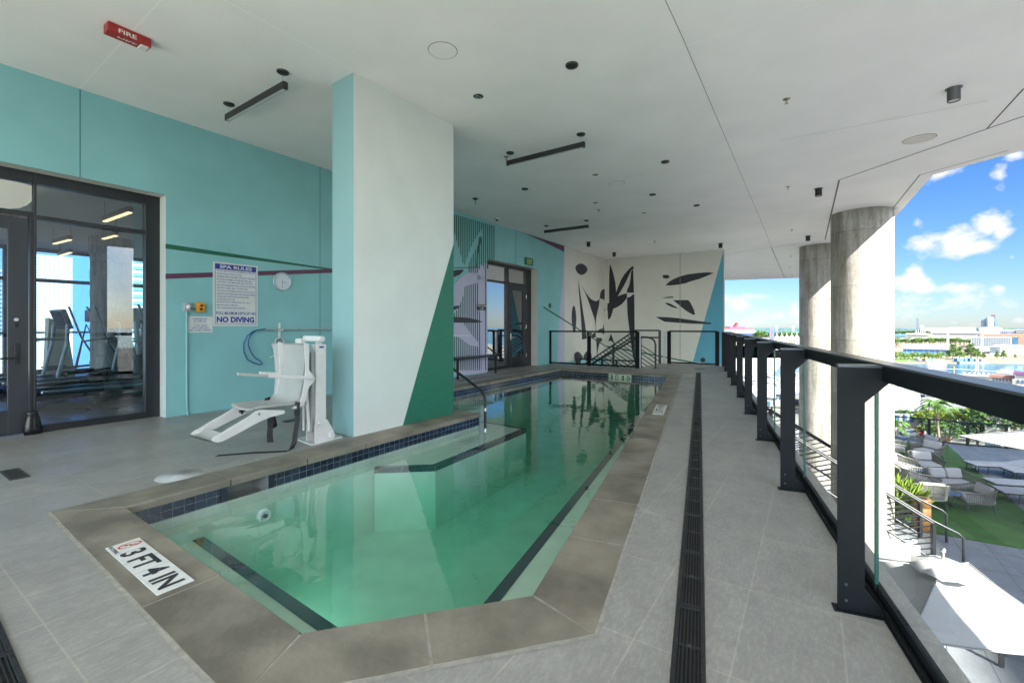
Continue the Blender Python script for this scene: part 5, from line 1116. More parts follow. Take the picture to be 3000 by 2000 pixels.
# lobby behind the second storefront
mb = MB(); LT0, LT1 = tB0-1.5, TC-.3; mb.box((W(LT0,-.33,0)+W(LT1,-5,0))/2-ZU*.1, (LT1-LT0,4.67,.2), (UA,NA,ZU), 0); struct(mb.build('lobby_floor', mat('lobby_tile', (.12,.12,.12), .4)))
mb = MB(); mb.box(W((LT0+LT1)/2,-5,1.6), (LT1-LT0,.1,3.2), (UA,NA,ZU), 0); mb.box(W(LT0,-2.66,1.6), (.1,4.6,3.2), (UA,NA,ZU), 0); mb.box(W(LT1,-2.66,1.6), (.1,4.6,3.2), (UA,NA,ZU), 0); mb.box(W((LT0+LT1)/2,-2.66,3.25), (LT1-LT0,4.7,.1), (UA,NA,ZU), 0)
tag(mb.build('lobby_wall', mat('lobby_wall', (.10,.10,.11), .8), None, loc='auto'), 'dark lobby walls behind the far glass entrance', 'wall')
# ---------------------------------------------------------------- ground, sea, island
GZ = -25.0; SZ = -26.0
def msea():
    m = bpy.data.materials.new('sea_water'); nt, N, L, b = nodes_of(m)
    b.inputs['Base Color'].default_value = (.012,.075,.12,1); b.inputs['Roughness'].default_value = .12; b.inputs['IOR'].default_value = 1.33
    tc = N.new('ShaderNodeTexCoord'); mp = N.new('ShaderNodeMapping'); mp.inputs['Scale'].default_value = (.12,.3,1); L.new(tc.outputs['Object'], mp.inputs[0])
    n = N.new('ShaderNodeTexNoise'); n.inputs['Scale'].default_value = 2.2; n.inputs['Detail'].default_value = 6; L.new(mp.outputs[0], n.inputs[0])
    bp = N.new('ShaderNodeBump'); bp.inputs['Strength'].default_value = .5; bp.inputs['Distance'].default_value = .5; L.new(n.outputs['Fac'], bp.inputs['Height']); L.new(bp.outputs[0], b.inputs['Normal'])
    return m
mb = MB(); mb.box((1500,4000,SZ-1), (18000,18000,2)); struct(mb.build('sea', msea()))
m_land = mat('quay_concrete', (.12,.118,.105), .9, var=.3, scale=.06); m_isle = mat('island_ground', (.13,.12,.085), .95, var=.35, scale=.03, detail=8)
def h2(u, v, z=GZ): return hz(u, v, z)
mb = MB(); mb.prism([Vector(p) for p in ((-400,-300,GZ),(-400,120,GZ),(30,150,GZ))]+[h2(1640,905), h2(2100,906), h2(2165,893), h2(2195,869), h2(2420,867)]+[Vector((700,250,GZ)), Vector((700,-300,GZ))], ZU*-3, 0)
struct(mb.build('harbour_ground', [m_land]))
mb = MB(); mb.prism([h2(1400,823), h2(1845,822), h2(2030,832), h2(2250,831), h2(2700,836)]+[Vector((3200,1500,GZ)), Vector((900,1900,GZ)), Vector((-300,1900,GZ))], ZU*-3, 0)
struct(mb.build('island_ground', [m_isle]))
mb = MB(); mb.prism([h2(2040,829.5,GZ+.05), h2(2105,829.8,GZ+.05), h2(2170,828.5,GZ+.05), h2(2168,822,GZ+.05), h2(2040,821,GZ+.05)], ZU*.3, 0); o = mb.build('shore_grass', mat('shore_grass', (.07,.14,.02), .9, var=.3, scale=.5)); o['kind'] = 'structure'
m_faris = mat('far_trees', (.03,.06,.04), .95, var=.5, scale=.02, detail=8)
mb = MB(); vs = []; nseg = 160
for i in range(nseg+1):
    u = 1500+i*8.0; Y = 3600; z = SZ+10+12*noise.noise(Vector((i*.21,0,0)))+5*noise.noise(Vector((i*.9,3,0))); p = Vector(((u-CU)/FP*Y, Y, 0))
    vs += [Vector((p.x,p.y,SZ)), Vector((p.x,p.y,z)), Vector((p.x*1.06,p.y*1.06,z)), Vector((p.x*1.06,p.y*1.06,SZ))]
mb.add(vs, [(i*4+j, (i+1)*4+j, (i+1)*4+j+1, i*4+j+1) for i in range(nseg) for j in range(3)], 0); struct(mb.build('far_shore_hills', m_faris))
# ---------------------------------------------------------------- terrace below the deck
TT = .0
tp_ = lambda u, v, z=TZ: hz(u, v, z)
FA = hz(*px('F',60,1225), TZ); 
T1 = tp_(2134,1013); T2 = tp_(*px('F',1380,1325)); T3 = tp_(*px('F',2045,1372)); dT = (T3-T1).normalized(); spT = (T2-T1).length; T0 = T1-dT*spT
q_ = Vector((-dT.y, dT.x, 0)); q_ = q_ if q_.y > 0 else -q_
TL_ = T0-dT*14; TR_ = T1+dT*spT*4
mb = MB(); tpoly = [Vector((-6,20.5,0)), TL_+q_*.3-ZU*TZ, TR_+q_*.3-ZU*TZ, Vector((38,4,0)), Vector((30,-20,0)), Vector((4,-20,0)), Vector((2.2,2,0)), Vector((6.0,11,0)), Vector((2,14,0))]
tpoly = [Vector((v.x, v.y, TZ)) for v in tpoly]
m_ter = tile_mat('terrace_tile', R(-56.5), 1.2, .6, (.15,.16,.175), (.165,.175,.19), (.08,.085,.09), gw=.01, rough=.55, bump=.1)
mb.prism(tpoly, ZU*-.35, 0); struct(mb.build('terrace_floor', [m_ter]))
mb = MB(); mb.prism([v-ZU*.36 for v in tpoly], ZU*(GZ+.1-TZ+.36), 0); tag(mb.build('podium_building', mat('podium_render', (.5,.5,.48), .8), None, loc='auto'), 'podium block carrying the lower terrace', 'building')
# artificial lawn
lw_ = [tp_(*px('T',735,578)), tp_(*px('T',1568,1300)), tp_(2400,1195), tp_(2400,1272), tp_(*px('U',1882,340)), tp_(*px('U',1050,195)), tp_(2085,1215), tp_(1990,1150), tp_(1840,1062), tp_(1838,1018), tp_(2060,1014)]
m_lawn = mat('lawn_turf', (.028,.085,.012), .95, var=.3, scale=2.5, bump=.8, bscale=200, detail=8)
mb = MB(); mb.prism([v+ZU*.003 for v in lw_], ZU*.02, 0); struct(mb.build('lawn', m_lawn))
fence([TL_, T0-dT*spT*4, T0-dT*spT*3, T0-dT*spT*2, T0-dT*spT, T0, T1, T2, T3, T3+dT*spT, T3+dT*spT*2], TZ, 1.08, 'terrace_fence', 'glass fence with dark posts along the far edge of the lower terrace', pw=.11)
# ---------------------------------------------------------------- terrace furniture
m_rope = mat('rope_weave', (.10,.095,.085), .8, var=.2, scale=30); m_ropel = mat('rope_light', (.30,.28,.24), .8, var=.2, scale=30); m_cush = mat('cushion', (.30,.30,.31), .9, var=.05, bump=.1)
def armchair(wd, rope, name):
    root = thing(name, (0,0,0), 'x', 'armchair', 'rope lounge seats on the lawn'); hw = wd/2
    # plan outline of the woven shell: U open to +X
    outl = [(.40,-hw),(.0,-hw-.02),(-.30,-hw),(-.40,-hw+.14),(-.42,0),(-.40,hw-.14),(-.30,hw),(.0,hw+.02),(.40,hw)]
    top = [.58,.62,.72,.75,.76,.75,.72,.62,.58]
    mb = MB(); mb.tube([Vector((x*1.06,y*1.06,z)) for (x,y),z in zip(outl,top)], .022, 8); mb.tube([Vector((x*.92,y*.92,.30)) for (x,y) in outl], .016, 6); mb.bar((.37,-hw*.92,.30),(.37,hw*.92,.30),.03,.03); mb.build('frame', rope, root)
    mb = MB(); n = 9*10
    P = lambda s: (lambda i, f: (outl[i][0]*(1-f)+outl[i+1][0]*f, outl[i][1]*(1-f)+outl[i+1][1]*f, top[i]*(1-f)+top[i+1]*f))(min(7, int(s)), s-min(7, int(s)))
    k = 72
    for j in range(k):
        s = 8*(j+.5)/k; x, y, z = P(s); a_ = Vector((x*.93,y*.93,.31)); b0 = Vector((x*1.06,y*1.06,z)); mb.bar(a_, b0, .016, .008, 0)
    mb.build('rope_back', rope, root)
    mb = MB(); mb.box((0,0,.37), (.74,wd-.12,.15), None, 0, .045); mb.build('seat_cushion', m_cush, root)
    nb2 = 2 if wd > 1.1 else 1
    for j in range(nb2):
        w1 = (wd-.16)/nb2; y = (j-(nb2-1)/2)*w1; mb = MB(); mb.box((-.27,y,.62), (.15,w1-.02,.34), (Vector((.95,0,.28)),Vector((0,1,0)),Vector((-.28,0,.95))), 0, .06); mb.build('back_cushion', m_cush, root)
    for sx in (-1,1):
        for sy in (-1,1): mb = MB(); mb.cyl((sx*.28,sy*(hw-.1),.30),(sx*.36,sy*(hw-.04),0),.018,.013,8); mb.build('leg', m_bk2, root)
    return root
ac = armchair(.82, m_rope, 'rope_armchair'); al = armchair(.82, m_ropel, 'rope_armchair'); sf = armchair(1.2, m_rope, 'rope_loveseat')
def put(root, k, x, y, rz, lab, z=TZ+.02, s=.97): 
    p = hz(*px(k, x, y), z); o = root if not root.get('used') else copy_tree(root); root['used'] = 1
    o.location = p; o.rotation_euler = (0,0,rz); o['label'] = lab; o.scale = (s,s,s); return o
put(ac, 'T', 1010,1275, R(165), 'grey rope armchair nearest the loungers, facing left over the lawn')
put(sf, 'T', 775,1105, R(-95), 'grey rope loveseat behind the nearer blue table, facing the deck')
put(al, 'T', 490,1235, R(75), 'pale rope armchair seen from behind beside the nearer table', s=1.02)
put(al, 'T', 350,1055, R(-20), 'pale rope armchair facing right, left of the nearer table', s=1.05)
put(ac, 'T', 490,885, R(-105), 'grey armchair with wide cushions behind the second blue table')
put(ac, 'T', 480,665, R(175), 'dark rope armchair farthest back, close to the glass fence')
put(ac, 'T', 520,735, R(200), 'dark armchair with white cushion between the two rear chairs')
put(al, 'T', 215,905, R(-60), 'pale rope armchair at the left, next to the concrete column')
put(al, 'T', 140,690, R(-40), 'pale armchair at the back left corner beside the column')
def table():
    root = thing('side_table', (0,0,0), 'x', 'table', 'round metal tables on the lawn'); mb = MB(); mb.lathe((0,0,.47), [(0,0),(.43,0),(.45,.01),(.43,.02),(0,.02)], 32, 0); mb.build('table_top', mat('blue_grey_metal', (.16,.18,.2), .25, .6, var=.05), root)
    for i in range(3):
        a = i*2.094; mb = MB(); mb.cyl((.05*math.cos(a),.05*math.sin(a),.47),(.33*math.cos(a),.33*math.sin(a),0),.013,n=8); mb.build('leg', m_bk2, root)
    return root
tb = table(); put(tb, 'T', 675,1240, 0, 'round blue grey table between four lounge seats'); put(tb, 'T', 530,1000, .5, 'round table in front of the wide cushioned armchair'); put(tb, 'T', 290,610, .5, 'small round table farthest back near the glass fence')
def lounger():
    root = thing('sun_lounger', (0,0,0), 'x', 'sun lounger', 'low sun loungers on the blue shaded tiles')
    mb = MB(); mb.box((0,0,.30), (2.0,.68,.03), None, 0, .008); mb.build('frame', m_bk2, root); mb = MB(); mb.box((-.35,0,.335), (1.28,.64,.045), None, 0, .015); mb.build('sling', m_cush, root)
    mb = MB(); mb.box((.62,0,.40), (.72,.64,.045), (Vector((.97,0,.24)),Vector((0,1,0)),Vector((-.24,0,.97))), 0, .015); mb.build('backrest', m_cush, root)
    for sx in (-.85,-.55,.7):
        for sy in (-.28,.28): mb = MB(); mb.cyl((sx,sy,.29),(sx*1.05,sy*1.1,0),.018,n=6); mb.build('leg', m_bk2, root)
    return root
lo_ = lounger(); put(lo_, 'T', 1300,880, R(-12), 'sun lounger farthest back on the shaded tiles, seen full length'); put(lo_, 'T', 1570,1095, R(-14), 'second sun lounger cut off by the right picture edge'); put(lo_, 'T', 1690,1200, R(-16), 'nearest sun lounger, only its foot end showing at the edge'); put(lo_, 'T', 1740,960, R(-14), 'sun lounger between the farthest and the second, at the edge')
# litter bin, planter plant
p = tp_(*px('T',445,1500)); bn_ = thing('litter_bin', p, 'tall brown metal litter bin beside the stair rail below', 'bin')
mb = MB(); mb.lathe(p, [(.19,0),(.2,.02),(.2,.62),(.185,.64),(.2,.66),(.205,.84),(.2,.86),(.12,.86)], 32, 0); mb.build('body', mat('bin_bronze', (.22,.115,.045), .35, .5, var=.1), bn_); mb = MB(); mb.lathe(p+ZU*.85, [(.12,.0),(0,-.02)], 24, 0); mb.build('opening', MATS['channel_dark'], bn_)
m_lf = {}
def leafm(n, c):
    m = mat(n, c, .75, var=.35, scale=1.2, spec=.25); return m
def spiky(p, h, n, m, lab, name='leafy_plant'):
    mb = MB()
    for i in range(n):
        a = random.random()*6.28; r = random.uniform(.15,.9)*h*.6; b0 = Vector((p.x+random.uniform(-.12,.12), p.y+random.uniform(-.12,.12), p.z)); tip = b0+Vector((math.cos(a)*r, math.sin(a)*r, random.uniform(.45,1)*h)); md_ = (b0+tip)/2+ZU*h*.15
        s = Vector((-math.sin(a),math.cos(a),0))*h*.055
        mb.add([b0, md_+s, tip, md_-s], [(0,1,2),(0,2,3)], 0)
    return tag(mb.build(name, m, None, loc='auto'), lab, 'plant')
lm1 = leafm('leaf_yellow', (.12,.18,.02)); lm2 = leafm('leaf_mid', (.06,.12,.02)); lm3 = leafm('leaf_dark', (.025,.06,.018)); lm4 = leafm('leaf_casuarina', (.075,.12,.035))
for i, (x, y) in enumerate(((200,1390),(310,1360),(160,1290))): spiky(tp_(*px('T', x, y)), 1.15, 90, lm1, ['yellow green leafy plant left of the brown litter bin','yellow leafy plant nearest the brown litter bin','yellow green plant behind the stair rail by the column'][i])
# lower staircase with two railings
LB = at(2143.6,1204,10.47); LBf = Vector((LB.x, LB.y, TZ)); sd = DN
ls = thing('terrace_stairs', LBf, 'pale stairs coming down to the terrace behind the near concrete column', 'staircase'); mb = MB()
for i in range(12):
    z = TZ+.165*(i+1); o = LBf+sd*(i*.28+.15)+UA*-.05; mb.prism([o+ZU*(z-.3), o+UA*1.6+ZU*(z-.3), o+UA*1.6+sd*.3+ZU*(z-.3), o+sd*.3+ZU*(z-.3)], ZU*.3, 0)
mb.build('flight', m_step, ls)
for kk, oo in ((0,0),(1,1.55)):
    def s_(L_, z): return LBf+UA*oo+sd*L_+ZU*z
    sl_ = .165/.28; bars = []
    for b in range(8):
        z0 = .14+b*.105; bars.append((s_(.15,z0), s_(3.9,z0+3.75*sl_)))
    bars2 = []
    for b in range(26):
        L0 = .1+b*.16; z0 = .1+L0*sl_; 
    # the visible infill climbs the other way: short level-ish bars between top and bottom rails
    for b in range(34):
        zc = b*.085+.08; La = max(.02, (zc-.92)/sl_+.0); Lb = min(4.1, (zc-.06)/sl_); 
        if Lb > La+.1: bars2.append((s_(La, zc), s_(Lb, zc)))
    bars2 = []
    for b in range(40):
        # lines with reverse slope -.35
        c0 = .1+b*.13; pts_ = [L_*.05 for L_ in range(0, 84) if .08+L_*.05*sl_ < c0-L_*.05*.38 < .93+L_*.05*sl_]
        if len(pts_) > 3: bars2.append((s_(pts_[0], c0-pts_[0]*.38), s_(pts_[-1], c0-pts_[-1]*.38)))
    panel_rail('terrace_stair_railing', [s_(-.0,.93), s_(4.1,.93+4.1*sl_)], None, [(s_(0,0), s_(0,.9)), (s_(1.7,.1+1.5*sl_), s_(1.7,.9+1.7*sl_)), (s_(3.4,.1+3.2*sl_), s_(3.4,.9+3.4*sl_))], bars2,
      ['black stair railing with slanting bars on the near side of the terrace stairs','black stair railing on the far side of the terrace stairs'][kk], extra=[[s_(4.1,.08+4.1*sl_), s_(0,.08)], [s_(-.5,.02), s_(-.5,.72), s_(-.42,.80), s_(0,.98), s_(4.1,.98+4.1*sl_)]])
mb = MB(); mb.box(tp_(2052,1268)+ZU*.15, (.9,.5,.4), (sd,UA,ZU), 0, .02); tag(mb.build('low_kerb', mat('white_kerb', (.7,.7,.68), .7), None, loc='auto'), 'low white kerb at the foot of the near concrete column', 'kerb')
# ---------------------------------------------------------------- umbrellas
m_canv = mat('canvas', (.36,.36,.36), .8, var=.04, scale=3, bump=.15, bscale=25)
def umbrella(cen, half, rot, zedge, zapex, lab, ground=TZ):
    cen = Vector((cen.x, cen.y, 0)); root = thing('umbrella', cen+ZU*ground, lab, 'umbrella', None)
    ex = Vector((math.cos(rot), math.sin(rot), 0)); ey = Vector((-ex.y, ex.x, 0)); cs = [cen+ex*(sx*half)+ey*(sy*half)+ZU*zedge for sx, sy in ((-1,-1),(1,-1),(1,1),(-1,1))]; ap = cen+ZU*zapex
    mb = MB(); n = 10
    for f in range(4):
        A_, B_ = cs[f], cs[(f+1) % 4]; grid = []
        for i in range(n+1):
            s = i/n; row = []
            for j in range(n+1):
                t = j/n; e = A_+(B_-A_)*t; p = ap+(e-ap)*s; sag = .10*s*math.sin(math.pi*t)*(1-.3*s); p = p-ZU*sag+(cen+ZU*p.z-p)*(.05*s*s*math.sin(math.pi*t))
                row.append(p-ZU*.03*math.sin(math.pi*s)+ZU*.018*noise.noise(p*3.5)*s)
            grid.append(row)
        vs = [p for r_ in grid for p in r_]; mb.add(vs, [(i*(n+1)+j, (i+1)*(n+1)+j, (i+1)*(n+1)+j+1, i*(n+1)+j+1) for i in range(n) for j in range(n)], 0, True)
    mb.build('canopy', m_canv, root)
    mb = MB()
    for c_i in cs: mb.tube([ap+(c_i-ap)*k_+ZU*.004 for k_ in (.05,.35,.65,1)], .009, 5)
    for f in range(4): mb.tube([cs[f]+(cs[(f+1)%4]-cs[f])*k_+(cen+ZU*zedge-(cs[f]+(cs[(f+1)%4]-cs[f])*k_))*(.05*math.sin(math.pi*k_))-ZU*.10*math.sin(math.pi*k_)*.7 for k_ in (0,.25,.5,.75,1)], .01, 5)
    mb.build('seam', mat('seam_thread', (.2,.2,.2), .8, var=0), root)
    mb = MB(); k = 16
    ring = [cen+Vector((math.cos(i*2*math.pi/k)*(.30+.05*(i%2)), math.sin(i*2*math.pi/k)*(.30+.05*(i%2)), zapex-.07+.05*(i%2))) for i in range(k)]; r2 = [cen+Vector((math.cos(i*2*math.pi/k)*(.10-.02*(i%2)), math.sin(i*2*math.pi/k)*(.10-.02*(i%2)), zapex+.07+.02*(i%2))) for i in range(k)]
    mb.add(ring+r2+[cen+ZU*(zapex+.08)], [(i,(i+1)%k,k+(i+1)%k,k+i) for i in range(k)]+[(k+i,k+(i+1)%k,2*k) for i in range(k)], 0, True); mb.build('vent', m_canv, root)
    mb = MB(); mb.cyl(cen+ZU*(zapex+.05), cen+ZU*(zapex+.19), .022, n=10); mb.sphere(cen+ZU*(zapex+.2), .035, 10); mb.build('finial', m_chrome, root)
    for c_i in cs: mb = MB(); mb.cyl(ap-ZU*.12, c_i-ZU*.04, .016, n=6); mb.build('rib', m_bk2, root)
    mb = MB(); mb.cyl(cen+ZU*ground, cen+ZU*(zapex-.1), .035, n=12); mb.build('pole', m_chrome, root); mb = MB(); mb.box(cen+ZU*(ground+.04), (.8,.8,.08), (ex,ey,ZU), 0, .02); mb.build('base', m_bk2, root)
    return root
ap_ = at(2153,1300,5.15)
umbrella(Vector((5.37,5.67,0)), .96, R(-9.5), -2.1, -1.73, 'big square white umbrella below the railing, half in sunlight')
umbrella(Vector((14.56,12.28,0)), 1.3, R(16), -1.9, -1.5, 'square pale umbrella in shade over the loungers at the right edge')
# dark frame of a daybed under the umbrella
db = thing('daybed_frame', tp_(2330,1560,TZ), 'dark tubular bed frame partly under the big white umbrella', 'daybed'); b0_ = tp_(2300,1530); b0_.z = TZ
for (x, y) in ((0,0),(.9,0),(0,.8),(.9,.8)): mb = MB(); mb.box(b0_+ex_ if False else b0_+UA*x+sd*-y+ZU*.45, (.06,.06,.9), (UA,sd,ZU), 0); mb.build('leg', m_bk2, db)
mb = MB(); mb.box(b0_+UA*.45-sd*.4+ZU*.6, (.96,.86,.05), (UA,sd,ZU), 0); mb.build('top', m_bk2, db)
# ---------------------------------------------------------------- unseen block added to shade the terrace
mb = MB(); K_, HT_ = 45.0, 40.1; q0_ = lambda s_, p_: UA*s_+NA*p_+ZU*GZ
mb.prism([q0_(-22,K_), q0_(16,K_), q0_(16,K_+15), q0_(-22,K_+15)], ZU*(HT_-GZ), 0)
tag(mb.build('shade_block', mat('shade_block_render', (.6,.6,.58), .8), None, loc='auto'), 'pale tower block behind the viewer that shades the lower terrace', 'building')
# ---------------------------------------------------------------- trees
def crown_mesh(mb, c, rx, ry, rz, nclump, nleaf, ls, flat=.6, mats=(0,1), seed=0, base=-.3):
    rnd = random.Random(seed)
    for i in range(nclump):
        while 1:
            v = Vector((rnd.uniform(-1,1), rnd.uniform(-1,1), rnd.uniform(base,1)))
            if .35 < v.length < 1: break
        v = v*(.75+.35*noise.noise(v*2.1+Vector((seed,0,0)))) if v.length > .6 else v
        cc = c+Vector((v.x*rx, v.y*ry, v.z*rz)); mi = rnd.choice(mats); cr = ls*rnd.uniform(1.6,3.0)
        for j in range(nleaf):
            d = Vector((rnd.gauss(0,1), rnd.gauss(0,1), rnd.gauss(0,.6))); d = d.normalized()*cr*rnd.random()**.5; p = cc+d
            n1 = Vector((rnd.gauss(0,1), rnd.gauss(0,1), rnd.gauss(.6,1))).normalized(); t = n1.orthogonal().normalized(); t = Matrix.Rotation(rnd.random()*6.28, 3, n1) @ t; b2 = n1.cross(t); s = ls*rnd.uniform(.6,1.2)
            mb.add([p+t*s, p+b2*s*.6, p-t*s, p-b2*s*.6], [(0,1,2,3)], mi)
TREES = {}
m_bark = mat('bark', (.14,.10,.07), .9, var=.3, scale=6)
def tree_proto(kind):
    if kind in TREES: return TREES[kind]
    root = bpy.data.objects.new({'broad':'broadleaf_tree','mang':'mangrove_bush','casu':'casuarina_tree','near':'garden_tree','dark':'garden_tree','palm':'palm_tree','tallpalm':'palm_tree'}[kind], None); COL.objects.link(root)
    mb = MB(); H = 10.0
    if kind in ('palm','tallpalm'):
        sc_ = 1.0 if kind == 'palm' else .62
        trunk = [(0,0,0),(.15,.05,3),(.35,.1,6),(.4,.1,8.2)]; mt = MB(); mt.tube(trunk, [.2,.16,.13,.12], 8); top = Vector((.4,.1,8.3)); rnd = random.Random(4)
        for i in range(26):
            a = i*2.4; el0 = rnd.uniform(-.1,1.1); L_ = rnd.uniform(2.3,3.0)*sc_; pts = []
            for j in range(9):
                s = j/8; pts.append(top+Vector((math.cos(a)*L_*s, math.sin(a)*L_*s, math.sin(el0)*L_*s-1.9*sc_*s*s)))
            for j in range(8):
                t = (pts[j+1]-pts[j]).normalized(); sd_ = t.cross(ZU).normalized()
                for q in range(3):
                    p = pts[j]+(pts[j+1]-pts[j])*(q/3); w_ = .75*sc_*math.sin(math.pi*(.12+.85*(j+q/3)/8))
                    for s in (-1,1): mb.add([p, p+sd_*s*w_+t*.22-ZU*.25, p+t*.10], [(0,1,2)], rnd.choice((0,1)))
    elif kind == 'casu':
        mt = MB(); mt.tube([(0,0,0),(.2,0,4),(0,.1,8.5)], [.22,.16,.05], 6); rnd = random.Random(2)
        for i in range(46):
            z = rnd.uniform(2.2,9.6); rr = (10.5-z)*.36*rnd.uniform(.5,1); a = rnd.random()*6.28; crown_mesh(mb, Vector((math.cos(a)*rr*.7, math.sin(a)*rr*.7, z)), .9,.9,.7, 5, 10, .26, seed=i)
    else:
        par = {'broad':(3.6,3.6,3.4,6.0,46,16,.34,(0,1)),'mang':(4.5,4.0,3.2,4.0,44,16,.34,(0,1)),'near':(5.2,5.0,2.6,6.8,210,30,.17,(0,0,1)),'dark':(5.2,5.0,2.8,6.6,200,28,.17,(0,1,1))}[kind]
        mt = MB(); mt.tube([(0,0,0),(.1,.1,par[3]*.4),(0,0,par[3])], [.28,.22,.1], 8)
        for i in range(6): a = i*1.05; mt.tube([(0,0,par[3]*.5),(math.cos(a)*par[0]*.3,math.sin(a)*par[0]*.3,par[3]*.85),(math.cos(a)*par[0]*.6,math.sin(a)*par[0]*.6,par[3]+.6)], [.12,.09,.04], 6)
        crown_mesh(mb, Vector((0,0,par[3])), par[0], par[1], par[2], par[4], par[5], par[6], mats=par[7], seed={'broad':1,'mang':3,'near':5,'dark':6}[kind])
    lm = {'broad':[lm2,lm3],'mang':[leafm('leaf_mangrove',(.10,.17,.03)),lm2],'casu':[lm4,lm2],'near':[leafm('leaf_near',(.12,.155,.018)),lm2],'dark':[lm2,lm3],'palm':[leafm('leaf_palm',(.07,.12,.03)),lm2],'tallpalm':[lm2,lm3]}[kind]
    mb.build('crown', lm, root); mt.build('trunk', m_bark, root); TREES[kind] = root; root['n'] = 0; return root
def tree(kind, loc, h, lab, grp=None, rz=None, wx=1.0):
    r_ = tree_proto(kind); n = r_['n']; o = r_ if n == 0 else copy_tree(r_); r_['n'] = n+1
    base = {'palm':9.0,'tallpalm':8.8,'casu':10.2,'broad':9.0,'mang':7.0,'near':9.2,'dark':9.2}[kind]; s = h/base
    o.location = loc; o.scale = (s*wx, s*wx, s); o.rotation_euler = (0,0,random.random()*6.28 if rz is None else rz); tag(o, lab, {'palm':'palm tree','tallpalm':'palm tree','mang':'bush'}.get(kind,'tree'), grp)
    if 'n' in o: 
        pass
    return o
def g_at(u, Y, z=GZ): return Vector(((u-CU)/FP*Y, Y, z))
def hh(v, Y, z=GZ): return CAMZ-(v-HV)*Y/FP-z
# near garden trees beyond the terrace fence
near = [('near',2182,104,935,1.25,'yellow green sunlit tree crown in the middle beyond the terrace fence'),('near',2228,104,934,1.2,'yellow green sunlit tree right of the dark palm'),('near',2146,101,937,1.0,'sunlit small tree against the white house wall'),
 ('dark',2172,92,962,1.3,'dark green shaded tree mass directly behind the glass fence'),('dark',2243,95,960,1.4,'dark green tree behind the right part of the glass fence'),('dark',2332,88,926,1.5,'dark tree at the right picture edge under the handrail'),('dark',2300,100,931,1.0,'slim dark tree between the palms at the right')]  # two lower front trees get dark leaves in place of shade
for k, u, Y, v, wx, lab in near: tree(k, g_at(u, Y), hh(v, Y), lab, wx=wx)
for u, Y, v, lab in ((2162,80,915,'tall dark palm standing in front of the white roofed house'),(2078,105,940,'young green palm beside the white house wall'),(2193,150,902,'palm among boats right of the tan roof'),(2222,152,903,'second palm right of the tan roof'),(2296,112,915,'palm left of the teal awning'),(2340,118,918,'palm near the right edge below the handrail'),(2050,70,962,'short palm behind the fence next to the column')): tree('tallpalm', g_at(u, Y), hh(v, Y), lab)
random.seed(11)
GT = 'trees on the island across the water'
for i in range(58):
    u = 2040+i*4.1+random.uniform(-2,2); 
    if u > 2235: continue
    Y = random.uniform(560,680); tree('broad' if i % 3 else 'palm', g_at(u, Y), hh(random.uniform(774,780), Y)*(1 if Y > 0 else 1), 'tree or palm in the green row behind the blue warehouse', GT, wx=1.3)
for i in range(14): u = 2041+i*9.2; Y = 352+random.uniform(0,14); tree('mang', g_at(u, Y), hh(random.uniform(806,813), Y), 'round green mangrove bush on the far shore before the blue warehouse', 'mangrove bushes on the far shore', wx=1.2)
for i, (u, v, w_) in enumerate(((2188,790,1.1),(2204,796,1),(2230,789,1.2),(2246,800,1),(2259,808,1),(2290,806,.9),(2305,803,1.0),(2176,808,.8),(2332,812,.8))): tree('casu', g_at(u, 362+i*2), hh(v, 362+i*2), 'feathery green casuarina tree on the far shore', 'casuarina trees on the far shore', wx=w_*1.5)
for i in range(26):
    u = random.choice((random.uniform(1744,1768), random.uniform(1780,1845))); Y = random.uniform(700,820); tree('broad', g_at(u, Y), hh(random.uniform(758,763), Y), 'distant tree behind the white tent roofs', 'distant trees behind the tents', wx=1.5)
for i in range(40):
    u = 2038+i*8+random.uniform(-3,3); Y = random.uniform(1050,1250); tree('broad', g_at(u, Y), hh(random.uniform(757,761), Y), 'distant tree among the port sheds on the island', 'distant trees among the port sheds', wx=1.8)
for k in ('broad','mang','casu','near','dark','palm'):
    pass
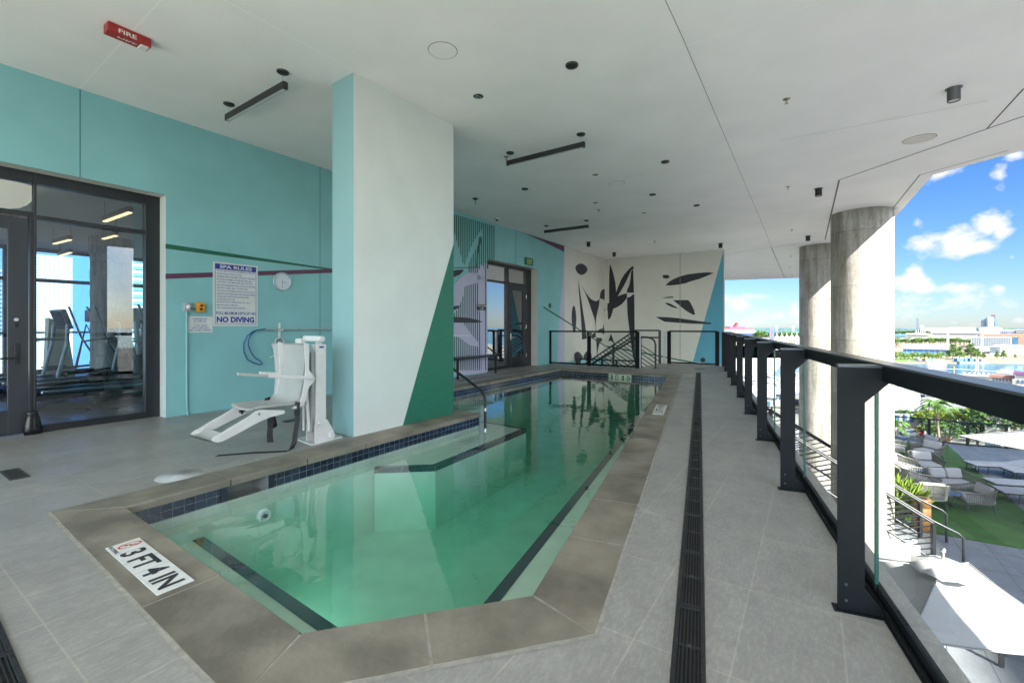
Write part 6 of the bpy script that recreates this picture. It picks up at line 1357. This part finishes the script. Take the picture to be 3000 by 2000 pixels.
# ---------------------------------------------------------------- buildings
def bmat(n, c, **k): return mat(n, c, .7, var=.08, scale=.2, **k)
m_bw = bmat('b_white', (.25,.25,.245)); m_bt = bmat('b_tan', (.20,.125,.085)); m_bb = bmat('b_blue', (.04,.14,.34)); m_bg = bmat('b_grey', (.36,.38,.40)); m_gl = mat('b_glass', (.03,.08,.13), .15, var=.2, scale=.3); m_rf = mat('corrugated_roof', (.42,.43,.44), .5, var=.06, scale=.5); m_tan = bmat('b_tanroof', (.17,.16,.125))
def block(name, u0, u1, v, Y, dep, m, lab, cat='building', yaw=0, win=None, roof=None, zb=GZ, parts=None, vb=None):
    x0, x1 = (u0-CU)/FP*Y, (u1-CU)/FP*Y; H = hh(v, Y, zb); thx = math.atan2((x0+x1)/2, Y); yaw = yaw-math.degrees(thx); c = Vector(((x0+x1)/2, Y+dep/2, zb)); root = thing(name, c, lab, cat)
    a = R(yaw); ax = (Vector((math.cos(a),math.sin(a),0)), Vector((-math.sin(a),math.cos(a),0)), ZU); Wd = (x1-x0)*math.cos(thx)
    fc = Vector(((x0+x1)/2, Y, zb)); c = fc+ax[1]*dep/2
    mb = MB(); mb.box(c+ZU*H/2, (Wd, dep, H), ax, 0); mb.build('wall', m, root)
    if roof: mb = MB(); mb.box(c+ZU*(H+roof[0]/2), (Wd+roof[1], dep+roof[1], roof[0]), ax, 0); mb.build('roof', roof[2], root)
    if win:
        nx, nz, w_, h_, mw, z0, z1 = win
        cnt = 0
        for i in range(nx):
            for j in range(nz):
                mb = MB(); p = fc+ax[0]*((i+.5)/nx-.5)*Wd*.96-ax[1]*.15+ZU*(z0+(z1-z0)*((j+.5)/nz))
                mb.box(p, (Wd*.96/nx*w_, .3, (z1-z0)/nz*h_), ax, 0); mb.build('window', mw, root); cnt += 1
    return root, fc, ax, Wd, H
block('office_building',2229,2323,774,500,24,m_bw,'long white island office block with four rows of square windows',win=(16,4,.55,.5,m_gl,5,hh(774,500)-.8))
r_, fc, ax_, Wd, H = block('terminal_building',2245,2420,767.5,540,60,m_bt,'tan office building behind the white block, with lettering along its top')
mb = MB(); mb.text('ROYAL CARIBBEAN CRUISES LTD', fc+ax_[0]*(-Wd*.30)-ax_[1]*.3+ZU*(H-3.6), ax_[0], ZU, 1.9, Wd*.38, 0, .02); mb.build('lettering', bmat('b_letters', (.3,.2,.14)), r_)
block('glass_block',2323,2339,775,498,20,m_gl,'dark blue glass corner block between the white and the tan buildings')
block('warehouse',2073,2182,802,425,34,m_bb,'long blue warehouse with white roof behind the mangroves',roof=(4.0,3,m_bw),win=(8,1,.1,.8,m_bw,.5,6))
block('parking_deck',2273,2298,795,440,20,m_bw,'small white open parking deck before the white office block',win=(5,3,.8,.5,m_gl,1,hh(795,440)-.5))
c = g_at(2312,455); mb = MB(); mb.lathe(c, [(0,hh(791.5,455)),(11,hh(791.5,455)),(11.4,0)], 32, 0); tag(mb.build('round_hall', m_bg, None, loc='auto'), 'grey round hall in front of the dark glass block', 'building')
block('shed',2083,2130,769,820,60,m_bw,'white port shed left of the cone tents',roof=(2.5,4,m_bw)); block('shed',2038,2079,772,780,50,m_bw,'white shed with blue front at the left end of the island',roof=(3,3,m_bb))
block('shed',2140,2244,765,860,70,m_bw,'widest white port shed behind the palms',roof=(3.2,4,m_rf)); block('shed',2120,2180,752.5,1300,60,m_bw,'far white shed row on the skyline, left part',win=(6,1,.6,.4,m_bg,8,20)); block('shed',2178,2240,751.5,1350,60,m_bw,'far white shed row on the skyline, right part',win=(5,1,.6,.4,m_bg,8,20))
block('tower',2104.8,2109.5,730.5,1500,12,mat('slate', (.07,.10,.14), .5),'thin dark slate tower alone on the skyline')
for u in (2114.5,2118.5): c = g_at(u,1400); mb = MB(); mb.lathe(c, [(3.2,0),(3.2,hh(748,1400)),(0,hh(747.3,1400))], 16, 0); tag(mb.build('silo', m_bw, None, loc='auto'), 'white silo beside the thin dark tower' , 'silo', 'pair of silos')
for i in range(5):
    u = 2104+i*4.9; Y = 900; c = g_at(u, Y); h_ = hh(757,Y); mb = MB(); mb.lathe(c, [(2.6,0),(2.6,h_*.55),(1.2,h_*.7),(.5,h_*.86),(.15,h_)], 10, 0); tag(mb.build('cone_mast', m_bw, None, loc='auto'), 'white cone shaped mast of the tent roof row', 'mast', 'cone masts on the island')
block('skyline_tower',2253,2265,732,1800,40,mat('tower_blue', (.10,.17,.26), .3),'blue striped skyline tower at the left of the cluster',win=(3,8,.4,.7,m_bw,12,hh(732,1800)-3))
c = g_at(2273.5,1780); mb = MB(); mb.lathe(c, [(11,0),(11,hh(729,1780)),(0,hh(728,1780))], 24, 0)
for k in range(12): mb.lathe(c+ZU*(16+k*4), [(11.2,0),(11.2,1.4)], 24, 1)
tag(mb.build('skyline_tower', [m_bw, m_bg], None, loc='auto'), 'white round skyline tower in the middle of the cluster', 'building')
block('skyline_tower',2276,2286,724.5,1840,40,mat('tower_navy', (.05,.09,.16), .3),'tallest navy skyline tower with a red top crane',roof=(3,1,m_redp)); block('skyline_tower',2285,2292,739.5,1830,30,MATS['tower_blue'],'low blue skyline tower at the right of the cluster')
c = g_at(2273,1000); mb = MB(); mb.lathe(c, [(24,0),(24,hh(754,1000)),(15,hh(751.5,1000)),(0,hh(750.6,1000))], 32, 0, (Vector((1,0,0)),Vector((0,.6,0)),ZU)); tag(mb.build('arena', m_bw, None, loc='auto'), 'white low domed arena in front of the skyline towers', 'building')
block('terminal',2296,2334,757.5,760,40,m_bg,'dark patterned ship terminal with blue and yellow panels',win=(9,2,.7,.7,mat('panel_mix', (.04,.06,.2), .5, var=.9, scale=.15),14,hh(757.5,760)-1)); block('terminal',2334,2400,756.5,740,40,m_bw,'white terminal with dark bands at the right picture edge',win=(1,4,1,.45,mat('band_dark', (.04,.04,.05), .5),8,hh(756.5,740)-1))
random.seed(5)
for i in range(16): u = random.uniform(2042,2340); Y = random.uniform(900,1150); block('shed',u,u+random.uniform(8,24),random.uniform(757,762),Y,20,random.choice((m_bw,m_bw,m_bg,m_bb)),'small port shed among the distant trees')['label' if False else 0] if False else tag([o for o in COL.objects if o.name.startswith('shed')][-1], None, None, 'small distant port sheds')
# lattice masts
def lattice(u, v0, Y, lab, wd=2.2):
    c = g_at(u, Y); H = hh(v0, Y); mb = MB()
    for sx in (-1,1): mb.bar(c+Vector((sx*wd/2,0,0)), c+Vector((sx*wd/2*.6,0,H)), .35, .35)
    n = int(H/wd/1.2)
    for i in range(n):
        z0, z1 = H*i/n, H*(i+1)/n; f = lambda z: wd/2*(1-.4*z/H); s = 1 if i % 2 else -1; mb.bar(c+Vector((s*f(z0),0,z0)), c+Vector((-s*f(z1),0,z1)), .2, .2)
    tag(mb.build('lattice_mast', m_bg, None, loc='auto'), lab, 'mast')
lattice(2177,757,480,'thin lattice mast above the palms on the island'); lattice(2256,760,430,'wider lattice mast before the white office windows')
# left part: ship, tents, sign stack
SH_ = g_at(1680,800); ship = thing('cruise_ship', Vector((SH_.x,SH_.y,SZ)), 'white and navy cruise ship with red deck stripe and raked red funnel', 'ship')
def sx(u): return (u-CU)/FP*800
def sz(v): return CAMZ-(v-HV)*800/FP
m_nav = mat('ship_navy', (.03,.05,.12), .4); m_srd = mat('ship_red', (.65,.03,.03), .4, var=.03)
mb = MB(); mb.prism([Vector((sx(1590),800,SZ)), Vector((sx(1745),800,SZ)), Vector((sx(1760),800,sz(764))), Vector((sx(1590),800,sz(764)))], Vector((0,26,0)), 0); mb.build('hull', m_nav, ship)
for k, (v0, v1, ue) in enumerate(((764,762,1752),(760.5,759,1736),(758,756.5,1732))): mb = MB(); mb.box(((sx(1590)+sx(ue))/2, 812, (sz(v0)+sz(v1))/2), (sx(ue)-sx(1590), 25, abs(sz(v1)-sz(v0)))); mb.build('deck', m_bw, ship)
mb = MB(); mb.box(((sx(1590)+sx(1731))/2, 812, sz(755)), (sx(1731)-sx(1590), 24, abs(sz(756.5)-sz(753.6)))); mb.build('red_stripe', m_srd, ship)
mb = MB(); mb.box(((sx(1678)+sx(1713))/2, 812, sz(751.8)), (sx(1713)-sx(1678), 20, 2.2)); mb.build('upper_deck', mat('ship_purple', (.25,.03,.12), .4), ship)
mb = MB(); mb.prism([Vector((sx(1691),806,sz(751))), Vector((sx(1697),806,sz(751))), Vector((sx(1700.5),806,sz(740.8))), Vector((sx(1698),806,sz(740.8))), Vector((sx(1694.5),806,sz(746)))], Vector((0,8,0)), 0); mb.build('funnel', m_srd, ship)
Yt = 520
for i in range(6):
    u = 1784+i*11.5; c = g_at(u, Yt+i*4); H = hh(765, Yt); mb = MB(); n = 12; r = 8.5
    mb.lathe(c, [(r,0),(r,H*.35),(r*.55,H*.6),(.4,H*.9),(.15,H*1.05)], 14, 0); tag(mb.build('tent_roof', m_bw, None, loc='auto'), 'white peaked event tent in the row beyond the railing', 'tent', 'white peaked tents')
block('long_tent',1740,1850,776,560,20,m_bw,'long low white shed in front of the peaked tents')
block('container_stack',1767,1778,753.5,480,6,bmat('stack_blue', (.03,.10,.40)),'leaning blue and brown stack rising above the white tents',win=(2,9,.5,.6,bmat('stack_brown', (.22,.12,.08)),1,hh(753.5,480)))
block('timber_frame',1812,1828,778,430,6,bmat('timber', (.34,.24,.15)),'open timber frame structure in front of the white tents',win=(4,3,.5,.6,m_gl,8,hh(778,430)-1))
for u0, u1, v, Y in ((1781.5,1787,748.5,2600),(1819,1825,749.0,2650)): block('skyline_tower',u0,u1,v-1.5,Y,30,mat('tower_haze', (.16,.24,.34), .4),'far grey blue tower above the trees, %s of a pair' % ('left' if u0 < 1800 else 'right'))
# white corrugated house near the marina
def vq(u, v, Y): return at(u, v, Y)
hs = thing('boat_house', g_at(2100,85), 'big white house with corrugated white roof below the terrace', 'building')
e0, e1 = vq(1900,941,112), vq(2128,946,112); rg0, rg1 = vq(1920,893,142), vq(2108,893,142)
mt = MB(); nrib = 90
for i in range(nrib):
    t0, t1 = i/nrib, (i+1)/nrib; a0, a1 = e0+(e1-e0)*t0, e0+(e1-e0)*t1; b0, b1 = rg0+(rg1-rg0)*t0, rg0+(rg1-rg0)*t1; m0, m1 = (a0+a1)/2+ZU*.25, (b0+b1)/2+ZU*.25
    mt.add([a0,m0,m1,b0],[(0,1,2,3)],0); mt.add([m0,a1,b1,m1],[(0,1,2,3)],0)
mt.build('roof', m_rf, hs)
w0, w1 = Vector((e0.x,e0.y+.8,GZ)), Vector((e1.x,e1.y+.8,GZ)); mb = MB(); mb.prism([w0, w1, Vector((rg1.x,rg1.y,GZ)), Vector((rg0.x,rg0.y,GZ))], ZU*(e0.z-GZ-.4), 0); mb.build('wall', m_bw, hs)
for i in range(12):
    u = 1925+i*17; p = vq(u, 958, 112.7); mb = MB(); mb.box((p.x,p.y,(e0.z-2.2)), (.9,.3,1.7)); mb.build('window', m_gl, hs)
p1, p2, p3, p4 = vq(2126,944,108), vq(2238,938,112), vq(2224,924,128), vq(2122,923,132)
wg = thing('boat_house_wing', g_at(2180,84), 'low white corrugated wing to the right of the big white house', 'building'); mb = MB(); nrib = 40
for i in range(nrib):
    t0, t1 = i/nrib, (i+1)/nrib; a0, a1 = p1+(p2-p1)*t0, p1+(p2-p1)*t1; b0, b1 = p4+(p3-p4)*t0, p4+(p3-p4)*t1; m0, m1 = (a0+a1)/2+ZU*.2, (b0+b1)/2+ZU*.2
    mb.add([a0,m0,m1,b0],[(0,1,2,3)],0); mb.add([m0,a1,b1,m1],[(0,1,2,3)],0)
mb.build('roof', m_rf, wg); mb = MB(); mb.prism([Vector((p.x,p.y+.5,GZ)) for p in (p1,p2,p3,p4)], ZU*(p1.z-GZ-.5), 0); mb.build('wall', m_bw, wg)
th = thing('tan_roof_house', g_at(2160,112), 'house with flat tan roof between the marina and the white roofs', 'building'); q1, q2, q3, q4 = vq(2124,907,150), vq(2204,911,150), vq(2190,892,172), vq(2117,891,172)
mb = MB(); mb.prism([q1,q2,q3,q4], ZU*.7, 0, 1); mb.build('roof', [m_tan, m_bw], th); mb = MB(); mb.prism([Vector((p.x,p.y,GZ)) for p in (q1+Vector((1,1,0)),q2+Vector((-1,1,0)),q3+Vector((-1,-1,0)),q4+Vector((1,-1,0)))], ZU*(q1.z-GZ-.1), 0); mb.build('wall', m_bg, th)
for i in range(7): p = q1+(q2-q1)*((i+.5)/7); mb = MB(); mb.box((p.x,p.y+.8,q1.z-3.2), (1.6,.4,2.4)); mb.build('window', m_gl, th)
# small yard roofs seen between the posts
for i, (u0, u1, v, Y, lab) in enumerate(((1780,1820,905,150,'low white yard shed seen between the railing posts, left'),(1835,1880,902,148,'white yard shed with grey roof between the railing posts'),(1880,1925,915,130,'wide white yard shed behind the concrete column'),(1700,1775,910,140,'long white yard shed farthest left behind the railing glass'))): block('yard_shed',u0,u1,v,Y,14,m_bw,lab,roof=(.6,1.5,[m_bg,m_rf][i%2]),win=(5,1,.4,.3,m_gl,1,5))
# houses at the water on the right
for u0, u1, v, Y, m, rm, lab in ((2277,2325,868,205,m_bw,bmat('roof_terracotta', (.16,.08,.06)),'low waterside house with brown roof near the docks'),(2332,2400,862,195,m_bw,bmat('roof_plum', (.08,.035,.09)),'waterside house with steep plum coloured roof at the right edge'),(2214,2283,864,228,m_bw,m_bw,'flat white dock shed at the water edge'),(2262,2300,930,90,m_bw,bmat('awning_teal', (.02,.35,.33)),'market stall house with a teal awning roof')): block('waterside_house',u0,u1,v,Y,9,m,lab,roof=(1.1,1.4,rm),win=(6,1,.4,.5,m_gl,1,4))
# ---------------------------------------------------------------- boats
def boat_proto():
    root = thing('motorboat', (0,0,0), 'x', 'boat'); mb = MB(); ws = [(-5,1.5),(-2,1.7),(1.5,1.6),(3.8,1.0),(5.2,.05)]
    vs = []
    for x, w_ in ws: vs += [Vector((x,-w_,1.1+.08*max(0,x))), Vector((x,-w_*.75,0)), Vector((x,w_*.75,0)), Vector((x,w_,1.1+.08*max(0,x)))]
    fs = [(i*4+j,(i+1)*4+j,(i+1)*4+j+1,i*4+j+1) for i in range(4) for j in range(3)]+[(0,1,2,3)]+[(i*4+3,(i+1)*4+3,(i+1)*4,i*4) for i in range(4)]
    mb.add(vs, fs, 0); mb.build('hull', mat('boat_white', (.32,.32,.33), .3, var=.03), root)
    mb = MB(); mb.prism([(-2.2,-1.1,1.1),(1.8,-1.0,1.2),(.6,-.9,2.3),(-2.0,-1.0,2.4)], (0,2.1,0), 0); mb.build('cabin', m_bw, root)
    mb = MB(); mb.prism([(.7,-.92,2.0),(1.6,-1.0,1.3),(1.65,-1.0,1.32),(.75,-.92,2.05)], (0,1.9,0), 0); mb.box((-.6,0,1.9), (2.2,2.15,.35)); mb.build('windscreen', m_gl, root)
    mb = MB(); mb.box((-1.2,0,3.1), (2.6,2.1,.08)); 
    for a_ in (-1,1):
        for b_2 in (-2.2,-.2): mb.bar((b_2,a_*.95,2.3),(b_2,a_*.95,3.1),.06,.06)
    mb.build('hard_top', m_bw, root)
    mb = MB(); mb.box((-5.2,-.35,.9), (.5,.4,1.1), None, 0, .08); mb.box((-5.2,.35,.9), (.5,.4,1.1), None, 0, .08); mb.build('outboard', m_bg, root); return root
bt = boat_proto(); nb_ = [0]
def boat(loc, rz, s, lab, grp=None):
    o = bt if nb_[0] == 0 else copy_tree(bt); nb_[0] += 1; o.location = loc; o.rotation_euler = (0,0,rz); o.scale = (s,s,s); tag(o, lab, 'boat', grp); return o
boat(hz(2306,862,SZ)+ZU*1.5, R(180+8), .95, 'white speedboat lifted beside the waterside house at the right')
boat(hz(2110,833,SZ), R(-75), 1.3, 'white cabin boat moored at the mangrove shore')
random.seed(21)
for r_i, v in enumerate((871,877,883,889,896)):
    for j in range(26):
        u = 1690+j*20+random.uniform(-5,5)
        if u > 2215: continue
        if u > 2105 and v > 888: continue
        p = hz(u, v, SZ); boat(p, R(random.choice((15,195))+random.uniform(-8,8)), random.uniform(.75,1.25), 'white motorboat moored in the crowded marina basin', 'motorboats moored in the marina')
mb = MB(); n = 0
for v in (873.5,885.5):
    d1, d2 = hz(1690,v,SZ), hz(2200,v,SZ); o = MB(); o.bar(d1+ZU*.5, d2+ZU*.5, 2.2, .4); tag(o.build('floating_dock', m_tan, None, loc='auto'), 'long pale floating dock between the %s rows of boats' % ('far' if v < 880 else 'near'), 'dock')
for u in range(1700, 2200, 26):
    pass
for i, (u, v0, v1, m, lab) in enumerate(((2190.6,841,862,bmat('pile_brown', (.25,.13,.08)),'brown mooring pile standing alone in the channel'),(2240,839,851,bmat('pile_white', (.5,.5,.5)),'grey marker pile in the channel'),(2143.5,819,830,MATS['pile_brown'],'left brown pile on the far shore work barge'),(2156.5,819,830,MATS['pile_brown'],'right brown pile on the far shore work barge'))):
    p = hz(u, v1, SZ); zt = CAMZ-(v0-HV)*p.y/FP; mb = MB(); mb.cyl(p, Vector((p.x,p.y,zt)), .35, n=8); tag(mb.build('mooring_pile', m, None, loc='auto'), lab, 'pile')
sb = thing('sailboat', hz(2246.6,871,SZ), 'sailboat with a tall bare white mast at the dock', 'sailboat'); p = hz(2246.6,871,SZ); zt = CAMZ-(843-HV)*p.y/FP
mb = MB(); mb.cyl(p, Vector((p.x,p.y,zt+2)), .14, n=8); mb.build('mast', m_bw, sb)
mb = MB(); mb.tube([Vector((p.x-26,p.y,SZ+5.5)), Vector((p.x-10,p.y,SZ+5.3)), Vector((p.x+8,p.y,SZ+4.2)), Vector((p.x+13,p.y,SZ+4))], .12, 6); mb.cyl((p.x,p.y,zt),(p.x+7,p.y,SZ+1.5),.04,n=4); mb.cyl((p.x,p.y,zt),(p.x-7,p.y,SZ+1.5),.04,n=4); mb.build('rigging', m_bw, sb)
mb = MB(); vs = []
for x, w_ in ((-6,1.3),(-3,1.7),(1,1.7),(4,1.1),(6.5,.05)): vs += [Vector((p.x+x,p.y-w_,SZ+1.2)), Vector((p.x+x,p.y-w_*.6,SZ)), Vector((p.x+x,p.y+w_*.6,SZ)), Vector((p.x+x,p.y+w_,SZ+1.2))]
mb.add(vs, [(i*4+j,(i+1)*4+j,(i+1)*4+j+1,i*4+j+1) for i in range(4) for j in range(3)]+[(i*4+3,(i+1)*4+3,(i+1)*4,i*4) for i in range(4)], 0); mb.build('hull', m_bw, sb)
for u0, u1, m, lab in ((2122,2166,bmat('barge_orange', (.45,.20,.10)),'rusty orange work barge at the far shore'),(2195,2263,bmat('barge_dark', (.10,.11,.13)),'long dark barge loaded with white hulls at the far shore')):
    a_, b_0 = hz(u0,834,SZ), hz(u1,834,SZ); bg_ = thing('barge', (a_+b_0)/2, lab, 'barge'); mb = MB(); mb.bar(a_+ZU*.7, b_0+ZU*.7, 6, 1.4); mb.build('deck', m, bg_)
    for k in range(5): p = a_+(b_0-a_)*(.1+.19*k); mb = MB(); mb.box(p+ZU*(1.4+random.uniform(.6,1.3)), (random.uniform(1.5,5),3,random.uniform(1.5,2.6)), None, 0, .2); mb.build('cargo', random.choice((m_bw,m_bb,m_bt)), bg_)
# scooters parked below
for i, (x, y) in enumerate(((345,1150),(400,1140),(520,1130),(560,1125),(620,1135))):
    p = hz(*px('F', x, y), GZ); rt = thing('parked_car', p, ['silver car parked lowest beside the white house','white car parked below the terrace, second from left','red car parked under the white house wall','dark red car parked under the white house wall','grey car parked nearest the garden trees'][i], 'car', 'cars parked below the white house')
    m = [m_bg,m_bw,m_redp,mat('car_maroon', (.2,.03,.03), .3),m_bg][i]; a = R(70); ax = (Vector((math.cos(a),math.sin(a),0)),Vector((-math.sin(a),math.cos(a),0)),ZU)
    mb = MB(); mb.box(p+ZU*.65, (4.3,1.8,.7), ax, 0, .2); mb.box(p+ZU*1.2, (2.2,1.6,.6), ax, 0, .22); mb.build('body', m, rt); mb = MB(); mb.box(p+ZU*1.22, (2.24,1.3,.4), ax, 0, .1); mb.box(p+ZU*1.22, (1.6,1.64,.38), ax, 0, .1); mb.build('window', m_gl, rt)
    for s in (-1,1):
        for t in (-1,1): q = p+ax[0]*(s*1.35)+ax[1]*(t*.85)+ZU*.33; mb = MB(); mb.cyl(q-ax[1]*.1, q+ax[1]*.1, .33, n=14); mb.build('wheel', m_bk, rt)
# ---------------------------------------------------------------- city seen through the gym
def city(t, d, wd, dep, H, name, lab, wallm, band, bm, cols=0, yaw=0, zb=GZ):
    base = W(t, d, zb); root = thing(name, base, lab, 'building'); ax = (UA, NA, ZU)
    mb = MB(); mb.box(base+ZU*H/2, (wd, dep, H), ax, 0); mb.build('wall', wallm, root)
    mb = MB(); n = int(H/band)
    for i in range(n): mb.box(base+ZU*(i*band+band*.6)+NA*(dep/2+.2), (wd*.98, .6, band*.42), ax, 0); mb.box(base+ZU*(i*band+band*.6)+UA*(wd/2+.2), (.6, dep*.98, band*.42), ax, 0)
    mb.build('window_bands', bm, root)
    if cols:
        mb = MB()
        for i in range(cols+1): mb.box(base+UA*((i/cols-.5)*wd)+NA*(dep/2+.5)+ZU*H/2, (wd/cols*.35, .8, H), ax, 0)
        mb.build('balcony_fins', wallm, root)
def cpos(k, x, d):
    p = gpt(k, x, 900, d); return (p-W0).dot(UA)
m_gt = mat('teal_glass', (.08,.25,.28), .2, var=.2, scale=.2)
city(cpos('G',315,-700), -700, 44, 20, 26+78, 'city_tower', 'pale gridded apartment tower seen through the gym windows', m_bw, 3.1, m_bg, 12)
city(cpos('G',418,-760), -760, 14, 20, 26+72, 'city_tower', 'slim tower right behind the pale gridded apartment tower', m_bg, 3.1, m_gl, 4)
city(cpos('G',715,-290), -290, 24, 20, 26+50, 'city_tower', 'teal glass tower with white floor bands behind the gym column', m_bw, 3.6, m_gt, 0)
city(cpos('G',512,-110), -110, 2.5, 10, 26+20, 'city_tower', 'narrow blue tower edge left of the gym column', m_bb, 3.4, m_gl, 0)  # added block standing in for a reflection of the window frame
city(cpos('G',450,-500), -500, 8, 14, 26+33, 'city_tower', 'low white tower between the machines and the gym column', m_bw, 3.2, m_bg, 4)
city(cpos('G',10,-500), -500, 26, 20, 26+42, 'city_tower', 'white striped tower seen through the gym door glass', m_bw, 3.2, m_gl, 8)
city(cpos('G',270,-420), -420, 120, 14, 26-6, 'city_block', 'low pale city block at the foot of the towers', m_bw, 3.2, m_bg, 20)
city(cpos('G',640,-350), -350, 60, 14, 26+2, 'city_block', 'grey lower city block behind the gym column', m_bg, 3.2, m_gl, 12)
mb = MB(); mb.prism([W(-700,-12,GZ), W(700,-12,GZ), W(700,-900,GZ), W(-700,-900,GZ)], ZU*-2, 0); struct(mb.build('city_ground', mat('city_ground', (.28,.28,.25), .9, var=.4, scale=.05)))
mb = MB(); mb.box(W(GT1-12,-10.4,-12.8), (46,1.8,24), (UA,NA,ZU), 0); tag(mb.build('building_body', m_bw, None, loc='auto'), 'lower floors of the building under the gym', 'building')
for o in list(COL.objects):
    for k in ('n', 'used'):
        if k in o: del o[k]
